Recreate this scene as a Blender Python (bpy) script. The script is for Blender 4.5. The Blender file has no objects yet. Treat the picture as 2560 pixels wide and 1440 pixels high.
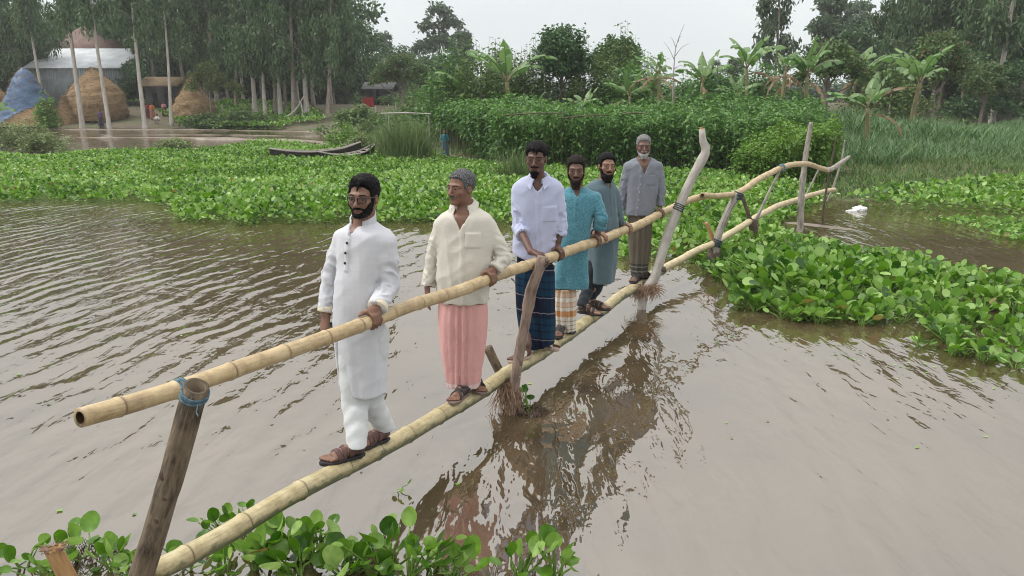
import bpy, math, random
import numpy as np
from mathutils import Vector, Matrix
C = bpy.context.scene.collection
RNG = np.random.default_rng(7)
random.seed(7)

# ------------------------------------------------------------------ camera geometry (metres; x right, y away, z up; water at z = 0)
F = 1934.0
CAMZ = 2.37
TH = math.atan(470 / F)
CT, ST = math.cos(TH), math.sin(TH)
CAM = np.array([0.0, 0.0, CAMZ])
def rayv(px, py):
    u = (px - 1280) / F; v = (720 - py) / F
    return np.array([u, CT + v * ST, -ST + v * CT])
def PY(px, py, y):
    r = rayv(px, py); return CAM + r * (y / r[1])
def PZ(px, py, z=0.0):
    r = rayv(px, py); return CAM + r * ((z - CAMZ) / r[2])
BX, BY, BM = -0.87, 4.09, 0.4958            # the bridge's line in plan
BT = np.array([0.444, 0.896, 0.0]); BN = np.array([0.896, -0.444, 0.0])
def PL(px, py, off=0.0):
    r = rayv(px, py); o = off / 0.896
    s = (BX - BM * BY + o) / (r[0] - BM * r[1])
    return CAM + r * s
def nrm(v):
    v = np.asarray(v, float); return v / (np.linalg.norm(v) + 1e-12)

# ------------------------------------------------------------------ numpy noise
def _hash(i, j, k):
    n = (i * 73856093) ^ (j * 19349663) ^ (k * 83492791)
    n = (n ^ (n >> 13)) * 1274126177
    n = n ^ (n >> 16)
    return (n & 0xFFFF) / 65535.0
def vnoise(P):
    P = np.asarray(P, float)
    i = np.floor(P).astype(np.int64); f = P - i
    f = f * f * (3 - 2 * f)
    r = 0
    for a in (0, 1):
        wa = f[..., 0] if a else 1 - f[..., 0]
        for b in (0, 1):
            wb = f[..., 1] if b else 1 - f[..., 1]
            for c in (0, 1):
                wc = f[..., 2] if c else 1 - f[..., 2]
                r = r + wa * wb * wc * _hash(i[..., 0] + a, i[..., 1] + b, i[..., 2] + c)
    return r * 2 - 1
def fnoise(P, o=3):
    P = np.asarray(P, float); r = 0; a = 1.0
    for k in range(o):
        r = r + a * vnoise(P * 2 ** k + 13.7 * k); a *= 0.5
    return r

# ------------------------------------------------------------------ meshes
class MB:
    """collects pieces for ONE mesh object"""
    def __init__(s): s.v = []; s.f = []; s.n = 0; s.a = {}
    def add(s, verts, faces, **attrs):
        verts = np.asarray(verts, float).reshape(-1, 3)
        s.v.append(verts)
        for fa in (faces if isinstance(faces, list) else [faces]):
            s.f.append(np.asarray(fa, np.int64) + s.n)
        for k, val in attrs.items():
            val = np.asarray(val, float)
            if val.ndim == 0: val = np.full(len(verts), float(val))
            s.a.setdefault(k, []).append(val)
        s.n += len(verts); return s
    def build(s, name, mat, parent=None, org=None, smooth=True):
        V = np.concatenate(s.v)
        if org is not None: V = V - np.asarray(org)
        me = bpy.data.meshes.new(name)
        me.vertices.add(len(V)); me.vertices.foreach_set('co', V.astype(np.float32).ravel())
        loops = np.concatenate([f.ravel() for f in s.f]).astype(np.int32)
        tot = np.concatenate([np.full(f.shape[0], f.shape[1]) for f in s.f])
        st = np.concatenate([[0], np.cumsum(tot)[:-1]]).astype(np.int32)
        me.loops.add(len(loops)); me.loops.foreach_set('vertex_index', loops)
        me.polygons.add(len(tot)); me.polygons.foreach_set('loop_start', st)
        me.update(calc_edges=True)
        if smooth: me.polygons.foreach_set('use_smooth', np.ones(len(tot), bool))
        for k, lst in s.a.items():
            arr = np.concatenate(lst)
            if arr.shape[0] != len(V): continue
            if arr.ndim == 1:
                me.attributes.new(k, 'FLOAT', 'POINT').data.foreach_set('value', arr.astype(np.float32))
            else:
                me.attributes.new(k, 'FLOAT_VECTOR', 'POINT').data.foreach_set('vector', arr.astype(np.float32).ravel())
        for m in (mat if isinstance(mat, (list, tuple)) else [mat]):
            me.materials.append(m)
        o = bpy.data.objects.new(name, me); C.objects.link(o)
        if parent is not None: o.parent = parent
        return o
def tag(o, label=None, cat=None, group=None, kind=None):
    if label: o['label'] = label
    if cat: o['category'] = cat
    if group: o['group'] = group
    if kind: o['kind'] = kind
    return o
def empty(name, loc, label=None, cat=None, group=None, rz=0.0):
    o = bpy.data.objects.new(name, None); C.objects.link(o)
    o.location = tuple(float(x) for x in loc); o.rotation_euler = (0, 0, rz); o.empty_display_size = 0.2
    return tag(o, label, cat, group)
def copy_tree(o, parent=None):
    c = o.copy(); C.objects.link(c)
    if parent is not None: c.parent = parent
    for ch in list(o.children): copy_tree(ch, c)
    return c

def resample(pts, n, rad=None):
    """Catmull-Rom through pts; n samples, evenly spaced in length"""
    P = np.asarray(pts, float); Q = np.vstack([2 * P[0] - P[1], P, 2 * P[-1] - P[-2]])
    R = None if rad is None else np.asarray(rad, float)
    out = []; ro = []
    m = 24
    for i in range(len(P) - 1):
        p0, p1, p2, p3 = Q[i:i + 4]
        for t in np.linspace(0, 1, m, endpoint=(i == len(P) - 2)):
            out.append(0.5 * (2 * p1 + (p2 - p0) * t + (2 * p0 - 5 * p1 + 4 * p2 - p3) * t * t + (3 * p1 - p0 - 3 * p2 + p3) * t ** 3))
            if R is not None: ro.append(R[i] * (1 - t) + R[i + 1] * t)
    out = np.array(out)
    L = np.concatenate([[0], np.cumsum(np.linalg.norm(np.diff(out, axis=0), axis=1))])
    s = np.linspace(0, L[-1], n)
    res = np.stack([np.interp(s, L, out[:, k]) for k in range(3)], 1)
    if R is not None: return res, np.interp(s, L, np.array(ro)), s
    return res
def tube(path, rad, seg=10, caps=True, wob=0.0, freq=6.0, seed=0.0, hollow=0.0):
    P = np.asarray(path, float); n = len(P)
    r = np.full(n, float(rad)) if np.ndim(rad) == 0 else np.asarray(rad, float)
    T = np.gradient(P, axis=0); T /= np.linalg.norm(T, axis=1)[:, None] + 1e-12
    ref = np.array([0, 0, 1.0]) if abs(T[0, 2]) < 0.8 else np.array([1.0, 0, 0])
    u = nrm(np.cross(ref, T[0])); U = [u]
    for i in range(1, n):
        u = U[-1] - T[i] * np.dot(U[-1], T[i]); U.append(nrm(u))
    U = np.array(U); W = np.cross(T, U)
    a = np.linspace(0, 2 * np.pi, seg, endpoint=False)
    ring = U[:, None, :] * np.cos(a)[None, :, None] + W[:, None, :] * np.sin(a)[None, :, None]
    rr = np.repeat(r[:, None], seg, 1)
    if wob:
        rr = rr * (1 + wob * fnoise(np.stack([ring[..., 0] * 2 + P[:, None, 0] * freq + seed, ring[..., 1] * 2 + P[:, None, 1] * freq, ring[..., 2] * 2 + P[:, None, 2] * freq], -1), 2))
    V = (P[:, None, :] + ring * rr[..., None]).reshape(-1, 3)
    i = np.arange(n - 1)[:, None] * seg; j = np.arange(seg)[None, :]; j2 = (j + 1) % seg
    Fq = np.stack([i + j, i + j2, i + seg + j2, i + seg + j], -1).reshape(-1, 4)
    faces = [Fq]
    if caps:
        if hollow:
            # an open end: rim, then the inner wall going in
            vs = [V]; base = len(V)
            for e, s in ((0, 1), (n - 1, -1)):
                c = P[e]; rim = V[e * seg:(e + 1) * seg]
                inner = c + (rim - c) * hollow
                deep = inner + T[e] * s * r[e] * 2.2
                vs += [inner, deep]
                k0 = np.arange(seg); k1 = (k0 + 1) % seg; o = e * seg
                faces.append(np.stack([o + k0, o + k1, base + k1, base + k0], -1) if s < 0 else np.stack([o + k1, o + k0, base + k0, base + k1], -1))
                faces.append(np.stack([base + k0, base + k1, base + seg + k1, base + seg + k0], -1))
                faces.append((base + seg + k0)[None, :])
                base += 2 * seg
            V = np.concatenate(vs)
        else:
            faces.append(np.arange(seg)[::-1][None, :]); faces.append((np.arange(seg) + (n - 1) * seg)[None, :])
    return V, faces
def box(lo, hi, R=None, c=None):
    lo = np.asarray(lo, float); hi = np.asarray(hi, float)
    V = np.array([[x, y, z] for x in (lo[0], hi[0]) for y in (lo[1], hi[1]) for z in (lo[2], hi[2])])
    if R is not None: V = V @ np.asarray(R).T
    if c is not None: V = V + np.asarray(c)
    return V, np.array([[0, 1, 3, 2], [4, 6, 7, 5], [0, 4, 5, 1], [2, 3, 7, 6], [0, 2, 6, 4], [1, 5, 7, 3]])
def sphere(c, r, nu=12, nv=8, R=None):
    th = np.linspace(0, np.pi, nv + 1)[1:-1]; ph = np.linspace(0, 2 * np.pi, nu, endpoint=False)
    S = np.stack([np.sin(th)[:, None] * np.cos(ph), np.sin(th)[:, None] * np.sin(ph), np.repeat(np.cos(th)[:, None], nu, 1)], -1).reshape(-1, 3)
    S = np.vstack([S, [[0, 0, 1], [0, 0, -1]]]) * np.asarray(r)
    if R is not None: S = S @ np.asarray(R).T
    i = np.arange(nv - 2)[:, None] * nu; j = np.arange(nu)[None]; j2 = (j + 1) % nu
    q = np.stack([i + j, i + nu + j, i + nu + j2, i + j2], -1).reshape(-1, 4)
    k = np.arange(nu); k2 = (k + 1) % nu; b = (nv - 2) * nu; m = len(S)
    t1 = np.stack([np.full(nu, m - 2), k, k2], -1); t2 = np.stack([np.full(nu, m - 1), b + k2, b + k], -1)
    return S + np.asarray(c), [q, t1, t2]

# ------------------------------------------------------------------ materials
def mat(name):
    m = bpy.data.materials.new(name); m.use_nodes = True
    nt = m.node_tree; nt.nodes.clear()
    out = nt.nodes.new('ShaderNodeOutputMaterial'); b = nt.nodes.new('ShaderNodeBsdfPrincipled')
    nt.links.new(b.outputs[0], out.inputs[0])
    return m, nt, b, out
def N(nt, typ, **kw):
    n = nt.nodes.new('ShaderNode' + typ)
    for k, v in kw.items():
        if hasattr(n, k): setattr(n, k, v)
        else: n.inputs[k].default_value = v
    return n
def L(nt, a, b): nt.links.new(a, b)
def ramp(nt, fac, stops, interp='LINEAR'):
    r = N(nt, 'ValToRGB'); r.color_ramp.interpolation = interp
    els = r.color_ramp.elements
    while len(els) < len(stops): els.new(0.5)
    for e, (p, c) in zip(els, stops):
        e.position = p; e.color = (*c, 1) if len(c) == 3 else c
    if fac is not None: L(nt, fac, r.inputs[0])
    return r
def coords(nt, scale=(1, 1, 1), kind='Object'):
    if kind == 'cuv':
        at = N(nt, 'Attribute', attribute_name='cuv'); mp = N(nt, 'Mapping'); mp.inputs['Scale'].default_value = scale; L(nt, at.outputs['Vector'], mp.inputs[0]); return mp.outputs[0]
    tc = N(nt, 'TexCoord'); mp = N(nt, 'Mapping'); mp.inputs['Scale'].default_value = scale
    L(nt, tc.outputs[kind], mp.inputs[0]); return mp.outputs[0]
def bump(nt, b, height, strength=0.3, dist=0.01):
    bp = N(nt, 'Bump'); bp.inputs['Strength'].default_value = strength; bp.inputs['Distance'].default_value = dist
    L(nt, height, bp.inputs['Height']); L(nt, bp.outputs[0], b.inputs['Normal']); return bp
def m_noise(name, c1, c2, scale=8, stretch=(1, 1, 1), rough=0.85, bmp=0.3, bd=0.004, c3=None, detail=5, spec=0.3, lo=0.35, hi=0.65, kind='Object'):
    m, nt, b, out = mat(name)
    co = coords(nt, stretch, kind)
    n = N(nt, 'TexNoise'); n.inputs['Scale'].default_value = scale; n.inputs['Detail'].default_value = detail; n.inputs['Roughness'].default_value = 0.65
    L(nt, co, n.inputs[0])
    st = [(lo, c1), (hi, c2)] if c3 is None else [(lo, c1), ((lo + hi) / 2, c2), (hi, c3)]
    r = ramp(nt, n.outputs[0], st); L(nt, r.outputs[0], b.inputs['Base Color'])
    b.inputs['Roughness'].default_value = rough; b.inputs['Specular IOR Level'].default_value = spec
    if bmp: bump(nt, b, n.outputs[0], bmp, bd)
    return m
def m_leaf(name, dark, mid, light, trans=0.35, rough=0.5, spec=0.35, dead=None, attr='rnd', tcol=None):
    """leaf: colour per leaf from its own random number, some light through it"""
    m, nt, b, out = mat(name)
    at = N(nt, 'Attribute', attribute_name=attr)
    st = [(0.0, dark), (0.5, mid), (0.93, light)]
    if dead: st = [(0.0, dark), (0.45, mid), (0.88, light), (0.94, light), (0.955, dead)]
    r = ramp(nt, at.outputs['Fac'], st)
    L(nt, r.outputs[0], b.inputs['Base Color'])
    b.inputs['Roughness'].default_value = rough; b.inputs['Specular IOR Level'].default_value = spec
    if trans:
        t = N(nt, 'BsdfTranslucent'); mx = N(nt, 'MixShader'); mx.inputs[0].default_value = trans
        hs = N(nt, 'HueSaturation'); hs.inputs['Value'].default_value = 1.25; hs.inputs['Saturation'].default_value = 1.1
        L(nt, r.outputs[0], hs.inputs['Color']); L(nt, hs.outputs[0], t.inputs[0])
        L(nt, b.outputs[0], mx.inputs[1]); L(nt, t.outputs[0], mx.inputs[2]); L(nt, mx.outputs[0], out.inputs[0])
    return m
# ------------------------------------------------------------------ organic shapes: smooth-blended distance fields, meshed as one continuous surface
def smin(a, b, k):
    if k <= 0: return np.minimum(a, b)
    h = np.clip(0.5 + 0.5 * (b - a) / k, 0, 1)
    return b * (1 - h) + a * h - k * h * (1 - h)
class Field:
    def __init__(s, lo, hi, h):
        s.lo = np.asarray(lo, float); s.h = h
        s.n = np.ceil((np.asarray(hi, float) - s.lo) / h).astype(int) + 1
        s.v = np.full(s.n, 0.5, np.float32)
        s.ax = [s.lo[k] + h * np.arange(s.n[k]) for k in range(3)]
    def like(s):
        o = object.__new__(Field); o.lo, o.h, o.n, o.ax = s.lo, s.h, s.n, s.ax; o.v = np.full(s.n, 0.5, np.float32); return o
    def win(s, lo, hi, m):
        i0 = np.clip(np.floor((np.asarray(lo) - m - s.lo) / s.h).astype(int), 0, s.n)
        i1 = np.clip(np.ceil((np.asarray(hi) + m - s.lo) / s.h).astype(int) + 1, 0, s.n)
        sl = tuple(slice(a, b) for a, b in zip(i0, i1))
        X = s.ax[0][sl[0]][:, None, None]; Y = s.ax[1][sl[1]][None, :, None]; Z = s.ax[2][sl[2]][None, None, :]
        return sl, X, Y, Z
    def put(s, sl, d, k, op='u'):
        if op == 'u': s.v[sl] = smin(s.v[sl], d, k)
        elif op == 's': s.v[sl] = -smin(-s.v[sl], d, k)          # carve d out
        return s
    def cap(s, a, b, ra, rb, k=0.015, op='u', flat=None, fold=None, end=None, zmin=None):
        a = np.asarray(a, float); b = np.asarray(b, float); m = max(ra, rb) + k + 2 * s.h + (0.012 if fold else 0)
        sl, X, Y, Z = s.win(np.minimum(a, b), np.maximum(a, b), m)
        if s.v[sl].size == 0: return s
        ab = b - a; qx, qy, qz = X - a[0], Y - a[1], Z - a[2]
        t = np.clip((qx * ab[0] + qy * ab[1] + qz * ab[2]) / (ab @ ab + 1e-12), 0, 1)
        dx, dy, dz = qx - t * ab[0], qy - t * ab[1], qz - t * ab[2]
        r = ra + (rb - ra) * t
        if flat is not None:
            n, f = flat; w = (dx * n[0] + dy * n[1] + dz * n[2]) * (f - 1)
            dx, dy, dz = dx + n[0] * w, dy + n[1] * w, dz + n[2] * w
            d = (np.sqrt(dx * dx + dy * dy + dz * dz) - r) / (1 + 0.35 * (f - 1))
        else:
            d = np.sqrt(dx * dx + dy * dy + dz * dz) - r
        if fold:
            amp, fr, ph = fold
            d = d - amp * np.sin(fr * t * np.linalg.norm(ab) + 2.2 * np.sin(dx * 25 + ph) + 1.7 * np.sin(dy * 21 + dz * 17 + ph * 2)) * np.sin(np.pi * np.clip(t * 0.9 + 0.1, 0, 1))
        if end is not None: d = np.maximum(d, (X - end[0][0]) * end[1][0] + (Y - end[0][1]) * end[1][1] + (Z - end[0][2]) * end[1][2])
        if zmin is not None: d = np.maximum(d, zmin - Z)
        return s.put(sl, d, k, op)
    def ell(s, c, r, R=None, k=0.015, op='u'):
        c = np.asarray(c, float); r = np.asarray(r, float); m = k + 2 * s.h
        ext = np.full(3, r.max()) if R is not None else r
        sl, X, Y, Z = s.win(c - ext, c + ext, m)
        if s.v[sl].size == 0: return s
        q = [X - c[0], Y - c[1], Z - c[2]]
        if R is not None: q = [q[0] * R[0, j] + q[1] * R[1, j] + q[2] * R[2, j] for j in range(3)]
        k0 = np.sqrt((q[0] / r[0]) ** 2 + (q[1] / r[1]) ** 2 + (q[2] / r[2]) ** 2)
        k1 = np.sqrt((q[0] / r[0] ** 2) ** 2 + (q[1] / r[1] ** 2) ** 2 + (q[2] / r[2] ** 2) ** 2) + 1e-9
        return s.put(sl, k0 * (k0 - 1) / k1, k, op)
    def loft(s, st, yaw, grow=0.0, k=0.02, fold=None, p=2.3, op='u'):
        """st rows: z, cx, cy, rx, ry from the top down; yaw turns the ellipse"""
        st = st[np.argsort(st[:, 0])]
        z = st[:, 0]; lo = np.array([(st[:, 1] - st[:, 3:5].max(1)).min(), (st[:, 2] - st[:, 3:5].max(1)).min(), z[0]]) - abs(grow)
        hi = np.array([(st[:, 1] + st[:, 3:5].max(1)).max(), (st[:, 2] + st[:, 3:5].max(1)).max(), z[-1]]) + abs(grow)
        sl, X, Y, Z = s.win(lo, hi, k + 2 * s.h + 0.02)
        if s.v[sl].size == 0: return s
        zz = Z[0, 0]
        cx, cy, rx, ry = [np.interp(zz, z, st[:, j])[None, None, :] for j in (1, 2, 3, 4)]
        rx = rx + grow; ry = ry + grow
        fx, fy = -math.sin(yaw), -math.cos(yaw)                   # facing
        lx, ly = math.cos(yaw), -math.sin(yaw)                    # the person's left
        qx = (X - cx) * lx + (Y - cy) * ly; qy = (X - cx) * fx + (Y - cy) * fy
        g = (np.abs(qx / rx) ** p + np.abs(qy / ry) ** p) ** (1 / p)
        if fold is not None: g = g / (1 + fold(np.arctan2(qx, qy), Z, np.minimum(rx, ry)))
        d = (g - 1) * np.minimum(rx, ry)
        d = np.maximum(d, np.maximum(z[0] - grow - Z, Z - z[-1] - grow))
        return s.put(sl, d, k, op)
    def confine(s, st, yaw, grow, zlo, zhi, reach=0.035, fold=None, p=2.3):
        """keep what is near a loft inside it, between two heights"""
        g = s.like(); g.loft(st, yaw, grow, 0.0, fold=fold, p=p)
        st = st[np.argsort(st[:, 0])]; sl, X, Y, Z = s.win(s.lo, s.lo + (s.n - 1) * s.h, 0)
        m = (g.v < reach) & (Z > zlo) & (Z < zhi)
        s.v = np.where(m, np.maximum(s.v, g.v), s.v).astype(np.float32)
    def mesh(s):
        v = s.v; S = v < 0
        c = None
        for i in (0, 1):
            for j in (0, 1):
                for k in (0, 1):
                    q = S[i:S.shape[0] - 1 + i, j:S.shape[1] - 1 + j, k:S.shape[2] - 1 + k].astype(np.int8)
                    c = q if c is None else c + q
        act = (c > 0) & (c < 8)
        I = np.argwhere(act); idx = np.full(act.shape, -1, np.int64); idx[act] = np.arange(len(I))
        acc = np.zeros((len(I), 3)); cnt = np.zeros(len(I))
        cor = [(i, j, k) for i in (0, 1) for j in (0, 1) for k in (0, 1)]
        for a in range(8):
            for b in range(a + 1, 8):
                A, B = np.array(cor[a]), np.array(cor[b])
                if np.abs(A - B).sum() != 1: continue
                va = v[I[:, 0] + A[0], I[:, 1] + A[1], I[:, 2] + A[2]]; vb = v[I[:, 0] + B[0], I[:, 1] + B[1], I[:, 2] + B[2]]
                x = (va < 0) != (vb < 0); t = np.where(x, va / (va - vb + 1e-12), 0)
                acc += np.where(x[:, None], A + (B - A) * t[:, None], 0); cnt += x
        V = s.lo + (I + acc / np.maximum(cnt, 1)[:, None]) * s.h
        Fs = []
        for ax in range(3):
            b, cc = (ax + 1) % 3, (ax + 2) % 3
            s0 = np.moveaxis(S, (ax, b, cc), (0, 1, 2)); id0 = np.moveaxis(idx, (ax, b, cc), (0, 1, 2))
            e = s0[:-1, 1:-1, 1:-1] != s0[1:, 1:-1, 1:-1]
            J = np.argwhere(e)
            i, j, k = J[:, 0], J[:, 1] + 1, J[:, 2] + 1
            q = np.stack([id0[i, j - 1, k - 1], id0[i, j, k - 1], id0[i, j, k], id0[i, j - 1, k]], -1)
            flip = ~s0[i, j, k]
            q[flip] = q[flip][:, ::-1]
            Fs.append(q)
        return V, np.concatenate(Fs)
def vnormals(V, Fq):
    n = np.cross(V[Fq[:, 2]] - V[Fq[:, 0]], V[Fq[:, 3]] - V[Fq[:, 1]])
    out = np.zeros_like(V)
    for k in range(4): np.add.at(out, Fq[:, k], n)
    return out / (np.linalg.norm(out, axis=1)[:, None] + 1e-12)
# ------------------------------------------------------------------ the bridge's two lines (used by hands and feet)
def _pts(lst, off):
    out = []
    for q in lst:
        out.append(PL(q[0], q[1], off) if len(q) == 2 else PY(*q))
    return np.array(out)
RAIL_OFF = 0.19
RAIL_PX = [(196, 1043), (460, 968), (700, 886), (925, 802), (1130, 731), (1310, 666), (1460, 614), (1600, 560), (1700, 510), (1768, 488, 10.15)]
RAIL = _pts(RAIL_PX, RAIL_OFF)
POLE_PX = [(372, 1436), (560, 1336), (760, 1222), (1000, 1096), (1130, 1022), (1270, 934), (1420, 838), (1560, 735), (1660, 672, 9.75)]
POLE = _pts(POLE_PX, 0.0)
def project(p):
    q = np.asarray(p) - CAM
    d = q[1] * CT - q[2] * ST; u = q[0] / d; v = (q[1] * ST + q[2] * CT) / d
    return np.array([1280 + F * u, 720 - F * v])
_rd, _rr, _ = resample(RAIL, 400, np.interp(np.arange(len(RAIL)), [0, 3, 7, 9], [0.0345, 0.037, 0.043, 0.042]))
_pd, _pr, _ = resample(POLE, 400, np.interp(np.arange(len(POLE)), [0, 4, 8], [0.046, 0.054, 0.056]))
_rx = np.array([project(p)[0] for p in _rd]); _px = np.array([project(p)[0] for p in _pd])
def at_line(px, pts, xs, rs):
    i = int(np.argmin(np.abs(xs - px))); j0, j1 = max(i - 3, 0), min(i + 3, len(pts) - 1)
    return pts[i], nrm(pts[j1] - pts[j0]), rs[i]
def rail_at(px): return at_line(px, _rd, _rx, _rr)
def pole_at(px): return at_line(px, _pd, _px, _pr)

def dense(rows, m=10):
    P = np.asarray(rows, float); Q = np.vstack([2 * P[0] - P[1], P, 2 * P[-1] - P[-2]]); out = []
    for i in range(len(P) - 1):
        p0, p1, p2, p3 = Q[i:i + 4]
        for t in np.linspace(0, 1, m, endpoint=(i == len(P) - 2)):
            out.append(0.5 * (2 * p1 + (p2 - p0) * t + (2 * p0 - 5 * p1 + 4 * p2 - p3) * t * t + (3 * p1 - p0 - 3 * p2 + p3) * t ** 3))
    return np.array(out)
def stations(rows, yaw, y0):
    out = []
    for r in rows:
        py, a, b, dep = r[:4]; y = y0 + (r[4] if len(r) > 4 else 0.0)
        A, B = PY(a, py, y), PY(b, py, y)
        hw = abs(B[0] - A[0]) / 2
        rx = math.sqrt(max(hw ** 2 - (dep * math.sin(yaw)) ** 2, (0.45 * hw) ** 2)) / max(math.cos(yaw), 0.5)
        out.append((A[2], (A[0] + B[0]) / 2, y, rx, dep))
    return dense(out)

# ---- hands
def grip_hand(fd, wrist, Cc, A, r, thumb, phi0=8, wrap=(0, 46, 95, 140), spread=0.0205, s=1.0, tphi=-15):
    O = nrm(np.cross(A, [0, 0, 1.0]));  O = -O if O[1] > 0 else O
    U = nrm(np.cross(A, O)); U = -U if U[2] < 0 else U
    ln = [1.0, 1.06, 1.0, 0.86]
    kn = []
    for i in range(4):
        t = thumb * (1.5 - i) * spread * s
        pts = []
        for j, w in enumerate(wrap):
            ph = math.radians(phi0 + w * (ln[i] if j else 1)); rr = r + (0.020, 0.0135, 0.010, 0.008)[j] * s
            pts.append(Cc + A * t + (U * math.cos(ph) + O * math.sin(ph)) * rr)
        kn.append(pts[0])
        for j in range(3):
            ra = (0.0108, 0.0098, 0.0090)[j] * s
            fd.cap(pts[j], pts[j + 1], ra, ra - 0.0008, 0.003)
    for i in range(4):
        fd.cap(wrist, kn[i], 0.021 * s, 0.0125 * s, 0.012)
    k0 = kn[0]; b = np.asarray(wrist) * 0.62 + k0 * 0.38 + A * thumb * 0.016
    ph = math.radians(tphi); m = Cc + A * thumb * 0.058 * s + (U * math.cos(ph) + O * math.sin(ph)) * (r + 0.013)
    ph = math.radians(tphi + 12); tp = Cc + A * thumb * 0.088 * s + (U * math.cos(ph) + O * math.sin(ph)) * (r + 0.010)
    fd.cap(wrist, b, 0.018 * s, 0.016 * s, 0.012); fd.cap(b, m, 0.0145 * s, 0.0115 * s, 0.006); fd.cap(m, tp, 0.0112 * s, 0.0092 * s, 0.003)
def free_hand(fd, wrist, d, n, side, curl=(15, 25, 20), s=1.0):
    """d: wrist to knuckles, n: out of the back of the hand, side: which way along d x n the thumb lies"""
    d = nrm(d); n = nrm(n - d * np.dot(n, d)); w = np.cross(d, n) * side
    wr = np.asarray(wrist, float); kn = []
    tips = []
    for i in range(4):
        k = wr + d * (0.088, 0.092, 0.088, 0.080)[i] * s + w * (1.5 - i) * 0.0195 * s + n * (0, 0.003, 0.002, -0.002)[i]
        fd.cap(wr + w * (1.5 - i) * 0.008, k, 0.019 * s, 0.0125 * s, 0.012)
        p = k; a = 0
        for j in range(3):
            a += math.radians(curl[j] + 4 * i)
            q = p + (d * math.cos(a) - n * math.sin(a)) * (0.043, 0.027, 0.021)[j] * (0.95, 1.05, 1.0, 0.8)[i] * s
            ra = (0.0105, 0.0096, 0.0086)[j] * s; fd.cap(p, q, ra, ra - 0.0008, 0.003); p = q
        tips.append(p)
    b = wr + d * 0.032 * s + w * 0.034 * s - n * 0.008; m = b + (d * 0.8 + w * 0.45 - n * 0.35) * 0.036 * s; t = m + (d * 0.95 - n * 0.3) * 0.030 * s
    fd.cap(wr, b, 0.017 * s, 0.0155 * s, 0.012); fd.cap(b, m, 0.0145 * s, 0.0115 * s, 0.005); fd.cap(m, t, 0.011 * s, 0.009 * s, 0.003)
    return tips
# ---- head: local x = the person's right, y = out of the face, z = up; eyes at z = 0
def head_prims(fd, c, R, s, o):
    W = lambda x, y, z: c + R @ (np.array([x, y, z]) * s)
    e = lambda x, y, z, a, b, d, k=0.015, op='u': fd.ell(W(x, y, z), np.array([a, b, d]) * s, R, k * s, op)
    cp = lambda p, q, ra, rb, k=0.008, op='u', flat=None: fd.cap(W(*p), W(*q), ra * s, rb * s, k * s, op, flat)
    jw = o.get('jaw', 1.0)
    e(0, -0.018, 0.035, 0.075, 0.094, 0.083)
    e(0, 0.020, -0.028, 0.066 * jw, 0.066, 0.078, 0.03)
    e(0, 0.030, -0.066, 0.050 * jw, 0.056, 0.048, 0.025)
    cp((0.014, 0.070, -0.097), (-0.014, 0.070, -0.097), 0.019, 0.019, 0.018)
    for q in (1, -1):
        cp((q * 0.014, 0.082, 0.020), (q * 0.050, 0.067, 0.018), 0.0105, 0.010, 0.018)
        e(q * 0.043, 0.058, -0.030, 0.024, 0.022, 0.020, 0.018)
        fd.cap(W(q * 0.029, 0.0945, -0.001), W(q * 0.038, 0.0905, -0.001), 0.0095 * s, 0.0085 * s, 0.016 * s, 's')
        cp((q * 0.022, 0.0785, 0.0075), (q * 0.043, 0.0735, 0.0060), 0.0070, 0.0070, 0.012)
        cp((q * 0.022, 0.0765, -0.0115), (q * 0.042, 0.0725, -0.0105), 0.0065, 0.0065, 0.014)
        e(q * 0.0135, 0.097, -0.041, 0.0095, 0.010, 0.008, 0.006)
        e(q * 0.076, -0.012, -0.012, 0.009, 0.019, 0.031, 0.006)
        fd.ell(W(q * 0.086, -0.006, -0.008), np.array([0.006, 0.010, 0.018]) * s, R, 0.004 * s, 's')
    cp((0, 0.085, 0.004), (0, 0.110, -0.036), 0.0085, 0.0120, 0.010)
    cp((0.021, 0.080, -0.0655), (0, 0.0925, -0.0635), 0.0050, 0.0065, 0.006); cp((-0.021, 0.080, -0.0655), (0, 0.0925, -0.0635), 0.0050, 0.0065, 0.006)
    cp((0.017, 0.083, -0.0765), (-0.017, 0.083, -0.0765), 0.0068, 0.0068, 0.006)
    cp((0.018, 0.0925, -0.0705), (-0.018, 0.0925, -0.0705), 0.002, 0.002, 0.004, 's')
def local(X, Y, Z, c, R, s):
    q = [X - c[0], Y - c[1], Z - c[2]]
    return [(q[0] * R[0, j] + q[1] * R[1, j] + q[2] * R[2, j]) / s for j in range(3)]

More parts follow.
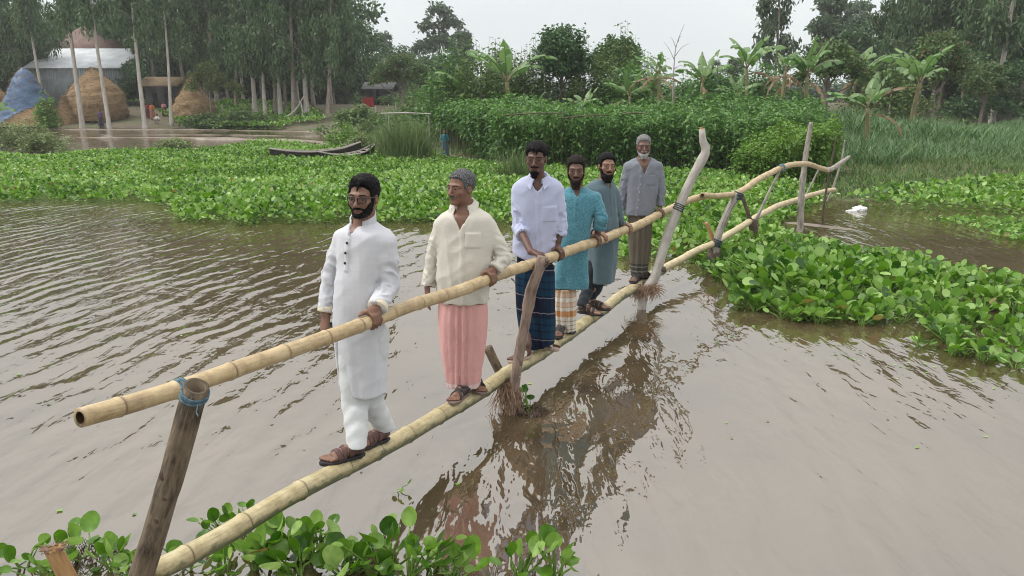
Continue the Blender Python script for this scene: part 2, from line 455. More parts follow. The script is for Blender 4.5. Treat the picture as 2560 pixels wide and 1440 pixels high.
def shell(c, R, s, o, base, region, name, m, root, org, h=0.0034, ext=None, noise=0.0, extra=None, fuzz=None):
    """a layer grown on the head where region(x, y, z) > 0 (thickness in metres)"""
    fd = base; nf = fd.like()
    X = fd.ax[0][:, None, None]; Y = fd.ax[1][None, :, None]; Z = fd.ax[2][None, None, :]
    x, y, z = local(X, Y, Z, c, R, s)
    nf.v = (fd.v - region(x, y, z) * s).astype(np.float32)
    if extra is not None: extra(nf)
    V, Fq = nf.mesh()
    if len(V) < 8: return None
    if noise:
        n = vnormals(V, Fq); l = (V - c) @ R / s
        V = V + n * (noise * fnoise(np.stack([l[:, 0] * 160, l[:, 1] * 60, l[:, 2] * 160], 1), 2))[:, None]
    b = MB().add(V, Fq, rnd=np.zeros(len(V)))
    if fuzz:
        n_, ln, wd, down = fuzz; rs = np.random.default_rng(len(V)); n = vnormals(V, Fq); k = rs.integers(0, len(V), n_); nn = n[k]
        fl = R[:, 2] * -1.0; tdir = fl[None] - nn * (nn @ fl)[:, None]; D = nn * rs.uniform(0.1, 0.8, n_)[:, None] + tdir * down * rs.uniform(0.3, 1.2, n_)[:, None] + rs.normal(0, 0.45, (n_, 3))
        D = D / np.linalg.norm(D, axis=1)[:, None] * (ln * rs.uniform(0.5, 1.3, n_))[:, None]; W = np.cross(D, rs.normal(size=(n_, 3))); W = W / np.linalg.norm(W, axis=1)[:, None] * wd
        lance(b, V[k] - nn * 0.002, D, W, np.zeros(n_), 0.02)
    return b.build(name, m, root, org)

def foot_frame(px, yaw, off=0.0, length=0.255, z=None):
    p, A, r = pole_at(px); a = math.radians(yaw)
    f = np.array([-math.sin(a), -math.cos(a), 0.0]); ctr = p + np.array([0, 0, r - 0.004]) + BN * off
    if z is not None: ctr[2] = z
    slope = A[2] / math.hypot(A[0], A[1]); ff = nrm(f + np.array([0, 0, np.dot(f[:2], nrm(A[:2])) * slope]))
    heel = ctr - ff * length * 0.5
    up = nrm(np.cross(np.cross(ff, [0, 0, 1.0]), ff)); w = np.cross(ff, up)
    return heel, ff, up, w, length
def foot_prims(fd, fr, ankle, base=0.018, side=1, toes=True):
    heel, f, u, w, Ln = fr; g = Ln / 0.255
    P = lambda a, b, c_: heel + f * a * g + w * b * g + u * (base + c_)
    fd.cap(P(0.035, 0, 0.030), P(0.10, 0, 0.036), 0.031, 0.030, 0.02)
    fd.cap(P(0.10, 0, 0.034), P(0.175, 0.004 * side, 0.020), 0.032, 0.027, 0.02)
    fd.cap(P(0.16, 0.018, 0.016), P(0.185, 0.020, 0.013), 0.020, 0.017, 0.015); fd.cap(P(0.15, -0.018, 0.016), P(0.180, -0.022, 0.013), 0.020, 0.017, 0.015)
    fd.cap(P(0.048, 0, 0.050), ankle, 0.034, 0.032, 0.02)
    if toes:
        for i in range(5):
            b = side * (0.034 - 0.0165 * i); r = (0.0125, 0.0098, 0.0092, 0.0088, 0.0085)[i]
            fd.cap(P(0.175, b * 0.9, 0.012), P((0.243, 0.241, 0.235, 0.227, 0.216)[i], b, 0.009), r, r * 0.95, 0.004)
# ------------------------------------------------------------------ materials of people
def m_cloth(name, col, weave=0.06, rough=0.9, slub=True, col2=None, mott=0.0, scale=900):
    m, nt, b, out = mat(name)
    at = N(nt, 'Attribute', attribute_name='cuv')
    mp = N(nt, 'Mapping'); mp.inputs['Scale'].default_value = (1, 0.06, 1); L(nt, at.outputs['Vector'], mp.inputs[0])
    mp2 = N(nt, 'Mapping'); mp2.inputs['Scale'].default_value = (0.06, 1, 1); L(nt, at.outputs['Vector'], mp2.inputs[0])
    n1 = N(nt, 'TexNoise'); n1.inputs['Scale'].default_value = scale * 0.2; n1.inputs['Detail'].default_value = 3; L(nt, mp.outputs[0], n1.inputs[0])
    n2 = N(nt, 'TexNoise'); n2.inputs['Scale'].default_value = scale * 0.2; n2.inputs['Detail'].default_value = 3; L(nt, mp2.outputs[0], n2.inputs[0])
    ad = N(nt, 'Math', operation='ADD'); L(nt, n1.outputs[0], ad.inputs[0]); L(nt, n2.outputs[0], ad.inputs[1])
    c = np.array(col); r = ramp(nt, None, [(0.3, tuple(c * (1 - weave * 1.6))), (0.7, tuple(np.minimum(c * (1 + weave), 0.92)))])
    hf = N(nt, 'Math', operation='MULTIPLY'); hf.inputs[1].default_value = 0.5; L(nt, ad.outputs[0], hf.inputs[0]); L(nt, hf.outputs[0], r.inputs[0])
    last = r.outputs[0]
    if col2 is not None:
        v = N(nt, 'TexVoronoi'); v.inputs['Scale'].default_value = mott; L(nt, at.outputs['Vector'], v.inputs[0])
        r2 = ramp(nt, v.outputs['Distance'], [(0.25, (0, 0, 0)), (0.6, (1, 1, 1))])
        mx = N(nt, 'MixRGB'); mx.inputs[2].default_value = (*col2, 1); L(nt, r2.outputs[0], mx.inputs[0]); L(nt, last, mx.inputs[1]); last = mx.outputs[0]
    L(nt, last, b.inputs['Base Color'])
    b.inputs['Roughness'].default_value = rough; b.inputs['Specular IOR Level'].default_value = 0.2
    b.inputs['Sheen Weight'].default_value = 0.15
    # creases
    n3 = N(nt, 'TexNoise'); n3.inputs['Scale'].default_value = 16; n3.inputs['Detail'].default_value = 4; n3.inputs['Distortion'].default_value = 0.2
    mp3 = N(nt, 'Mapping'); mp3.inputs['Scale'].default_value = (1.3, 0.7, 1); mp3.inputs['Rotation'].default_value = (0, 0, 0.35); L(nt, at.outputs['Vector'], mp3.inputs[0]); L(nt, mp3.outputs[0], n3.inputs[0])
    bp = N(nt, 'Bump'); bp.inputs['Strength'].default_value = 0.12; bp.inputs['Distance'].default_value = 0.015; L(nt, n3.outputs[0], bp.inputs['Height'])
    bp2 = N(nt, 'Bump'); bp2.inputs['Strength'].default_value = 0.25; bp2.inputs['Distance'].default_value = 0.002; L(nt, ad.outputs[0], bp2.inputs['Height']); L(nt, bp.outputs[0], bp2.inputs['Normal'])
    L(nt, bp2.outputs[0], b.inputs['Normal'])
    return m
def m_stripes(name, vstops, period, ustops=None, uperiod=0.2, umix=0.5, rough=0.9):
    """woven bands: v runs down the cloth, u round it"""
    m, nt, b, out = mat(name)
    at = N(nt, 'Attribute', attribute_name='cuv'); sx = N(nt, 'SeparateXYZ'); L(nt, at.outputs['Vector'], sx.inputs[0])
    def wrap(src, per):
        d = N(nt, 'Math', operation='DIVIDE'); d.inputs[1].default_value = per; L(nt, src, d.inputs[0])
        f = N(nt, 'Math', operation='FRACT'); L(nt, d.outputs[0], f.inputs[0]); return f.outputs[0]
    r = ramp(nt, wrap(sx.outputs[1], period), vstops, 'CONSTANT'); last = r.outputs[0]
    if ustops:
        r2 = ramp(nt, wrap(sx.outputs[0], uperiod), ustops, 'CONSTANT')
        mx = N(nt, 'MixRGB'); mx.inputs[0].default_value = umix; L(nt, last, mx.inputs[1]); L(nt, r2.outputs[0], mx.inputs[2]); last = mx.outputs[0]
    n = N(nt, 'TexNoise'); n.inputs['Scale'].default_value = 160; L(nt, at.outputs['Vector'], n.inputs[0])
    mm = N(nt, 'MixRGB', blend_type='MULTIPLY'); mm.inputs[0].default_value = 0.35; L(nt, last, mm.inputs[1]); L(nt, n.outputs[0], mm.inputs[2])
    L(nt, mm.outputs[0], b.inputs['Base Color']); b.inputs['Roughness'].default_value = rough; b.inputs['Specular IOR Level'].default_value = 0.2
    n3 = N(nt, 'TexNoise'); n3.inputs['Scale'].default_value = 14; n3.inputs['Detail'].default_value = 3
    mp3 = N(nt, 'Mapping'); mp3.inputs['Scale'].default_value = (2.0, 0.5, 1); L(nt, at.outputs['Vector'], mp3.inputs[0]); L(nt, mp3.outputs[0], n3.inputs[0])
    bump(nt, b, n3.outputs[0], 0.5, 0.015)
    return m
def m_skin(name, col):
    m, nt, b, out = mat(name)
    c = np.array(col)
    at = N(nt, 'Attribute', attribute_name='lip')
    n = N(nt, 'TexNoise'); n.inputs['Scale'].default_value = 22; n.inputs['Detail'].default_value = 4; L(nt, coords(nt), n.inputs[0])
    r = ramp(nt, n.outputs[0], [(0.3, tuple(c * 0.82)), (0.7, tuple(c * 1.12))])
    mx = N(nt, 'MixRGB'); mx.inputs[2].default_value = (*(c * np.array([0.72, 0.55, 0.62])), 1); L(nt, at.outputs['Fac'], mx.inputs[0]); L(nt, r.outputs[0], mx.inputs[1])
    L(nt, mx.outputs[0], b.inputs['Base Color'])
    b.inputs['Roughness'].default_value = 0.48; b.inputs['Specular IOR Level'].default_value = 0.4
    b.inputs['Subsurface Weight'].default_value = 0.0
    n2 = N(nt, 'TexNoise'); n2.inputs['Scale'].default_value = 260; L(nt, coords(nt), n2.inputs[0]); bump(nt, b, n2.outputs[0], 0.12, 0.002)
    return m
def m_hair(name, col, col2=None):
    m, nt, b, out = mat(name)
    n = N(nt, 'TexNoise'); n.inputs['Scale'].default_value = 90; n.inputs['Detail'].default_value = 5; L(nt, coords(nt, (2.2, 2.2, 0.8)), n.inputs[0])
    c = np.array(col); r = ramp(nt, n.outputs[0], [(0.38, tuple(c * 0.6)), (0.62, tuple(np.array(col2) if col2 else c * 1.7))])
    L(nt, r.outputs[0], b.inputs['Base Color']); b.inputs['Roughness'].default_value = 0.6; b.inputs['Specular IOR Level'].default_value = 0.12
    bump(nt, b, n.outputs[0], 0.8, 0.006); return m
def m_plain(name, col, rough=0.6, spec=0.4, var=0.25, scale=30):
    c = np.array(col); return m_noise(name, tuple(c * (1 - var)), tuple(np.minimum(c * (1 + var), 1)), scale, rough=rough, spec=spec, bmp=0.15, bd=0.002)
EYE_W = m_plain('eye_white', (0.26, 0.22, 0.195), 0.3, 0.5, 0.05); EYE_D = m_plain('eye_iris', (0.018, 0.011, 0.008), 0.12, 0.5, 0.1)
SKIN = {k: m_skin('skin_' + k, v) for k, v in dict(fair=(0.220, 0.118, 0.080), mid=(0.178, 0.092, 0.060), tan=(0.172, 0.087, 0.056), dark=(0.100, 0.048, 0.035), deep=(0.125, 0.065, 0.045)).items()}
BLACK_HAIR = m_hair('black_hair', (0.0045, 0.004, 0.0045)); BROWN_HAIR = m_hair('dark_brown_hair', (0.012, 0.008, 0.007))
SALT_HAIR = m_hair('greying_hair', (0.035, 0.035, 0.037), (0.16, 0.16, 0.165)); GREY_HAIR = m_hair('grey_hair', (0.13, 0.13, 0.13), (0.27, 0.27, 0.265)); WHITE_BEARD = m_hair('white_beard', (0.28, 0.28, 0.275), (0.43, 0.43, 0.42))

def person(sp):
    y0 = sp['y']; yaw = math.radians(sp['yaw']); h = sp.get('h', 0.005)
    P = lambda q: PY(q[0], q[1], y0 + (q[2] if len(q) > 2 else 0.0))
    fl, fr_ = sp['feet']
    frames = [foot_frame(*f) for f in (fl, fr_)]
    org = (frames[0][0] + frames[1][0]) / 2 + np.array([0, 0, 0.0]); org[2] = min(frames[0][0][2], frames[1][0][2])
    root = empty('person', org, sp['label'], 'person', sp.get('group'))
    st = stations(sp['torso'], yaw, y0)
    arms = {}
    for k, a in sp['arms'].items():
        S_, E_ = P(a['sh']), P(a['el'])
        if 'rail' in a:
            Cc, A, r = rail_at(a['rail']); w = PY(a['wr'][0], a['wr'][1], Cc[1] + a['wr'][2])
        else: w = P(a['wr']); Cc = A = r = None
        arms[k] = (S_, E_, w, Cc, A, r)
    hc = P(sp['head'][:3]); hy, hp, hr = [math.radians(v) for v in sp['head'][3:6]]; hs = sp.get('hs', 1.0)
    f = np.array([-math.sin(hy) * math.cos(hp), -math.cos(hy) * math.cos(hp), math.sin(hp)])
    rt = nrm(np.cross(f, [0, 0, 1.0])); up = np.cross(rt, f); rt, up = rt * math.cos(hr) + up * math.sin(hr), up * math.cos(hr) - rt * math.sin(hr)
    R = np.stack([rt, f, up], 1)
    neck = P(sp['neck'])
    hips = [P(q) for q in sp['hips']]; knees = [P(q) for q in sp['knees']]
    ankles = [fr[0] + fr[1] * 0.045 + fr[2] * 0.115 for fr in frames]
    pts = np.array([hc - [0, 0, 0], neck] + [p for a in arms.values() for p in a[:3]] + hips + knees + ankles + [fr[0] for fr in frames] + [fr[0] + fr[1] * 0.27 for fr in frames] + [hc + up * 0.14])
    lo, hi = pts.min(0) - 0.13, pts.max(0) + 0.13
    lo[2] = pts[:, 2].min() - 0.03; hi[2] = hc[2] + 0.16
    sk = SKIN[sp['skin']]
    # ---- body, one surface
    B = Field(lo, hi, h)
    sb_ = st.copy(); sb_[:, 3:5] -= (np.clip((st[:, 0].max() - st[:, 0]) / 0.35, 0, 1) * 0.020)[:, None]
    B.loft(sb_, yaw, -0.013, 0.02)
    B.cap(hc + R @ np.array([0, -0.022, -0.055]) * hs, neck + np.array([0, 0, -0.03]), 0.054, 0.058, 0.03)
    head_prims(B, hc, R, hs, sp)
    for i in range(2):
        B.cap(hips[i], knees[i], 0.068, 0.052, 0.03); B.cap(knees[i], ankles[i], 0.052, 0.036, 0.03)
        foot_prims(B, frames[i], ankles[i], side=(1 if i == 0 else -1))
    tips = {}
    for k, a in sp['arms'].items():
        S_, E_, w, Cc, A, r = arms[k]
        B.cap(S_, E_, 0.046, 0.038, 0.03); B.cap(E_, w, 0.038, 0.0265, 0.02)
        th = -1 if k == 'L' else 1
        if Cc is not None: grip_hand(B, w, Cc, A, r, a.get('thumb', th), **a.get('grip', {}))
        else:
            n = np.array(a.get('n', (0, -1, 0)), float); d = np.array(a.get('d', (0, 0, -1)), float)
            tips[k] = free_hand(B, w, d, n, a.get('side', 1), **a.get('hand', {}))
    lg = sp['lower']
    if 'wrap' in lg:
        my = (ankles[0][1] + ankles[1][1]) / 2 - y0 - 0.01; nw = len(lg['wrap']); ls = stations([(*r, my * i / (nw - 1)) for i, r in enumerate(lg['wrap'])], yaw + lg.get('dyaw', 0), y0)
        B.confine(ls, yaw + lg.get('dyaw', 0), -0.016, ls[:, 0].min() - 0.004, ls[:, 0].max() - 0.01, 0.055, fold=lg['fold'])
    V, Fq = B.mesh()
    l = (V - hc) @ R / hs
    lip = np.exp(-((l[:, 0] / 0.026) ** 4 + ((l[:, 2] + 0.070) / 0.0105) ** 4)) * (l[:, 1] > 0.05)
    MB().add(V, Fq, lip=lip).build('body', sk, root, org)
    # ---- hair, beard, brows, eyes grown from the head
    Hh = 0.0036
    HF = Field(hc - 0.17, hc + 0.17, Hh); head_prims(HF, hc, R, hs, sp)
    tk = sp.get('hair_t', 0.012)
    zx, zy = zip(*sp.get('hairline', [(-0.12, -0.070), (-0.05, -0.055), (-0.035, 0.012), (0.012, 0.012), (0.018, -0.020), (0.036, -0.018), (0.042, 0.040), (0.060, 0.063), (0.11, 0.072)]))
    def hair_region(x, y, z):
        zm = np.interp(y, zx, zy); t = np.clip((z - zm) * 0.9, -0.012, tk)
        t = np.where(z > 0.03, t * (1 + sp.get('top', 0.6) * np.clip((z - 0.03) / 0.06, 0, 1)), t)
        return np.where((np.abs(x) > 0.0775) & (z < 0.02), -0.012, t)
    def fringe(nf):
        for a, b, r1, r2 in sp.get('locks', []):
            nf.cap(hc + R @ np.array(a) * hs, hc + R @ np.array(b) * hs, r1, r2, 0.008)
    shell(hc, R, hs, sp, HF, hair_region, 'hair', sp['hair'], root, org, noise=0.0022, extra=fringe, fuzz=(2600, 0.0105, 0.0007, 0.9))
    bt = sp.get('beard')
    if bt:
        T, cx_, cz_ = bt['t'], *zip(*bt['line'])
        def beard_region(x, y, z):
            ax = np.abs(x); zm = np.interp(ax, cx_, cz_)
            inn = zm - z                                            # below the cheek line
            mus = np.minimum(np.minimum(0.0062 - np.abs(z + 0.0535 + ax * 0.18), (0.033 - ax)), (y - 0.05)) if bt.get('mus', True) else np.full_like(inn, -1.0)
            lips = np.minimum(bt.get('lipw', 0.024) - ax, bt.get('liph', 0.0115) - np.abs(z + 0.0725))
            inn = np.minimum(inn, np.maximum(-lips, -0.02)) if bt.get('lips', True) else inn
            inn = np.minimum(inn, y - np.interp(z, [-0.14, -0.10, -0.05, 0.02], [0.03, 0.012, 0.000, 0.018]))
            inn = np.minimum(inn, z + bt.get('low', 0.125))
            t = np.maximum(np.clip(inn * 0.8, -0.012, T), np.clip(mus * 1.2, -0.012, bt.get('mt', 0.005)))
            return np.where(ax > 0.0755, -0.012, t)
        def long(nf):
            for a, b, r1, r2 in bt.get('long', []):
                nf.cap(hc + R @ np.array(a) * hs, hc + R @ np.array(b) * hs, r1, r2, 0.012)
        shell(hc, R, hs, sp, HF, beard_region, 'beard', bt['mat'], root, org, noise=0.0020, extra=long, fuzz=(1500, 0.011, 0.0006, 0.9) if T > 0 else None)
    for q in (1, -1):
        def brow(x, y, z):
            d = np.minimum(0.0033 - np.abs(z - 0.0215 + np.maximum(np.abs(x * q - 0.034) - 0.012, 0) * 0.4), 0.0215 - np.abs(x * q - 0.034))
            return np.clip(np.minimum(d, y - 0.03) * 1.2, -0.012, 0.0024)
        shell(hc, R, hs, sp, HF, brow, 'eyebrow', sp.get('brow', sp['hair']), root, org, fuzz=(70, 0.006, 0.0004, -0.2))
        c = hc + R @ np.array([q * 0.0325, 0.0730, -0.002]) * hs
        EV, EF = sphere((0, 0, 0), 0.0128 * hs, 16, 12, R @ np.array([[1, 0, 0], [0, 0, 1], [0, -1, 0]]).T)
        eye = MB().add(EV + c, EF).build('eye', [EYE_W, EYE_D], root, org)
        me = eye.data; lk = nrm(R @ np.array([0, 1, 0.05]))
        for p in me.polygons:
            if np.dot(np.array(p.center) + org - c, lk) > 0.0128 * hs * 0.66: p.material_index = 1
    # ---- clothes
    cl = []
    def cuv(V, s):
        o_ = np.argsort(s[:, 0]); s = s[o_]
        cx = np.interp(V[:, 2], s[:, 0], s[:, 1]); cy = np.interp(V[:, 2], s[:, 0], s[:, 2]); r = np.mean(s[:, 3] + s[:, 4]) / 2
        return np.stack([np.arctan2((V[:, 0] - cx), -(V[:, 1] - cy)) * r + 5, V[:, 2] - org[2] + 0 * cx, np.zeros(len(V))], 1)
    sh = sp['shirt']; g = sh.get('h', 0.0065)
    slo = lo.copy(); slo[2] = min(st[:, 0].min(), min(a[2][2] for a in arms.values())) - 0.06
    shi = hi.copy(); shi[2] = neck[2] + 0.12
    SF = Field(slo, shi, g)
    ph = sp.get('seed', 1.0)
    SF.loft(st, yaw, 0, 0.02, fold=sh.get('fold'))
    for k, a in sp['arms'].items():
        S_, E_, w = arms[k][:3]; end = np.asarray(w) if a.get('roll') is None else E_ + (w - E_) * a['roll']
        r1, r2, r3 = a.get('sr', (0.066, 0.056, 0.042))
        ax = nrm(end - E_); p0 = E_ + (end - E_) * 0.955; e = (p0, ax)
        m_ = S_ + (E_ - S_) * 0.42
        SF.cap(S_, m_, r1, (r1 + r2) / 2, 0.030); SF.cap(m_, E_, (r1 + r2) / 2, r2, a.get('k', 0.008), fold=(0.0010, 80, ph + (3 if k == 'L' else 0)), end=e)
        SF.cap(E_, E_ + (end - E_) * 0.93, r2, r3, a.get('k', 0.008), fold=(0.0014, 105, ph * 2 + (5 if k == 'L' else 0)), end=e)
        if a.get('cuff', True): SF.cap(E_ + (end - E_) * (0.80 if a.get('roll') is None else 0.66), E_ + (end - E_) * 1.0, r3 + 0.004, r3 + 0.006, 0.003, end=e)
    fx = np.array([-math.sin(yaw), -math.cos(yaw), 0]); lx = np.array([math.cos(yaw), -math.sin(yaw), 0])
    nb = neck + np.array([0, 0, -0.012])
    # neck hole and the open V of the collar
    nz = sh.get('neck_r', 0.064)
    SF.cap(nb + fx * 0.012, nb + np.array([0, 0, 0.16]), nz, nz, 0.006, 's')
    vd = sh.get('vee', 0.0)
    if vd:
        sl, X, Y, Z = SF.win(nb - [0.12, 0.25, vd + 0.02], nb + [0.12, 0.25, 0.1], 0)
        x = (X - nb[0]) * lx[0] + (Y - nb[1]) * lx[1] - sh.get('vx', 0.0) * (1 + 0 * Z); yf = (X - nb[0]) * fx[0] + (Y - nb[1]) * fx[1]
        wv = (Z - (nb[2] - vd)) * sh.get('vw', 0.42)
        d = np.maximum(np.abs(x) - wv, -yf + 0.0)
        SF.v[sl] = np.maximum(SF.v[sl], -d)
    # placket and pocket: cloth laid double
    def raise_(fn, amt, lo_, hi_):
        sl, X, Y, Z = SF.win(lo_, hi_, 0)
        x = (X - nb[0]) * lx[0] + (Y - nb[1]) * lx[1]; yf = (X - nb[0]) * fx[0] + (Y - nb[1]) * fx[1]; z = Z - nb[2]
        SF.v[sl] -= np.where(yf > 0.02, amt * np.clip(fn(x, yf, z) / 0.006, 0, 1), 0).astype(np.float32)
    pl = sh.get('placket')
    if pl: raise_(lambda x, yf, z: np.minimum(0.0165 - np.abs(x - pl[0] - pl[2] * z), np.minimum(-z, z + pl[1])), 0.0065, nb - [0.3, 0.3, pl[1]], nb + [0.3, 0.3, 0.02])
    pk = sh.get('pocket')
    if pk: raise_(lambda x, yf, z: np.minimum(pk[2] - np.abs(x - pk[0]), pk[3] - np.abs(z - pk[1])), 0.0065, nb - [0.35, 0.35, 0.35], nb + [0.35, 0.35, 0])
    # hem cut (front higher or curved) and side slits
    if sh.get('cut'):
        sl, X, Y, Z = SF.win(slo, shi, 0)
        x = (X - nb[0]) * lx[0] + (Y - nb[1]) * lx[1]; yf = (X - nb[0]) * fx[0] + (Y - nb[1]) * fx[1]
        SF.v[sl] = np.maximum(SF.v[sl], sh['cut'](x, yf, Z - nb[2]))
    V, Fq = SF.mesh()
    n = vnormals(V, Fq)
    wr = sh.get('wr', 0.004) * np.clip((np.linalg.norm(V - nb, axis=1) - 0.06) / 0.08, 0.15, 1)
    lx_ = (V - nb) @ lx; lz_ = V[:, 2] - nb[2]
    ridge = lambda q: 1 - 2.2 * np.abs(vnoise(q))
    armw = np.zeros(len(V)); arm_d = np.zeros(len(V))
    for k, a in sp['arms'].items():
        S_, E_, w = [np.asarray(q) for q in arms[k][:3]]
        for P0, P1, o_ in ((S_, E_, 0.0), (E_, w, 3.0)):
            ab = P1 - P0; t = np.clip(((V - P0) @ ab) / (ab @ ab), 0, 1); dv = V - P0 - t[:, None] * ab; dd = np.linalg.norm(dv, axis=1); al = t * np.linalg.norm(ab)
            wt = np.clip((0.085 - dd) / 0.02, 0, 1) * np.clip((t if o_ == 0 else 1.0) * 3 - 0.3, 0, 1); ang = np.arctan2(dv @ lx, dv @ fx)
            arm_d = np.where(wt > armw, ridge(np.stack([al * 24 + 1.2 * np.sin(ang + ph + o_), np.cos(ang) * 1.3 + ph, np.sin(ang) * 1.3 + o_], 1)), arm_d); armw = np.maximum(armw, wt)
    low = np.clip(-lz_ / 0.35, 0.25, 1.0)
    body_d = ridge(np.stack([lx_ * 12 + lz_ * 1.6 + 0.6 * vnoise(V * 4 + ph) + ph, lz_ * 1.9 + ph * 3, np.full(len(V), ph)], 1)) * 0.85 * low + ridge(np.stack([lx_ * 7 - lz_ * 10 + ph, lz_ * 4 + lx_ * 7, np.full(len(V), ph + 5)], 1)) * 0.38 + 0.12 * fnoise(np.stack([lx_ * 30, V[:, 1] * 30, lz_ * 22], 1), 2)
    V = V + n * (wr * (1.35 * arm_d * armw + 1.35 * body_d * (1 - armw)))[:, None]
    shirt_o = MB().add(V, Fq, cuv=cuv(V, st)).build(sh.get('name', 'shirt'), sh['mat'], root, org)
    # collar
    cr = sh.get('collar')
    if cr:
        kind, chh, opn = cr[:3]; tl = cr[3] if len(cr) > 3 else 0.35
        cb = neck + np.array([0, 0, 0.006 if cr[0] == 'band' else 0.016])
        CF = Field(cb - [0.14, 0.14, 0.11], cb + [0.14, 0.14, 0.10], 0.0038); sl, X, Y, Z = CF.win(CF.lo, cb + 0.2, 0)
        x = (X - cb[0]) * lx[0] + (Y - cb[1]) * lx[1]; yf = (X - cb[0]) * fx[0] + (Y - cb[1]) * fx[1]; z = Z - cb[2] + tl * yf
        rho = np.sqrt(x * x + yf * yf); th = np.abs(np.arctan2(x, yf))
        r0 = nz + 0.004
        band = np.maximum(np.abs(rho - r0) - 0.0045, np.abs(z - chh * 0.35) - chh * 0.75)
        band = np.maximum(band, (opn - th) * 0.06)
        if kind == 'fold':
            fr = np.clip((1.25 - th) / 0.9, 0, 1)
            dep = chh * (0.95 + 0.85 * fr); tt = np.clip((chh * 1.05 - z) / (dep + 1e-6), 0, 1.2)
            rr = r0 + 0.006 + tt * (0.026 + 0.030 * fr)
            fl_ = np.maximum(np.abs(rho - rr) - 0.0045, np.maximum(z - chh * 1.08, chh * 1.05 - dep - z))
            fl_ = np.maximum(fl_, (opn - th) * 0.06); band = np.minimum(band, fl_)
        CF.v[sl] = band; cV, cF = CF.mesh()
        cV = cV + vnormals(cV, cF) * (0.0022 * fnoise(cV * 28 + ph, 2))[:, None]
        MB().add(cV, cF, cuv=cuv(cV, st)).build('collar', sh['mat'], shirt_o, org)
    for q in sh.get('buttons', []):
        c = nb + lx * q[0] + np.array([0, 0, q[1]])
        # front of the cloth along the facing ray
        t = np.linspace(0.25, 0.0, 120); pp = c + fx * t[:, None]
        ii = np.clip(((pp - SF.lo) / SF.h).round().astype(int), 0, SF.n - 1); val = SF.v[ii[:, 0], ii[:, 1], ii[:, 2]]
        hit = np.argmax(val < 0); c = pp[hit] + fx * 0.007
        BV, BF = sphere((0, 0, 0), (q[2] if len(q) > 2 else 0.0065, 0.0035, q[2] if len(q) > 2 else 0.0065), 10, 6)
        MB().add(BV @ np.stack([lx, -fx, [0, 0, 1]], 0) + c, BF).build('button', sh['button_mat'], root, org)
    if sh.get('cuff_mat'):
        for k, a in sp['arms'].items():
            S_, E_, w = arms[k][:3]; r3 = a.get('sr', (0.066, 0.056, 0.042))[2] + 0.0075
            pth = [E_ + (w - E_) * t for t in (0.80, 0.85, 0.92, 0.955)]
            tv, tf = tube(pth, [r3 + 0.001, r3 + 0.002, r3 + 0.002, r3 + 0.001], 20, True)
            MB().add(tv, tf, cuv=tv - org).build('cuff', sh['cuff_mat'], root, org)
    # ---- lower garment
    lg = sp['lower']
    if 'wrap' in lg:
        llo = np.array([ls[:, 1].min() - ls[:, 3].max() - 0.08, ls[:, 2].min() - ls[:, 3:5].max() - 0.08, ls[:, 0].min() - 0.04]); lhi = np.array([ls[:, 1].max() + ls[:, 3].max() + 0.08, ls[:, 2].max() + ls[:, 3:5].max() + 0.08, ls[:, 0].max() + 0.03])
        LF = Field(llo, lhi, 0.007)
        LF.loft(ls, yaw + lg.get('dyaw', 0), 0, 0.01, fold=lg['fold'])
        LF.confine(st, yaw, -0.013, st[:, 0].min() + 0.0, 9.0, 0.04, fold=sh.get('fold'))
        if lg.get('cut'):
            sl, X, Y, Z = LF.win(llo, lhi, 0); c0 = ls[0]
            LF.v[sl] = np.maximum(LF.v[sl], lg['cut'](X - ls[:, 1].mean(), Y - ls[:, 2].mean(), Z - ls[:, 0].min()))
        V, Fq = LF.mesh(); n = vnormals(V, Fq)
        V = V + n * (0.004 * fnoise(np.stack([V[:, 0] * 16, V[:, 1] * 16, V[:, 2] * 6 + ph], 1), 3))[:, None]
        u = cuv(V, ls); u[:, 1] = V[:, 2] - ls[:, 0].min()
        if lg.get('tilt'): u[:, 1] += lg['tilt'] * (V[:, 0] - ls[:, 1].mean())
        MB().add(V, Fq, cuv=u).build(lg['name'], lg['mat'], root, org)
    else:
        pts = np.array(hips + knees + ankles); llo = pts.min(0) - 0.13; lhi = pts.max(0) + 0.13; llo[2] += 0.02
        LF = Field(llo, lhi, 0.006)
        for i in range(2):
            hm = P(lg['hem'][i]); r1, r2, r3 = lg['r']; zh = hm[2]; hm = knees[i] + (ankles[i] - knees[i]) * np.clip((zh - knees[i][2]) / (ankles[i][2] - knees[i][2]), 0.5, 1.25)
            LF.cap(hips[i], knees[i], r1, r2, 0.012, fold=(0.002, 40, i * 2.0)); LF.cap(knees[i], hm, r2, r3, 0.004, fold=(0.0035, 62, 1 + i * 3.0), zmin=hm[2])
        V, Fq = LF.mesh(); n = vnormals(V, Fq)
        V = V + n * (0.0035 * fnoise(np.stack([V[:, 0] * 14, V[:, 1] * 14, V[:, 2] * 11 + ph], 1), 3))[:, None]
        MB().add(V, Fq, cuv=V - org + 3).build('trousers', lg['mat'], root, org)
    # ---- sandals
    sd = sp['sandal']
    for i in range(2):
        fr = frames[i]; heel, f_, u_, w_, Ln = fr; gq = Ln / 0.255; side = 1 if i == 0 else -1
        cen = heel + f_ * Ln * 0.5
        FF = Field(cen - [0.19, 0.19, 0.10], cen + [0.19, 0.19, 0.17], 0.0042)
        foot_prims(FF, fr, ankles[i], side=side, toes=False)
        X = FF.ax[0][:, None, None]; Y = FF.ax[1][None, :, None]; Z = FF.ax[2][None, None, :]
        t = ((X - heel[0]) * f_[0] + (Y - heel[1]) * f_[1] + (Z - heel[2]) * f_[2]) / gq
        b = ((X - heel[0]) * w_[0] + (Y - heel[1]) * w_[1] + (Z - heel[2]) * w_[2]) / gq
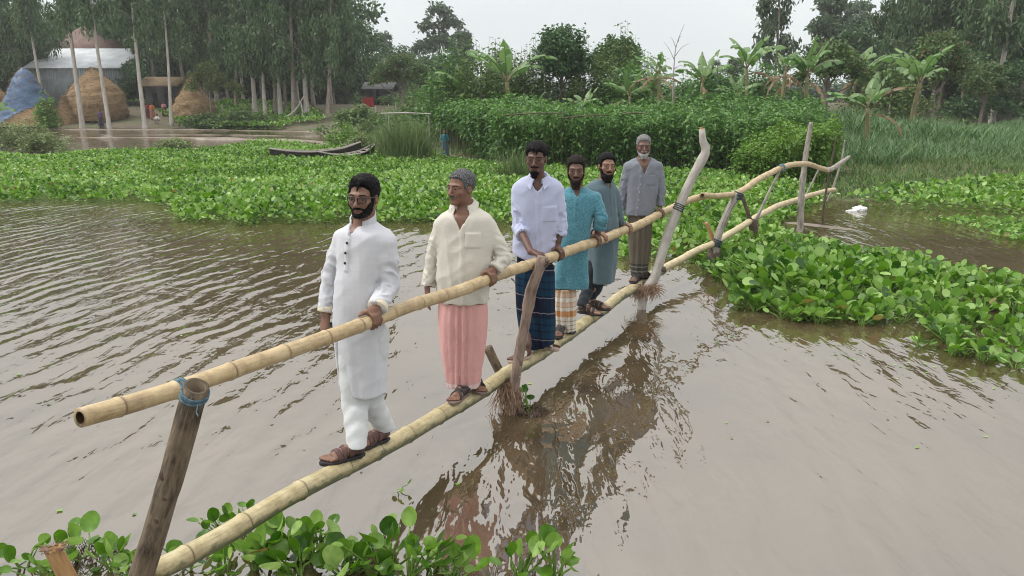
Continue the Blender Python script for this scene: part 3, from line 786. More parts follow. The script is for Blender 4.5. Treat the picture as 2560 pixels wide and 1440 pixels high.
        z = (X - heel[0]) * u_[0] + (Y - heel[1]) * u_[1] + (Z - heel[2]) * u_[2]
        skin_d = FF.v.copy()
        sf = FF.like()
        for kind, t0, wd, kk in sd['straps']:
            if kind == 'band': d = np.maximum(skin_d - 0.0075, np.abs(t + kk * b - t0) - wd)
            else: d = np.maximum(skin_d - 0.006, np.abs(np.abs(b) - (t0 - t) * 0.42) - wd); d = np.maximum(d, np.maximum(t - t0, 0.09 - t))
            if kind == 'back': d = np.maximum(skin_d - 0.0075, np.maximum(np.abs(z - t0) - wd, t - 0.09))
            d = np.maximum(np.maximum(d, 0.012 - z), z - 0.082); sf.v = smin(sf.v, d, 0.002)
        half = np.interp(t, [0, 0.03, 0.11, 0.18, 0.22, 0.262, 0.27], [0.016, 0.034, 0.034, 0.046, 0.046, 0.020, 0.0])
        so = np.maximum(np.maximum(np.abs(b) - half, np.maximum(-0.006 - t, t - 0.266)), np.abs(z - 0.010) - 0.0105)
        V, Fq = (lambda q: q.mesh())(sf)
        s2 = FF.like(); s2.v = so.astype(np.float32)
        V2, F2 = s2.mesh()
        so_ = MB().add(V2, F2).build('sandal', sd['sole'], root, org)
        if len(V): MB().add(V, Fq).build('strap', sd['mat'], so_)
        if len(V):
            st_ = so_.children[0]; me = st_.data
            co = np.empty(len(V) * 3, np.float32); me.vertices.foreach_get('co', co); me.vertices.foreach_set('co', (co.reshape(-1, 3) - org.astype(np.float32)).ravel()); me.update()
    return dict(root=root, org=org, hc=hc, R=R, hs=hs, tips=tips, arms=arms)
# ------------------------------------------------------------------ the six men
def ypole(px): return float(pole_at(px)[0][1])
def pleat(a1=0.07, n1=15, a2=0.03, n2=8, ph=0.0, sw=0.55, off=0.0):
    def f(th, Z, r):
        w = np.exp(-((th - off) / sw) ** 2)
        q = a1 * w * np.sin((th - off) * n1 + 0.6 * np.sin(Z * 5 + ph)) + a2 * np.sin(th * n2 + ph + 0.9 * np.sin(Z * 4)) * (1 - w)
        return q
    return f
M_KURTA_W = m_cloth('white_slub_cotton', (0.505, 0.51, 0.545), 0.045)
M_TROUSER_W = m_cloth('white_trouser_cotton', (0.53, 0.545, 0.555), 0.03)
M_CREAM = m_cloth('cream_cuff', (0.62, 0.55, 0.41), 0.04)
M_SHIRT_C = m_cloth('cream_shirt', (0.51, 0.485, 0.425), 0.04)
M_SHIRT_W = m_cloth('pale_lilac_white_shirt', (0.40, 0.425, 0.57), 0.05)
M_TURQ = m_cloth('turquoise_print', (0.045, 0.155, 0.205), 0.14, col2=(0.085, 0.225, 0.275), mott=95)
M_TEAL = m_cloth('grey_teal_cloth', (0.082, 0.122, 0.142), 0.08)
M_GREY = m_cloth('grey_shirt', (0.165, 0.178, 0.208), 0.10)
M_PINK = m_stripes('pink_lungi_weave', [(0, (0.70, 0.66, 0.66)), (0.016, (0.55, 0.30, 0.30)), (0.030, (0.60, 0.30, 0.29)), (0.052, (0.66, 0.36, 0.34))], 2.0, [(0, (0.66, 0.35, 0.33)), (0.85, (0.70, 0.43, 0.40))], 0.012, 0.5)
M_PINKB = m_cloth('lungi_border', (0.62, 0.56, 0.54), 0.25, col2=(0.60, 0.25, 0.24), mott=60)
NV, BL, LN = (0.007, 0.012, 0.030), (0.008, 0.042, 0.085), (0.30, 0.26, 0.29)
M_NAVY = m_stripes('navy_check_lungi', [(0, LN), (0.022, NV), (0.36, LN), (0.38, NV), (0.42, BL), (0.56, NV), (0.60, BL), (0.72, NV), (0.76, BL), (0.88, NV)], 0.36, [(0, NV), (0.35, BL), (0.50, NV), (0.60, BL), (0.75, NV)], 0.20, 0.38)
W_, T_, O_, G_ = (0.62, 0.58, 0.52), (0.42, 0.25, 0.14), (0.50, 0.20, 0.045), (0.30, 0.24, 0.12)
M_TAN = m_stripes('tan_striped_lungi', [(0, W_), (0.06, G_), (0.08, W_), (0.15, G_), (0.17, W_), (0.25, G_), (0.27, W_), (0.36, O_), (0.50, W_), (0.58, T_), (0.60, (0.58, 0.42, 0.32)), (0.68, T_), (0.70, W_), (0.80, T_), (0.82, (0.50, 0.36, 0.26)), (0.9, T_)], 0.40, [(0, W_), (0.5, T_), (0.62, W_), (0.8, G_)], 0.11, 0.22)
D_ = (0.018, 0.020, 0.022)
M_OLIVE = m_stripes('olive_lungi', [(0, D_), (0.07, (0.2, 0.2, 0.19)), (0.085, D_), (0.125, (0.2, 0.2, 0.19)), (0.14, D_), (0.165, (0.118, 0.10, 0.075))], 1.0, [(0, (0.118, 0.10, 0.075)), (0.9, (0.145, 0.125, 0.098))], 0.03, 0.4)
M_BLACKT = m_cloth('black_trousers', (0.016, 0.020, 0.026), 0.1)
M_BROWN_L = m_plain('brown_leather', (0.085, 0.040, 0.036), 0.55); M_DARK_L = m_plain('dark_leather', (0.024, 0.020, 0.020), 0.55)
M_SOLE = m_plain('dark_sole', (0.016, 0.015, 0.016), 0.7); M_SOLE_T = m_plain('tan_sole', (0.34, 0.27, 0.21), 0.7); M_STRAP_W = m_plain('off_white_strap', (0.62, 0.56, 0.46), 0.6)
M_SOLE_B = m_plain('brown_sole', (0.14, 0.10, 0.085), 0.7)
M_BTN_D = m_plain('dark_button', (0.015, 0.015, 0.02), 0.3); M_BTN_W = m_plain('white_button', (0.75, 0.75, 0.75), 0.3)
THREE = [('band', 0.085, 0.017, 0.15), ('band', 0.128, 0.014, 0.1), ('band', 0.168, 0.013, -0.1), ('back', 0.052, 0.012, 0)]
CROSS = [('band', 0.150, 0.013, 0.75), ('band', 0.150, 0.013, -0.75), ('back', 0.050, 0.012, 0), ('band', 0.075, 0.012, 0)]
FLIP = [('vee', 0.195, 0.009, 0)]
G_MEN = 'men standing in line on the bamboo bridge'
MEN = {}
def man1():
    y = ypole(905) + 0.03
    return person(dict(y=y, yaw=24, skin='mid', seed=1.3, h=0.0046, group=G_MEN,
        label='man in long white kurta, white trousers and glasses, nearest to the camera on the bridge',
        feet=[(860, 50, 0.0), (932, 38, -0.005)],
        head=(909, 492, -0.02, 15, -2, 2), hs=0.915, neck=(908, 555, 0.02), hair=BLACK_HAIR, hair_t=0.010, top=0.8,
        hairline=[(-0.12, -0.070), (-0.05, -0.055), (-0.035, 0.012), (0.012, 0.012), (0.018, -0.026), (0.038, -0.022), (0.042, 0.042), (0.060, 0.066), (0.11, 0.074)],
        locks=[((-0.012, 0.082, 0.085), (-0.004, 0.093, 0.048), 0.010, 0.004), ((0.03, 0.05, 0.098), (-0.03, 0.06, 0.098), 0.020, 0.017)],
        beard=dict(t=0.0042, lipw=0.02, liph=0.0080, mat=BLACK_HAIR, line=[(0, -0.084), (0.020, -0.082), (0.034, -0.060), (0.050, -0.050), (0.062, -0.036), (0.075, 0.01)], low=0.118),
        torso=[(552, 884, 936, 0.062, 0.02), (563, 868, 952, 0.082, 0.02), (580, 848, 980, 0.102), (612, 843, 984, 0.114), (660, 843, 974, 0.116), (720, 839, 960, 0.122), (780, 836, 957, 0.122), (850, 839, 964, 0.118), (905, 845, 967, 0.115), (950, 852, 966, 0.113), (984, 858, 966, 0.112)],
        arms=dict(R=dict(sh=(856, 597, 0.06), el=(826, 690, 0.06), wr=(815, 783, 0.02), d=(-0.10, -0.25, -1), n=(-0.75, -0.6, 0.1), side=1, hand=dict(curl=(28, 35, 25)), sr=(0.052, 0.047, 0.039)),
                  L=dict(sh=(967, 607, -0.06), el=(973, 712, -0.05), rail=926, wr=(941, 772, 0.035), grip=dict(phi0=2), sr=(0.056, 0.053, 0.046))),
        hips=[(885, 840), (930, 840)], knees=[(888, 1005, -0.03), (926, 1000, 0.05)],
        lower=dict(hem=[(882, 1132, -0.01), (931, 1112, 0.07)], r=(0.098, 0.076, 0.056), mat=M_TROUSER_W),
        shirt=dict(name='kurta', mat=M_KURTA_W, cuff_mat=M_CREAM, neck_r=0.063, vee=0.075, vw=0.36, vx=-0.012, placket=(-0.012, 0.24, 0.06), collar=('band', 0.030, 0.52, 0.42),
                   buttons=[(-0.016, -0.082, 0.008), (-0.021, -0.135, 0.008), (-0.026, -0.19, 0.008)], button_mat=M_BTN_D,
                   fold=lambda th, Z, r: 0.025 * np.sin(th * 7 + 2) * np.clip((1.35 - Z) / 0.5, 0, 1) + 0.012 * np.sin(th * 13) * np.clip((1.2 - Z) / 0.5, 0, 1),
                   cut=lambda x, yf, z: np.maximum(-(z + 0.985 + np.where(yf > 0.0, -0.03, 0.03) + 0.03 * x), np.minimum(0.0085 - np.abs(np.abs(x) - 0.112 + 0 * yf), np.minimum(yf + 0.06, -0.62 - z)) ), wr=0.0055),
        sandal=dict(straps=THREE, mat=M_BROWN_L, sole=M_SOLE)))
def man2():
    y = ypole(1165) + 0.04
    return person(dict(y=y, yaw=8, skin='tan', seed=2.1, h=0.005, group=G_MEN,
        label='man in cream shirt and pink lungi looking towards the left',
        feet=[(1146, 22, 0.015), (1186, -18, 0.03)],
        head=(1152, 469, -0.01, 42, -1, 0), hs=0.97, neck=(1160, 524, 0.02), hair=SALT_HAIR, brow=BLACK_HAIR, hair_t=0.008, top=0.5,
        hairline=[(-0.12, -0.070), (-0.05, -0.050), (-0.035, 0.012), (0.012, 0.012), (0.018, -0.010), (0.030, -0.006), (0.036, 0.040), (0.055, 0.068), (0.11, 0.075)],
        beard=dict(t=-0.01, mat=SALT_HAIR, line=[(0, -0.2), (0.1, -0.2)], mt=0.0028),
        torso=[(516, 1136, 1186, 0.062, 0.02), (527, 1116, 1208, 0.085, 0.02), (546, 1096, 1232, 0.108), (600, 1093, 1236, 0.122), (650, 1093, 1230, 0.135), (695, 1091, 1226, 0.140), (725, 1093, 1224, 0.134), (752, 1096, 1220, 0.128)],
        arms=dict(R=dict(sh=(1104, 566, 0.02), el=(1082, 645, 0.04), wr=(1071, 718, 0.02), d=(0.0, -0.15, -1), n=(-0.8, -0.6, 0), side=1, hand=dict(curl=(12, 20, 15)), sr=(0.056, 0.050, 0.043)),
                  L=dict(sh=(1224, 570, 0.0), el=(1261, 645, -0.02), rail=1222, wr=(1236, 674, 0.04), grip=dict(phi0=2), sr=(0.054, 0.051, 0.044))),
        hips=[(1132, 760), (1185, 760)], knees=[(1138, 870, -0.02), (1185, 870, -0.02)],
        lower=dict(name='lungi', mat=M_PINK, wrap=[(715, 1102, 1214, 0.108), (745, 1099, 1217, 0.112), (800, 1096, 1219, 0.122), (870, 1101, 1213, 0.116), (920, 1108, 1206, 0.110), (945, 1113, 1203, 0.112), (962, 1116, 1201, 0.114)], fold=pleat(0.085, 17, 0.03, 7, 0.5, 0.62, 0.1)),
        shirt=dict(mat=M_SHIRT_C, vee=0.125, vw=0.48, vx=0.0, placket=(0.010, 0.62, -0.012), pocket=(0.085, -0.175, 0.052, 0.052), collar=('fold', 0.036, 0.55, 0.4), buttons=[(0.03, -0.135, 0.004)], button_mat=M_BTN_D,
                   cut=lambda x, yf, z: -(z + 0.655 - 0.5 * np.clip(np.abs(x) - 0.10, 0, 0.1) + np.where(yf > 0, 0.10 * np.exp(-((x - 0.03) / 0.07) ** 2) * 0.45, -0.03)), wr=0.005),
        sandal=dict(straps=CROSS, mat=M_DARK_L, sole=M_SOLE_B)))
def man3():
    y = ypole(1330) + 0.03
    return person(dict(y=y, yaw=6, skin='dark', seed=3.7, h=0.005, group=G_MEN,
        label='man in white shirt with rolled sleeves and navy checked lungi, both hands on the rail',
        feet=[(1300, 40, 0.0), (1352, -48, 0.045)],
        head=(1341, 395, -0.10, 12, -6, 2), hs=0.99, neck=(1346, 454, -0.04), hair=BLACK_HAIR, hair_t=0.011, top=0.7,
        hairline=[(-0.12, -0.070), (-0.05, -0.040), (-0.035, 0.022), (0.012, 0.022), (0.018, 0.012), (0.036, 0.020), (0.042, 0.046), (0.060, 0.062), (0.11, 0.070)],
        locks=[((-0.02, 0.080, 0.085), (-0.015, 0.092, 0.052), 0.014, 0.007), ((0.02, 0.080, 0.085), (0.012, 0.090, 0.062), 0.012, 0.007)],
        beard=dict(t=0.006, mat=BLACK_HAIR, line=[(0, -0.082), (0.016, -0.083), (0.030, -0.088), (0.040, -0.12), (0.08, -0.2)], mt=0.0025, long=[((0.012, 0.076, -0.108), (0.010, 0.078, -0.138), 0.017, 0.012), ((-0.012, 0.076, -0.108), (-0.010, 0.078, -0.138), 0.017, 0.012)], low=0.135),
        torso=[(440, 1318, 1374, 0.062, -0.02), (450, 1298, 1392, 0.085, -0.02), (468, 1284, 1406, 0.110, -0.02), (520, 1284, 1404, 0.122, -0.01), (580, 1284, 1396, 0.118), (620, 1284, 1390, 0.118), (660, 1284, 1386, 0.118)],
        arms=dict(R=dict(sh=(1297, 478, 0.0), el=(1297, 568, -0.04), rail=1344, wr=(1327, 629, 0.035), roll=0.34, cuff=True, grip=dict(phi0=20, wrap=(0, 38, 66, 84), spread=0.024, tphi=-30), sr=(0.054, 0.050, 0.050)),
                  L=dict(sh=(1393, 478, 0.0), el=(1402, 566, -0.02), rail=1392, wr=(1392, 617, 0.03), roll=0.42, cuff=True, grip=dict(phi0=12), sr=(0.054, 0.050, 0.050))),
        hips=[(1312, 665), (1362, 665)], knees=[(1314, 780, -0.02), (1358, 780, -0.02)],
        lower=dict(name='lungi', mat=M_NAVY, wrap=[(630, 1293, 1382, 0.100), (660, 1290, 1384, 0.104), (700, 1287, 1388, 0.115), (780, 1291, 1389, 0.112), (835, 1300, 1389, 0.108), (878, 1312, 1386, 0.10)], fold=pleat(0.09, 13, 0.025, 6, 1.5, 0.6, 0.25), tilt=0.12,
                   cut=lambda x, y, z: -(z - 0.035 - 0.28 * np.clip(x + 0.02, 0, 0.2) - 0.25 * np.clip(-x - 0.06, 0, 0.2))),
        shirt=dict(mat=M_SHIRT_W, vee=0.075, vw=0.60, vx=0.0, placket=(0.0, 0.62, 0.0), pocket=(0.095, -0.235, 0.056, 0.062), collar=('fold', 0.034, 0.42, 0.4),
                   cut=lambda x, yf, z: -(z + 0.62 - 0.35 * np.clip(-x - 0.06, 0, 0.2)), wr=0.0065),
        sandal=dict(straps=FLIP, mat=M_STRAP_W, sole=M_SOLE_T)))
def man4():
    y = ypole(1408) + 0.11
    return person(dict(y=y, yaw=4, skin='deep', seed=4.9, h=0.0056, group=G_MEN,
        label='bearded man in turquoise kurta over a tan striped lungi',
        feet=[(1399, 14, 0.0, 0.25), (1420, -4, 0.02, 0.25)],
        head=(1440, 424, -0.02, 4, -5, 0), hs=0.97, neck=(1442, 482, 0.02), hair=BROWN_HAIR, hair_t=0.010, top=0.6,
        beard=dict(t=0.010, mat=BROWN_HAIR, line=[(0, -0.086), (0.020, -0.084), (0.034, -0.074), (0.050, -0.066), (0.062, -0.052), (0.075, -0.01)], low=0.14, long=[((0.022, 0.070, -0.108), (0.012, 0.085, -0.180), 0.026, 0.015), ((-0.022, 0.070, -0.108), (-0.012, 0.085, -0.180), 0.026, 0.015)]),
        torso=[(468, 1420, 1466, 0.062, 0.02), (478, 1406, 1482, 0.085, 0.02), (494, 1400, 1496, 0.108), (550, 1400, 1480, 0.122), (600, 1398, 1472, 0.122), (650, 1392, 1470, 0.116), (700, 1382, 1471, 0.118), (718, 1379, 1470, 0.120)],
        arms=dict(R=dict(sh=(1412, 496, 0.0), el=(1404, 560, 0.0), wr=(1403, 605, 0.03), d=(0, -0.1, -1), n=(-1, 0, 0), side=1, sr=(0.060, 0.052, 0.045)),
                  L=dict(sh=(1487, 496, 0.0), el=(1503, 548, -0.06), rail=1486, wr=(1491, 592, 0.035), roll=0.42, grip=dict(phi0=10), sr=(0.058, 0.057, 0.057))),
        hips=[(1400, 690), (1420, 690)], knees=[(1401, 765), (1421, 765)],
        lower=dict(name='lungi', mat=M_TAN, wrap=[(680, 1390, 1436, 0.095), (715, 1385, 1439, 0.100), (760, 1382, 1441, 0.112), (800, 1387, 1440, 0.108), (824, 1391, 1440, 0.106)], fold=pleat(0.10, 14, 0.03, 7, 0.9, 0.9, 0.1)),
        shirt=dict(name='kurta', mat=M_TURQ, neck_r=0.060, vee=0.04, vw=0.3, placket=(-0.005, 0.22, 0.0), collar=('band', 0.026, 0.2, 0.4), fold=lambda th, Z, r: 0.05 * np.sin(th * 6 + 1) * np.clip((1.15 - Z) / 0.4, 0, 1), wr=0.005,
                   buttons=[(-0.005, -0.07, 0.005), (-0.005, -0.12, 0.005), (-0.005, -0.17, 0.005)], button_mat=M_BTN_D),
        sandal=dict(straps=THREE, mat=M_DARK_L, sole=M_SOLE)))
def man5():
    y = ypole(1480) + 0.14
    return person(dict(y=y, yaw=-34, skin='fair', seed=5.3, h=0.0056, group=G_MEN,
        label='smiling bearded man in long grey teal kurta and black trousers',
        feet=[(1474, -62, 0.0), (1494, -52, 0.01)],
        head=(1517, 414, -0.02, -12, 0, 3), hs=0.98, neck=(1508, 464, 0.02), hair=BLACK_HAIR, hair_t=0.011, top=0.6,
        beard=dict(t=0.008, mat=BLACK_HAIR, line=[(0, -0.087), (0.020, -0.085), (0.034, -0.076), (0.050, -0.069), (0.062, -0.052), (0.075, -0.012)], low=0.14, long=[((0.020, 0.068, -0.105), (0.014, 0.075, -0.145), 0.030, 0.022), ((-0.020, 0.068, -0.105), (-0.014, 0.075, -0.145), 0.030, 0.022), ((-0.03, 0.04, -0.105), (0.03, 0.04, -0.105), 0.034, 0.034)]),
        torso=[(448, 1488, 1526, 0.062, 0.02), (458, 1474, 1536, 0.085, 0.02), (476, 1466, 1541, 0.108), (520, 1468, 1541, 0.125), (560, 1470, 1544, 0.142), (600, 1472, 1543, 0.140), (650, 1473, 1539, 0.125), (704, 1474, 1534, 0.122)],
        arms=dict(R=dict(sh=(1478, 474, -0.04), el=(1476, 542, -0.10), rail=1503, wr=(1488, 584, 0.06), grip=dict(phi0=-40), sr=(0.060, 0.052, 0.042)),
                  L=dict(sh=(1536, 484, 0.06), el=(1546, 545, 0.06), rail=1566, wr=(1557, 570, 0.05), grip=dict(phi0=-2), sr=(0.058, 0.050, 0.044))),
        hips=[(1490, 650), (1512, 650)], knees=[(1471, 722, -0.01), (1491, 720, 0.02)],
        lower=dict(hem=[(1464, 787, -0.01), (1489, 774, 0.03)], r=(0.085, 0.062, 0.048), mat=M_BLACKT),
        shirt=dict(name='kurta', mat=M_TEAL, neck_r=0.060, vee=0.04, vw=0.3, placket=(0.0, 0.26, 0.0), collar=('band', 0.034, 0.2, 0.4), fold=lambda th, Z, r: 0.05 * np.sin(th * 6 + 2) * np.clip((1.15 - Z) / 0.4, 0, 1), wr=0.0055),
        sandal=dict(straps=THREE, mat=M_DARK_L, sole=M_SOLE)))
def man6():
    y = ypole(1597) + 0.06
    return person(dict(y=y, yaw=2, skin='deep', seed=6.2, h=0.006, group=G_MEN,
        label='old man with white beard in grey shirt and brown lungi, farthest along the bridge',
        feet=[(1590, 28, -0.01), (1609, -25, 0.02)],
        head=(1609, 365, 0.0, 3, -3, 0), hs=0.98, neck=(1608, 408, 0.02), hair=GREY_HAIR, brow=SALT_HAIR, hair_t=0.009, top=0.6,
        hairline=[(-0.12, -0.070), (-0.05, -0.050), (-0.035, 0.008), (0.012, 0.008), (0.018, -0.012), (0.034, -0.008), (0.040, 0.040), (0.055, 0.066), (0.11, 0.072)],
        beard=dict(t=0.008, mat=WHITE_BEARD, line=[(0, -0.086), (0.020, -0.084), (0.034, -0.080), (0.050, -0.074), (0.062, -0.060), (0.075, -0.03)], low=0.135, mt=0.0035, long=[((0.02, 0.066, -0.100), (0.016, 0.072, -0.128), 0.024, 0.018), ((-0.02, 0.066, -0.100), (-0.016, 0.072, -0.128), 0.024, 0.018)]),
        torso=[(394, 1588, 1629, 0.062, 0.02), (402, 1574, 1642, 0.085, 0.02), (416, 1566, 1650, 0.105), (470, 1566, 1645, 0.118), (505, 1564, 1639, 0.118), (536, 1562, 1634, 0.118)],
        arms=dict(R=dict(sh=(1571, 418, 0.0), el=(1557, 478, 0.02), wr=(1548, 528, 0.0), d=(0, -0.1, -1), n=(-1, -0.2, 0), side=1, sr=(0.056, 0.050, 0.044)),
                  L=dict(sh=(1645, 418, 0.0), el=(1653, 474, 0.0), rail=1648, wr=(1650, 515, 0.03), grip=dict(phi0=5), sr=(0.056, 0.050, 0.044))),
        hips=[(1584, 545), (1615, 545)], knees=[(1585, 620), (1612, 620)],
        lower=dict(name='lungi', mat=M_OLIVE, wrap=[(520, 1574, 1626, 0.098), (540, 1572, 1628, 0.104), (580, 1570, 1629, 0.118), (640, 1573, 1623, 0.118), (690, 1578, 1617, 0.122)], fold=pleat(0.10, 12, 0.025, 6, 0.2, 0.7, 0.1)),
        shirt=dict(mat=M_GREY, vee=0.105, vw=0.46, placket=(-0.03, 0.6, 0.07), pocket=(0.08, -0.17, 0.05, 0.055), collar=('fold', 0.034, 0.42, 0.4), buttons=[(-0.037, -0.12, 0.005), (-0.043, -0.21, 0.005), (-0.049, -0.30, 0.005), (-0.055, -0.39, 0.005), (-0.061, -0.48, 0.005)], button_mat=M_BTN_W, wr=0.006),
        sandal=dict(straps=CROSS, mat=M_DARK_L, sole=M_SOLE)))
def glasses(m):
    hc, R, hs, org = m['hc'], m['R'], m['hs'], m['org']; W = lambda x, y, z: hc + R @ np.array([x, y, z]) * hs
    fm = m_plain('dark_glasses_frame', (0.02, 0.011, 0.012), 0.25, 0.5); b = MB(); lens = MB()
    for q in (1, -1):
        a = np.linspace(0, 2 * np.pi, 25); e = 3.2
        rx = 0.0235 * np.sign(np.cos(a)) * np.abs(np.cos(a)) ** (2 / e); rz = 0.0175 * np.sign(np.sin(a)) * np.abs(np.sin(a)) ** (2 / e)
        P = np.array([W(q * 0.0335 + x, 0.101 - 0.28 * max(abs(q * 0.0335 + x) - 0.02, 0), z - 0.004) for x, z in zip(rx, rz)])
        b.add(*tube(P, 0.0026, 6, False)); lens.add(P[:-1], np.arange(24)[None, :])
        hx = 0.0575
        b.add(*tube([W(q * hx, 0.0905, 0.005), W(q * 0.072, 0.072, 0.007), W(q * 0.0805, 0.03, 0.008), W(q * 0.081, -0.012, 0.006), W(q * 0.080, -0.03, -0.012)], 0.0026, 6))
    b.add(*tube([W(0.009, 0.103, 0.004), W(0, 0.106, 0.006), W(-0.009, 0.103, 0.004)], 0.0026, 6))
    g = b.build('glasses', fm, m['root'], org)
    lm, nt, bs, out = mat('tinted_lens'); t = N(nt, 'BsdfTransparent'); t.inputs[0].default_value = (0.95, 0.96, 0.96, 1); mx = N(nt, 'MixShader'); mx.inputs[0].default_value = 0.07
    bs.inputs['Roughness'].default_value = 0.05; bs.inputs['Base Color'].default_value = (0.12, 0.13, 0.13, 1); L(nt, t.outputs[0], mx.inputs[1]); L(nt, bs.outputs[0], mx.inputs[2]); L(nt, mx.outputs[0], out.inputs[0])
    lens.build('lens', lm, g, org, smooth=False)

def phone(m):
    t = m['tips']['R']; wr = m['arms']['R'][2]; c = (t[0] + t[1] + t[2]) / 3; d = nrm(t[1] - wr); n = nrm(np.array([-0.75, -0.6, 0.1]) - d * np.dot(d, [-0.75, -0.6, 0.1])); w = np.cross(d, n); c = c - d * 0.015 - n * 0.012 + w * 0.012; R = np.stack([w, n, d], 1)
    b = MB()
    for z0, z1, a in ((-0.068, -0.064, 0.030), (-0.064, 0.064, 0.034), (0.064, 0.068, 0.030)): b.add(*box((-a, -0.004, z0), (a, 0.004, z1), R, c))
    o = b.build('mobile_phone', m_plain('dark_phone_glass', (0.02, 0.022, 0.026), 0.15, 0.5), None, c, smooth=False); o.location = tuple(c); tag(o, 'dark mobile phone held low by the man in white kurta', 'phone')
    V, F_ = box((-0.031, 0.0042, -0.062), (0.031, 0.0050, 0.062), R, c); MB().add(V, F_).build('back_cover', m_plain('grey_phone_back', (0.20, 0.19, 0.19), 0.3, 0.5), o, c, smooth=False)
# ------------------------------------------------------------------ bamboo and posts of the bridge
def m_bamboo(name, c1, c2, c3, dirt=0.0, moss=None):
    m, nt, b, out = mat(name)
    at = N(nt, 'Attribute', attribute_name='node'); side = N(nt, 'Attribute', attribute_name='under')
    n = N(nt, 'TexNoise'); n.inputs['Scale'].default_value = 9; n.inputs['Detail'].default_value = 6; n.inputs['Roughness'].default_value = 0.7; L(nt, coords(nt), n.inputs[0])
    r = ramp(nt, n.outputs[0], [(0.30, c1), (0.52, c2), (0.72, c3)])
    nd = N(nt, 'MixRGB'); nd.inputs[2].default_value = (c1[0] * 0.45, c1[1] * 0.40, c1[2] * 0.36, 1); L(nt, at.outputs['Fac'], nd.inputs[0]); L(nt, r.outputs[0], nd.inputs[1]); last = nd.outputs[0]
    n2 = N(nt, 'TexNoise'); n2.inputs['Scale'].default_value = 26; n2.inputs['Detail'].default_value = 5; n2.inputs['Roughness'].default_value = 0.75; L(nt, coords(nt), n2.inputs[0])
    sp = ramp(nt, n2.outputs[0], [(0.60, (0, 0, 0)), (0.70, (1, 1, 1))])
    k = N(nt, 'Math', operation='MULTIPLY'); k.inputs[1].default_value = 0.55; L(nt, sp.outputs[0], k.inputs[0])
    d2 = N(nt, 'MixRGB'); d2.inputs[2].default_value = (c1[0] * 0.5, c1[1] * 0.42, c1[2] * 0.34, 1); L(nt, k.outputs[0], d2.inputs[0]); L(nt, last, d2.inputs[1]); last = d2.outputs[0]
    st = N(nt, 'TexNoise'); st.inputs['Scale'].default_value = 5; st.inputs['Detail'].default_value = 6; st.inputs['Roughness'].default_value = 0.7; L(nt, coords(nt, (22, 1.4, 1), 'cuv'), st.inputs[0])
    sr = ramp(nt, st.outputs[0], [(0.48, (0, 0, 0)), (0.68, (0.55, 0.55, 0.55))]); d4 = N(nt, 'MixRGB'); d4.inputs[2].default_value = (c1[0] * 0.55, c1[1] * 0.55, c1[2] * 0.62, 1); L(nt, sr.outputs[0], d4.inputs[0]); L(nt, last, d4.inputs[1]); last = d4.outputs[0]
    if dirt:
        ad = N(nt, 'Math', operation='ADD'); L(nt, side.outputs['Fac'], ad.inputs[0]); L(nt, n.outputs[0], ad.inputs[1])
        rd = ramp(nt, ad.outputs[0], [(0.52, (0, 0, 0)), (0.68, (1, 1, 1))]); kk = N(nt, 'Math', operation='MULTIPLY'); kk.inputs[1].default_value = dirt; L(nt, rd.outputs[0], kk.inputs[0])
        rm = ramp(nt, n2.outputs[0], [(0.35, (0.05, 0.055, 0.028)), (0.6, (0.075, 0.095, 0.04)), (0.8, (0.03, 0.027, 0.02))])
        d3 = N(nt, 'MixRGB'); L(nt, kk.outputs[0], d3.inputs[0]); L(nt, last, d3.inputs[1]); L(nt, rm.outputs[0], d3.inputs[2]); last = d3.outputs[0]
    L(nt, last, b.inputs['Base Color']); b.inputs['Roughness'].default_value = 0.42; b.inputs['Specular IOR Level'].default_value = 0.4
    bump(nt, b, n2.outputs[0], 0.25, 0.004); return m
def bamboo(pts, rad, spacing, seed=0, hollow=0.62, seg=22):
    n = 40; P0, r0, s0 = resample(pts, n, rad); Lt = s0[-1]
    rs = np.random.default_rng(seed); nodes = []; x = spacing * 0.55
    while x < Lt: nodes.append(x); x += spacing * rs.uniform(0.85, 1.18)
    smp = set(np.linspace(0, Lt, max(30, int(Lt / 0.06))).tolist())
    for q in nodes:
        for d in (-0.035, -0.016, -0.009, -0.004, 0.0, 0.004, 0.009, 0.016, 0.035): smp.add(min(max(q + d, 0), Lt))
    s = np.array(sorted(smp)); P = np.stack([np.interp(s, s0, P0[:, k]) for k in range(3)], 1); r = np.interp(s, s0, r0)
    dn = np.min(np.abs(s[:, None] - np.array(nodes)[None]), 1) if nodes else np.full(len(s), 9.0)
    sg = np.array([(s_ - nodes[int(np.argmin(np.abs(np.array(nodes) - s_)))]) if nodes else 9 for s_ in s])
    r = r * (1 + 0.085 * np.exp(-((sg + 0.004) / 0.011) ** 2) - 0.05 * np.exp(-((sg - 0.006) / 0.006) ** 2) + 0.025 * np.exp(-(sg / 0.04) ** 2))
    # a slight kink at every node
    ph = rs.uniform(0, 6.28, 8)
    P = P + np.stack([np.sin(s * 7 + ph[0]) * 0.004, np.cos(s * 6 + ph[1]) * 0.004, np.sin(s * 5 + ph[2]) * 0.004], 1)
    V, Fc = tube(P, r, seg, True, hollow=hollow, wob=0.02, freq=5, seed=seed)
    node = np.repeat(np.exp(-((sg - 0.003) / 0.006) ** 2), seg)
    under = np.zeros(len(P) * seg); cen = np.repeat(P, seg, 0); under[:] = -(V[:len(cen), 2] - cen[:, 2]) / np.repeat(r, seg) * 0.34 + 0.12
    aa = np.tile(np.abs(np.linspace(0, 1, seg, endpoint=False) - 0.5) * 0.25, len(P)); cu = np.stack([aa, np.repeat(s, seg), aa * 0 + seed], 1); cu = np.concatenate([cu, np.full((len(V) - len(cu), 3), 0.3)])
    pad = len(V) - len(node); node = np.concatenate([node, np.full(pad, 0.8)]); under = np.concatenate([under, np.zeros(pad)])
    return V, Fc, node, under, cu
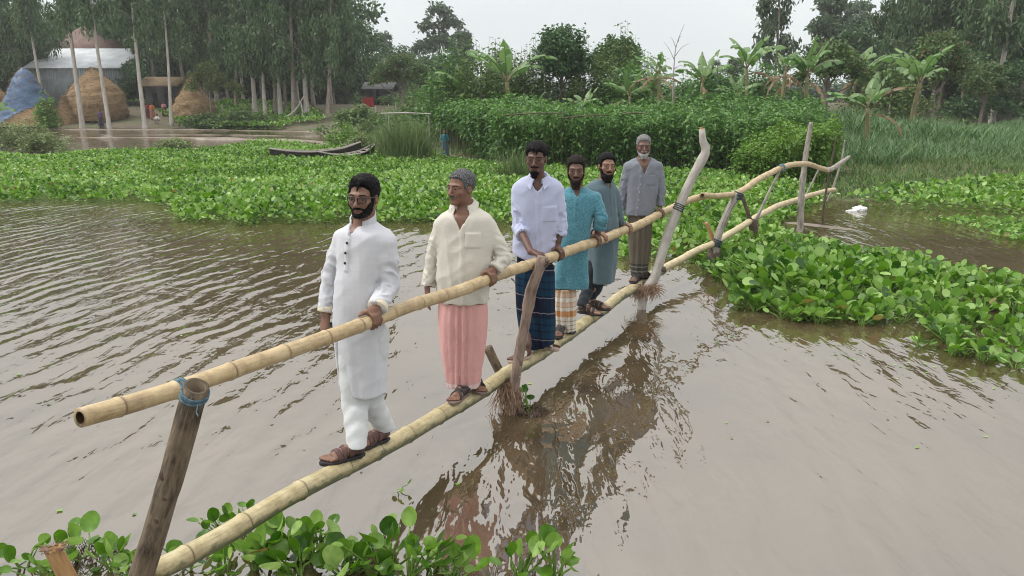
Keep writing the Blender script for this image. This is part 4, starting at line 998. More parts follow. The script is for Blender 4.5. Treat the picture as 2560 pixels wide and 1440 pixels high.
def bamboo_obj(name, pts, rad, spacing, m, label, seed=0, **kw):
    V, Fc, nd, un, cu = bamboo(pts, rad, spacing, seed, **kw)
    org = np.asarray(pts[0]); o = MB().add(V, Fc, node=nd, under=un, cuv=cu).build(name, m, None, org); o.location = tuple(org)
    return tag(o, label, 'bamboo pole')
M_RAIL = m_bamboo('dry_bamboo', (0.27, 0.19, 0.105), (0.43, 0.325, 0.18), (0.52, 0.42, 0.27))
M_POLE = m_bamboo('walked_bamboo', (0.26, 0.205, 0.105), (0.43, 0.36, 0.205), (0.54, 0.475, 0.305), dirt=0.9)
M_POLE2 = m_bamboo('pale_bamboo', (0.38, 0.29, 0.16), (0.52, 0.43, 0.26), (0.58, 0.50, 0.33), dirt=0.3)
M_POST = m_noise('weathered_grey_brown_bamboo', (0.045, 0.034, 0.024), (0.15, 0.115, 0.08), 7, (6, 0.8, 1), 0.9, 0.8, 0.012, c3=(0.22, 0.175, 0.125), kind='cuv')
M_WOOD = m_noise('bare_branch_wood', (0.105, 0.073, 0.057), (0.215, 0.16, 0.13), 9, (5, 0.8, 1), 0.85, 0.7, 0.01, c3=(0.27, 0.20, 0.16), kind='cuv')
M_PALE = m_noise('peeled_pale_wood', (0.21, 0.19, 0.165), (0.34, 0.315, 0.285), 8, (4, 0.8, 1), 0.8, 0.5, 0.008, c3=(0.43, 0.405, 0.37), lo=0.25, hi=0.7, kind='cuv')
M_GREYW = m_noise('grey_weathered_wood', (0.13, 0.115, 0.10), (0.27, 0.245, 0.22), 9, (5, 0.7, 1), 0.9, 0.8, 0.01, c3=(0.36, 0.33, 0.29), kind='cuv')
M_DARKW = m_noise('dark_wet_wood', (0.05, 0.035, 0.026), (0.12, 0.085, 0.065), 9, (5, 0.8, 1), 0.7, 0.7, 0.01, kind='cuv')
M_STUB = m_noise('orange_split_bamboo', (0.24, 0.13, 0.055), (0.42, 0.26, 0.12), 8, (6, 0.6, 1), 0.85, 0.5, 0.01, kind='cuv')
M_ROPE = m_noise('blue_rope', (0.05, 0.09, 0.12), (0.13, 0.21, 0.26), 60, rough=0.9, bmp=0.6)
M_ROPE_D = m_noise('dark_twine', (0.02, 0.03, 0.035), (0.06, 0.08, 0.09), 60, rough=0.9, bmp=0.6)
M_ROOT = m_noise('dry_fibrous_roots', (0.10, 0.060, 0.040), (0.26, 0.17, 0.115), 40, rough=0.95, bmp=0.4, c3=(0.34, 0.24, 0.17))
M_CUT = m_plain('fresh_cut_wood', (0.46, 0.24, 0.12), 0.8)
def post(name, label, pts, rad, m, seed=0, hollow=0.0, knots=(), seg=16, wob=0.10, cat='post'):
    P, r, s = resample(pts, 40, rad)
    for (t, k) in knots: r = r * (1 + k * np.exp(-((s / s[-1] - t) / 0.018) ** 2))
    V, Fc = tube(P, r, seg, True, hollow=hollow, wob=wob, freq=7, seed=seed)
    aa = np.tile(np.linspace(0, 1, seg, endpoint=False), len(P)); cu = np.stack([np.abs(aa - 0.5) * 6.28 * np.repeat(r, seg), np.repeat(s, seg), aa * 0 + seed], 1); cu = np.concatenate([cu, np.full((len(V) - len(cu), 3), 0.1 * seed)])
    org = np.asarray(pts[0]); o = MB().add(V, Fc, cuv=cu).build(name, m, None, org); o.location = tuple(org)
    return tag(o, label, cat), org
def lashing(parent, org, c, ax1, r1, m, turns=4, r=0.005, wid=0.03, name='rope', tail=0.12, seed=0):
    """turns of twine round an axis at c"""
    rs = np.random.default_rng(seed); ax1 = nrm(ax1); u = nrm(np.cross(ax1, [0.3, 0.5, 0.8])); w = np.cross(ax1, u); b = MB()
    for t in range(turns):
        a = np.linspace(0, 2 * np.pi, 22); o = (t / max(turns - 1, 1) - 0.5) * wid; tl = rs.uniform(-0.25, 0.25, 2)
        P = c + ax1 * (o + r1 * (tl[0] * np.cos(a) + tl[1] * np.sin(a)))[:, None] * 1.0 if False else np.array([c + ax1 * (o + r1 * 0.4 * (tl[0] * math.cos(q) + tl[1] * math.sin(q))) + (u * math.cos(q) + w * math.sin(q)) * (r1 + r * 0.6) for q in a])
        b.add(*tube(P, r, 6, True))
    for t in range(2):
        p0 = c + (u * rs.uniform(-1, 1) + w * rs.uniform(-1, 1)) * r1 * 0.7 + np.array([0, -r1, 0]); pts = [p0]
        for k in range(4): pts.append(pts[-1] + np.array([rs.uniform(-0.3, 0.3), rs.uniform(-0.3, 0.1), -0.7 + rs.uniform(-0.2, 0.5)]) * tail / 4)
        b.add(*tube(resample(pts, 12), r * 0.6, 5, True))
    return b.build(name, m, parent, org)
def rootball(name, label, c, rx, hgt, n=260, seed=1, m=None, group=None, spread=0.6, hair=0.0028, wild=0.22):
    rs = np.random.default_rng(seed); b = MB()
    for i in range(n):
        a = rs.uniform(0, 6.283); q = rs.uniform(0.1, 1) ** 0.5 * rx; p = np.array(c) + [math.cos(a) * q, math.sin(a) * q * 0.8, rs.uniform(-0.15, 0.1) * hgt]; pts = [p]
        d = np.array([math.cos(a) * spread, math.sin(a) * spread, -0.8]); Ln = hgt * rs.uniform(0.5, 1.05)
        for k in range(5): d = nrm(d + rs.normal(0, wild, 3) + np.array([0, 0, -0.25])); pts.append(pts[-1] + d * Ln / 5)
        b.add(*tube(np.array(pts), np.linspace(hair, hair * 0.5, 6), 4, False))
    o = b.build(name, m or M_ROOT, None, c); o.location = tuple(c); return tag(o, label, 'roots', group)
def build_bridge():
    bamboo_obj('bamboo_rail', RAIL, np.interp(np.arange(len(RAIL)), [0, 3, 7, 9], [0.0345, 0.037, 0.043, 0.042]), 0.285, M_RAIL, 'long straight bamboo handrail held by the men', 3)
    r2 = _pts([(1755, 489, 9.98), (1800, 489, 10.7), (1840, 484, 11.2), (1890, 453, 11.9), (1950, 421, 12.7), (2006, 409, 13.5), (2045, 418, 14.2), (2070, 426, 14.6)], 0)
    bamboo_obj('bamboo_rail', r2, [0.036, 0.040, 0.042, 0.046, 0.046, 0.045, 0.042, 0.036], 0.30, M_RAIL, 'crooked bamboo rail rising to the far bank', 5)
    r3 = _pts([(2052, 421, 14.4), (2075, 424, 14.8), (2100, 408, 15.3), (2122, 393, 15.8)], 0)
    o, g = post('rail_branch', 'short bare grey branch ending the rail at the far bank', r3, [0.045, 0.05, 0.04, 0.034], M_GREYW, 2, cat='branch')
    bamboo_obj('bamboo_walkway', POLE, np.interp(np.arange(len(POLE)), [0, 4, 8], [0.046, 0.054, 0.056]), 0.33, M_POLE, 'thick stained bamboo pole the men stand on', 7)
    p2 = _pts([(1612, 700, 9.12), (1660, 672, 9.7), (1720, 638, 10.4), (1790, 605, 11.1), (1845, 572, 11.9), (1885, 547, 12.6), (1940, 517, 13.6), (2000, 497, 14.6), (2050, 481, 15.3), (2086, 474, 15.8)], 0)
    bamboo_obj('bamboo_walkway', p2, [0.05, 0.05, 0.048, 0.048, 0.05, 0.052, 0.05, 0.05, 0.045, 0.04], 0.42, M_POLE2, 'pale bamboo pole running on to the far bank', 9)
    # near post: thick old bamboo with an open top
    a = PY(352, 1445, 2.72); t = PY(492, 966, 2.46); d = nrm(t - a)
    o, g = post('bamboo_post', 'thick brown bamboo post with hollow top holding the near end of the rail', [a - d * 0.75, a, (a + t) / 2 + np.array([0.004, 0, 0]), t], [0.048, 0.047, 0.044, 0.0415], M_POST, 4, hollow=0.72, knots=((0.42, 0.07), (0.73, 0.06), (0.60, 0.03)), seg=22, wob=0.05)
    lashing(o, g, t - d * 0.035, d, 0.0425, M_ROPE, 4, 0.0038, 0.022, seed=3)
    cr, ar, rr = rail_at(452); lashing(o, g, cr, ar, rr, M_ROPE, 4, 0.0038, 0.028, seed=8, tail=0.05)
    for tq, aq in ((0.40, -0.5), (0.50, 0.2), (0.62, 0.1)):
        c = a + d * np.linalg.norm(t - a) * (1 - tq); kb = MB(); kb.add(*sphere(c + nrm(np.array([aq, -0.85, -0.1])) * 0.040, (0.012, 0.008, 0.020), 10, 6)); kb.build('knot', M_DARKW, o, g)
    # stub at the lower left corner
    sa, sb = PY(172, 1450, 2.85), PY(132, 1370, 2.85)
    o, g = post('bamboo_stub', 'short split bamboo stump with frayed top beside the near post', [sa + (sa - sb) * 2.2, sa, sb], [0.036, 0.035, 0.033], M_STUB, 5, hollow=0.7, seg=16)
    fb = MB(); rs = np.random.default_rng(3)
    for i in range(120):
        q = rs.uniform(0, 6.28); p = sb + np.array([math.cos(q), math.sin(q) * 0.7, 0]) * 0.033 * rs.uniform(0.6, 1.05); e = p + np.array([math.cos(q) * 0.03, math.sin(q) * 0.02, rs.uniform(-0.012, 0.02)]) * rs.uniform(0.4, 1.3)
        fb.add(*tube([p, (p + e) / 2 + rs.normal(0, 0.003, 3), e], 0.0013, 4, False))
    fb.build('frayed_fibre', M_ROOT, o, g)
    # post by the man in the checked lungi: forked stick, offset towards the camera
    y3 = float(PL(1290, 935, 0.12)[1])
    pts = [PZ(1278, 1030, -0.5) * 0 + PY(1268, 1010, y3 - 0.03) + np.array([-0.02, 0, -0.55]), PY(1287, 960, y3), PY(1299, 880, y3 + 0.02), PY(1315, 800, y3 + 0.02), PY(1324, 745, y3 + 0.01), PY(1331, 715, y3 + 0.0), PY(1352, 662, y3 + 0.0), PY(1358, 642, y3 + 0.0)]
    o, g = post('forked_post', 'knobbly bare stick post in front of the checked lungi', pts, [0.040, 0.038, 0.038, 0.037, 0.040, 0.042, 0.036, 0.042], M_WOOD, 6, knots=((0.62, 0.14), (0.78, 0.20), (0.97, 0.18)), seg=16, wob=0.12)
    sp_ = MB(); q0 = PY(1300, 905, y3 + 0.0); q1 = PY(1292, 868, y3 - 0.02); sp_.add(*tube([q0 + [0, 0, -0.02], (q0 + q1) / 2, q1], [0.022, 0.016, 0.006], 8)); sp_.build('side_shoot', M_WOOD, o, g)
    c3, a3, _ = rail_at(1352); lashing(o, g, PY(1359, 656, y3), nrm(pts[-1] - pts[-3]), 0.033, M_DARKW, 3, 0.006, 0.035, name='binding', tail=0.02, seed=5)
    lashing(o, g, PY(1292, 936, y3 + 0.02), nrm(pts[2] - pts[1]), 0.042, M_STRAP_W, 1, 0.003, 0.01, name='binding', tail=0.02, seed=6)
    yb = float(PL(1255, 950, -0.10)[1])
    b0, b1 = PY(1256, 945, yb), PY(1219, 868, yb - 0.02)
    post('bamboo_stub', 'grey stub of a cross post leaning behind the bamboo beside the pink lungi', [b0 + (b0 - b1) * 1.9 + np.array([0, 0, 0]), b0, b1], [0.040, 0.038, 0.037], M_POST, 7, seg=12, wob=0.06)
    c = PY(1272, 965, y3 + 0.0); rootball('hanging_roots', 'bundle of dry brown roots hanging from the bamboo down to the water', np.array([c[0], c[1] + 0.01, c[2] + 0.02]), 0.075, c[2] + 0.03, 380, 2, spread=0.06, hair=0.0032)
    # tall pale post beside the old man
    y6 = float(PL(1612, 745, 0.10)[1])
    pts = [PY(1606, 768, y6 - 0.02) + np.array([-0.01, 0, -0.6]), PY(1605, 760, y6 - 0.02), PY(1612, 728, y6), PY(1638, 690, y6 + 0.02), PY(1662, 610, y6 + 0.05), PY(1692, 530, y6 + 0.08), PY(1728, 450, y6 + 0.10), PY(1757, 395, y6 + 0.12), PY(1766, 374, y6 + 0.12), PY(1757, 352, y6 + 0.12), PY(1755, 322, y6 + 0.12)]
    o, g = post('bent_post', 'tall pale bare tree trunk post with bent top beside the old man', pts, [0.052, 0.052, 0.054, 0.056, 0.056, 0.053, 0.050, 0.052, 0.052, 0.040, 0.030], M_PALE, 8, knots=((0.74, 0.10), (0.86, 0.10)), seg=18, wob=0.07)
    cb = MB(); e = pts[-1]; cb.add(*tube([e - [0, 0, 0.002], e + [0.002, 0, 0.012]], [0.0305, 0.027], 12)); cb.build('cut_end', M_CUT, o, g)
    lashing(o, g, PY(1697, 518, y6 + 0.09), nrm(pts[6] - pts[4]), 0.054, M_ROPE_D, 4, 0.007, 0.06, seed=9, tail=0.06)
    kb = MB(); kb.add(*sphere(PY(1652, 672, y6 + 0.02) + [0.03, -0.03, 0], (0.03, 0.03, 0.035), 10, 6)); kb.build('knot', M_DARKW, o, g)
    c = PY(1610, 705, y6); rootball('dry_root_clump', 'tangle of dry roots caught at the foot of the tall pale post', c + [0, -0.02, -0.03], 0.13, 0.22, 420, 4, spread=0.9, hair=0.0035, wild=0.55)
    # the small supports further on
    y7 = 11.0
    o, g = post('wooden_post', 'dark post leaning right under the joint of the crooked rail', [PY(1786, 640, y7) + [0, 0, -0.4], PY(1790, 612, y7), PY(1815, 540, y7 + 0.05), PY(1846, 482, y7 + 0.1)], [0.06, 0.058, 0.052, 0.052], M_GREYW, 11, seg=12)
    lashing(o, g, PY(1845, 490, y7 + 0.1), nrm(np.array([0.3, 0, 1.0])), 0.055, M_ROPE_D, 5, 0.009, 0.09, seed=11, tail=0.05)
    lashing(o, g, PY(1792, 608, y7), nrm(np.array([0.3, 0, 1.0])), 0.061, M_ROPE_D, 5, 0.009, 0.09, seed=12, tail=0.05)
    post('bamboo_stub', 'orange split stub crossing behind the dark leaning post', [PY(1790, 625, y7 + 0.15) + [0, 0, -0.3], PY(1781, 600, y7 + 0.12), PY(1766, 556, y7 + 0.1)], [0.04, 0.036, 0.026], M_STUB, 12, seg=10)
    post('wooden_stump', 'dark rotten stump rising out of the floating leaves under the pole', [PY(1786, 650, y7 + 0.05) + [0, 0, -0.3], PY(1785, 640, y7 + 0.05), PY(1790, 612, y7 + 0.05)], [0.13, 0.12, 0.07], M_DARKW, 13, seg=12, wob=0.25, cat='stump')
    y8 = 12.4
    post('wooden_brace', 'short dark brace behind the dark leaning post', [PY(1889, 590, y8), PY(1871, 536, y8), PY(1854, 486, y8)], [0.034, 0.032, 0.028], M_DARKW, 14, seg=10)
    o, g = post('thin_stick', 'thin slanting stick tied to the crooked rail with blue twine', [PY(1885, 560, y8) + [-0.1, 0, -0.3], PY(1895, 540, y8), PY(1925, 475, y8 + 0.1), PY(1953, 420, y8 + 0.25)], [0.026, 0.025, 0.022, 0.02], M_GREYW, 15, seg=8)
    lashing(o, g, PY(1953, 420, y8 + 0.28), np.array([0.5, 0.8, 0.1]), 0.052, M_ROPE, 4, 0.008, 0.06, seed=13, tail=0.08)
    post('wooden_stump', 'small dark stump under the bend of the far pole', [PY(1884, 575, y8) + [0, 0, -0.3], PY(1884, 565, y8), PY(1886, 548, y8)], [0.075, 0.07, 0.045], M_DARKW, 16, seg=12, wob=0.25, cat='stump')
    y9 = 14.2
    post('tall_branch_post', 'tall grey branch post standing in the mud near the far bank', [PY(1999, 575, y9) + [0, 0, -0.3], PY(2001, 555, y9), PY(2003, 500, y9), PY(2008, 440, y9), PY(2017, 370, y9 + 0.05), PY(2028, 305, y9 + 0.05)], [0.062, 0.058, 0.056, 0.05, 0.045, 0.034], M_GREYW, 17, knots=((0.55, 0.25), (0.35, 0.15)), seg=12)
    post('thin_stick', 'thin stick leaning right behind the tall grey branch post', [PY(2010, 505, 15.0) + [-0.1, 0, -0.1], PY(2020, 478, 15.0), PY(2047, 424, 15.0)], [0.024, 0.022, 0.018], M_GREYW, 18, seg=8)
    post('thin_stick', 'dark upright stick at the end of the crooked rail', [PY(2058, 540, 15.0) + [0, 0, -0.3], PY(2062, 500, 15.0), PY(2076, 420, 15.0), PY(2092, 338, 15.0)], [0.022, 0.022, 0.02, 0.014], M_DARKW, 19, seg=8)
    post('thin_stick', 'pale stick slanting up past the tip of the grey rail branch', [PY(2076, 480, 16.0) + [-0.05, 0, -0.2], PY(2085, 462, 16.0), PY(2104, 400, 16.0), PY(2112, 350, 16.0)], [0.024, 0.022, 0.02, 0.014], M_GREYW, 20, seg=8)
# ------------------------------------------------------------------ camera, sky, ground, water
def sm(a, b, x):
    t = np.clip((x - a) / (b - a), 0, 1); return t * t * (3 - 2 * t)
def setup_world():
    sc = bpy.context.scene
    cam = bpy.data.objects.new('camera', bpy.data.cameras.new('camera')); C.objects.link(cam); sc.camera = cam
    cam.data.sensor_width = 36; cam.data.lens = 36 * F / 2560; cam.data.clip_end = 3000; cam.data.clip_start = 0.05
    cam.location = (0, 0, CAMZ); cam.rotation_euler = (math.pi / 2 - TH, 0, 0)
    vs = sc.view_settings; vs.view_transform = 'Standard'; vs.look = 'None'; vs.gamma = 1; vs.exposure = EXPO; sc.cycles.filter_width = 1.05
    w = bpy.data.worlds.new('World'); sc.world = w; w.use_nodes = True; nt = w.node_tree; bg = nt.nodes['Background']
    el, az = math.radians(56), math.radians(278)
    sky = N(nt, 'TexSky', sky_type='NISHITA'); sky.sun_disc = False; sky.sun_elevation = el; sky.sun_rotation = az
    sky.air_density = 1.2; sky.dust_density = 6.0; sky.ozone_density = 1.0
    hs = N(nt, 'HueSaturation'); hs.inputs['Saturation'].default_value = 0.10; L(nt, sky.outputs[0], hs.inputs['Color'])
    # even overcast: brightest overhead, soft darker clouds
    tc = N(nt, 'TexCoord'); sx = N(nt, 'SeparateXYZ'); L(nt, tc.outputs['Generated'], sx.inputs[0])
    oc = ramp(nt, sx.outputs[2], [(0.0, SKY0), (0.12, SKY1), (0.45, SKY2), (1.0, SKY3)])
    n = N(nt, 'TexNoise'); n.inputs['Scale'].default_value = 2.2; n.inputs['Detail'].default_value = 4; mp = N(nt, 'Mapping'); mp.inputs['Scale'].default_value = (1, 1, 2.5); L(nt, tc.outputs['Generated'], mp.inputs[0]); L(nt, mp.outputs[0], n.inputs[0])
    cr = ramp(nt, n.outputs[0], [(0.3, (0.93, 0.935, 0.94)), (0.7, (1.05, 1.05, 1.045))]); ml = N(nt, 'MixRGB', blend_type='MULTIPLY'); ml.inputs[0].default_value = 1.0; L(nt, oc.outputs[0], ml.inputs[1]); L(nt, cr.outputs[0], ml.inputs[2])
    mx = N(nt, 'MixRGB'); mx.inputs[0].default_value = 0.90; L(nt, hs.outputs[0], mx.inputs[1]); L(nt, ml.outputs[0], mx.inputs[2]); L(nt, mx.outputs[0], bg.inputs[0]); bg.inputs[1].default_value = SKYS
    sun = bpy.data.lights.new('sun', 'SUN'); sun.energy = SUNE; sun.angle = math.radians(14); sun.color = (1.0, 0.96, 0.90)
    so = bpy.data.objects.new('sun', sun); C.objects.link(so)
    d = Vector((math.sin(az) * math.cos(el), math.cos(az) * math.cos(el), math.sin(el))); so.rotation_euler = d.to_track_quat('Z', 'Y').to_euler()
EXPO = 0.43; SKYS = 0.15; SUNE = 1.6
_k = 1 / 0.15
SKY0 = tuple(np.array([0.655, 0.69, 0.70]) * _k); SKY1 = tuple(np.array([0.68, 0.715, 0.725]) * _k); SKY2 = tuple(np.array([1.11, 1.11, 1.10]) * _k); SKY3 = tuple(np.array([1.6, 1.59, 1.56]) * _k)

SHORE_PX = [(-1500, 322), (-400, 320), (0, 318), (130, 319), (420, 320), (640, 322), (790, 327), (815, 345), (845, 368), (930, 384), (1080, 390), (1180, 408), (1260, 424), (1400, 434), (1600, 440), (1800, 444), (1900, 454), (2000, 468), (2060, 490), (2110, 503), (2170, 498), (2300, 478), (2420, 466), (2560, 458), (2900, 450), (4200, 440)]
SHORE = np.array([PZ(*q)[:2] for q in SHORE_PX])
LAND = np.vstack([SHORE, [[900, SHORE[-1, 1]], [900, 1500], [-900, 1500], [-900, SHORE[0, 1]]]])
def poly_sd(P, poly):
    """distance to the polygon's edge, positive inside"""
    P = np.asarray(P, float); x, y = P[:, 0], P[:, 1]; d = np.full(len(P), 1e9); ins = np.zeros(len(P), bool)
    for a, b in zip(poly, np.roll(poly, -1, axis=0)):
        e = b - a; t = np.clip(((x - a[0]) * e[0] + (y - a[1]) * e[1]) / (e @ e + 1e-9), 0, 1)
        d = np.minimum(d, np.hypot(x - a[0] - t * e[0], y - a[1] - t * e[1]))
        c = (a[1] > y) != (b[1] > y)
        with np.errstate(divide='ignore', invalid='ignore'): ins ^= c & (x < (b[0] - a[0]) * (y - a[1]) / (b[1] - a[1] + 1e-12) + a[0])
    return np.where(ins, d, -d)
def ground(P):
    P = np.atleast_2d(np.asarray(P, float))[:, :2]
    sd = poly_sd(P, LAND)
    h = np.where(sd > 0, 0.30 * (1 - np.exp(-sd / 0.8)) + (1.5 - 1.25 * sm(7, 23, P[:, 0]) * sm(80, 60, P[:, 1])) * sm(0.5, 14, sd), np.maximum(sd * 0.35, -0.9))
    nz = fnoise(np.stack([P[:, 0] * 0.35, P[:, 1] * 0.35, np.zeros(len(P))], 1), 3)
    h = h + nz * 0.10 * np.clip(sd / 2 + 0.3, 0, 1) * np.clip(1.5 - P[:, 1] / 200, 0.2, 1)
    near = sm(2.1, 0.6, P[:, 1] - 0.12 * np.abs(P[:, 0])) * (np.abs(P[:, 0]) < 40)          # the bank the photographer stands on
    return np.maximum(h, -0.9 + near * 1.7)
def gz(x, y): return float(ground([[x, y]])[0])
def on_ground(px, y, py=300):
    p = PY(px, py, y); p[2] = gz(p[0], p[1]); return p
def build_ground():
    ys = np.unique(np.concatenate([np.linspace(-12, 10, 34), np.linspace(10, 50, 130), np.linspace(50, 100, 90), np.linspace(100, 300, 30), np.linspace(300, 1500, 10)]))
    t = np.linspace(-1, 1, 260); xs = np.sign(t) * (np.abs(t) * 30 + np.abs(t) ** 4 * 860)
    X, Y = np.meshgrid(xs, ys); P = np.stack([X.ravel(), Y.ravel()], 1); z = ground(P)
    V = np.column_stack([P, z]); i = np.arange(len(ys) - 1)[:, None] * len(xs) + np.arange(len(xs) - 1)[None]
    Fq = np.stack([i, i + 1, i + 1 + len(xs), i + len(xs)], -1).reshape(-1, 4)
    m, nt, b, out = mat('bank_earth')
    co = coords(nt); n = N(nt, 'TexNoise'); n.inputs['Scale'].default_value = 0.9; n.inputs['Detail'].default_value = 8; n.inputs['Roughness'].default_value = 0.7; L(nt, co, n.inputs[0])
    r = ramp(nt, n.outputs[0], [(0.36, (0.085, 0.060, 0.042)), (0.48, (0.13, 0.098, 0.070)), (0.54, (0.075, 0.085, 0.035)), (0.68, (0.06, 0.10, 0.03))])
    L(nt, r.outputs[0], b.inputs['Base Color']); b.inputs['Roughness'].default_value = 0.95
    n2 = N(nt, 'TexNoise'); n2.inputs['Scale'].default_value = 6; n2.inputs['Detail'].default_value = 6; L(nt, co, n2.inputs[0]); bump(nt, b, n2.outputs[0], 0.6, 0.08)
    tag(MB().add(V, Fq).build('ground', m), 'brown earth and grass of the river bed and banks', None, None, 'structure')
def build_water():
    m, nt, b, out = mat('muddy_river_water')
    tc = N(nt, 'TexCoord')
    def noise(sc, rot, scale, detail, dist=0.0):
        mp = N(nt, 'Mapping'); mp.inputs['Scale'].default_value = sc; mp.inputs['Rotation'].default_value = (0, 0, math.radians(rot)); L(nt, tc.outputs['Object'], mp.inputs[0])
        n = N(nt, 'TexNoise'); n.inputs['Scale'].default_value = scale; n.inputs['Detail'].default_value = detail; n.inputs['Distortion'].default_value = dist; n.inputs['Roughness'].default_value = 0.5; L(nt, mp.outputs[0], n.inputs[0]); return n.outputs[0]
    def math_(op, a, c):
        q = N(nt, 'Math', operation=op); L(nt, a, q.inputs[0])
        if isinstance(c, (int, float)): q.inputs[1].default_value = c
        else: L(nt, c, q.inputs[1])
        return q.outputs[0]
    big = noise((1.0, 0.28, 1), 14, 3.4, 1.5, 0.4); mid = noise((1.0, 0.30, 1), 10, 9.0, 2.0, 0.5); sml = noise((1.0, 0.6, 1), 30, 22, 1.0)
    wm = N(nt, 'Mapping'); wm.inputs['Rotation'].default_value = (0, 0, math.radians(12)); L(nt, tc.outputs['Object'], wm.inputs[0])
    wv = N(nt, 'TexWave', wave_type='BANDS', bands_direction='X'); wv.inputs['Scale'].default_value = 0.95; wv.inputs['Distortion'].default_value = 9.0; wv.inputs['Detail'].default_value = 3; wv.inputs['Detail Scale'].default_value = 0.8; L(nt, wm.outputs[0], wv.inputs[0])
    big = math_('ADD', math_('MULTIPLY', big, 0.62), math_('MULTIPLY', wv.outputs['Fac'], 0.24))
    h = math_('ADD', math_('ADD', math_('MULTIPLY', big, 1.0), math_('MULTIPLY', mid, 0.42)), math_('MULTIPLY', sml, 0.055))
    # livelier to the left, calm in the lee of the plants on the right
    sx = N(nt, 'SeparateXYZ'); L(nt, tc.outputs['Object'], sx.inputs[0])
    mr = N(nt, 'MapRange'); mr.inputs['From Min'].default_value = -3; mr.inputs['From Max'].default_value = 3.0; mr.inputs['To Min'].default_value = 1.0; mr.inputs['To Max'].default_value = 0.55; L(nt, sx.outputs[0], mr.inputs['Value'])
    patch = noise((1, 1, 1), 0, 0.35, 2); pr = N(nt, 'MapRange'); pr.inputs['From Min'].default_value = 0.35; pr.inputs['From Max'].default_value = 0.65; pr.inputs['To Min'].default_value = 0.65; pr.inputs['To Max'].default_value = 1.2; L(nt, patch, pr.inputs['Value'])
    h = math_('MULTIPLY', math_('MULTIPLY', h, mr.outputs[0]), pr.outputs[0])
    bp = N(nt, 'Bump'); bp.inputs['Strength'].default_value = 1.0; bp.inputs['Distance'].default_value = WAVE; L(nt, h, bp.inputs['Height'])
    mud = noise((1, 1, 1), 0, 0.5, 3); r = ramp(nt, mud, [(0.35, (0.060, 0.042, 0.022)), (0.65, (0.085, 0.062, 0.036))])
    df = N(nt, 'BsdfDiffuse'); L(nt, r.outputs[0], df.inputs[0])
    gl = N(nt, 'BsdfGlossy'); gl.inputs['Roughness'].default_value = 0.03; gl.inputs['Color'].default_value = (0.98, 0.965, 0.945, 1); L(nt, bp.outputs[0], gl.inputs['Normal'])
    fr = N(nt, 'Fresnel'); fr.inputs['IOR'].default_value = WIOR; L(nt, bp.outputs[0], fr.inputs['Normal'])
    mx = N(nt, 'MixShader'); L(nt, fr.outputs[0], mx.inputs[0]); L(nt, df.outputs[0], mx.inputs[1]); L(nt, gl.outputs[0], mx.inputs[2]); L(nt, mx.outputs[0], out.inputs[0])
    V = np.array([[-900, -15, 0], [900, -15, 0], [900, 160, 0], [-900, 160, 0]], float)
    tag(MB().add(V, np.array([[0, 1, 2, 3]])).build('water', m), 'muddy brown rippled river water', None, None, 'structure')
WAVE = 0.039; WIOR = 2.75
def mud_bar(px_pts, width, hgt, seed):
    P = resample(np.array([PZ(*q) for q in px_pts]), 60); rs = np.random.default_rng(seed); cs = np.linspace(-1, 1, 9); V = []
    T = np.gradient(P, axis=0); T /= np.linalg.norm(T, axis=1)[:, None]; Nn = np.stack([-T[:, 1], T[:, 0], 0 * T[:, 0]], 1)
    w = width * (0.6 + 0.6 * np.abs(vnoise(np.stack([P[:, 0] * 0.5, P[:, 1] * 0.5, np.full(60, seed)], 1)))) * np.minimum(1, np.minimum(np.arange(60), 59 - np.arange(60)) / 6 + 0.02)
    for c in cs: q = P + Nn * (w * c)[:, None]; q[:, 2] = hgt * (1 - c * c) * (0.6 + 0.5 * vnoise(q * 0.8 + seed)) - 0.02; V.append(q)
    V = np.stack(V, 1).reshape(-1, 3); i = np.arange(59)[:, None] * 9 + np.arange(8)[None]
    return V, np.stack([i, i + 9, i + 10, i + 1], -1).reshape(-1, 4)

def build_haze():
    m = bpy.data.materials.new('haze_air'); m.use_nodes = True; nt = m.node_tree; nt.nodes.clear(); out = nt.nodes.new('ShaderNodeOutputMaterial'); v = nt.nodes.new('ShaderNodeVolumePrincipled')
    v.inputs['Color'].default_value = (0.93, 0.96, 0.97, 1); v.inputs['Density'].default_value = HAZE; v.inputs['Anisotropy'].default_value = 0.2; L(nt, v.outputs[0], out.inputs['Volume'])
    V, Fq = box((-950, -25, -2.2), (950, 1550, 27)); o = MB().add(V, Fq).build('haze', m, smooth=False); tag(o, None, None, None, 'stuff'); o.display_type = 'WIRE'
HAZE = 0.0006
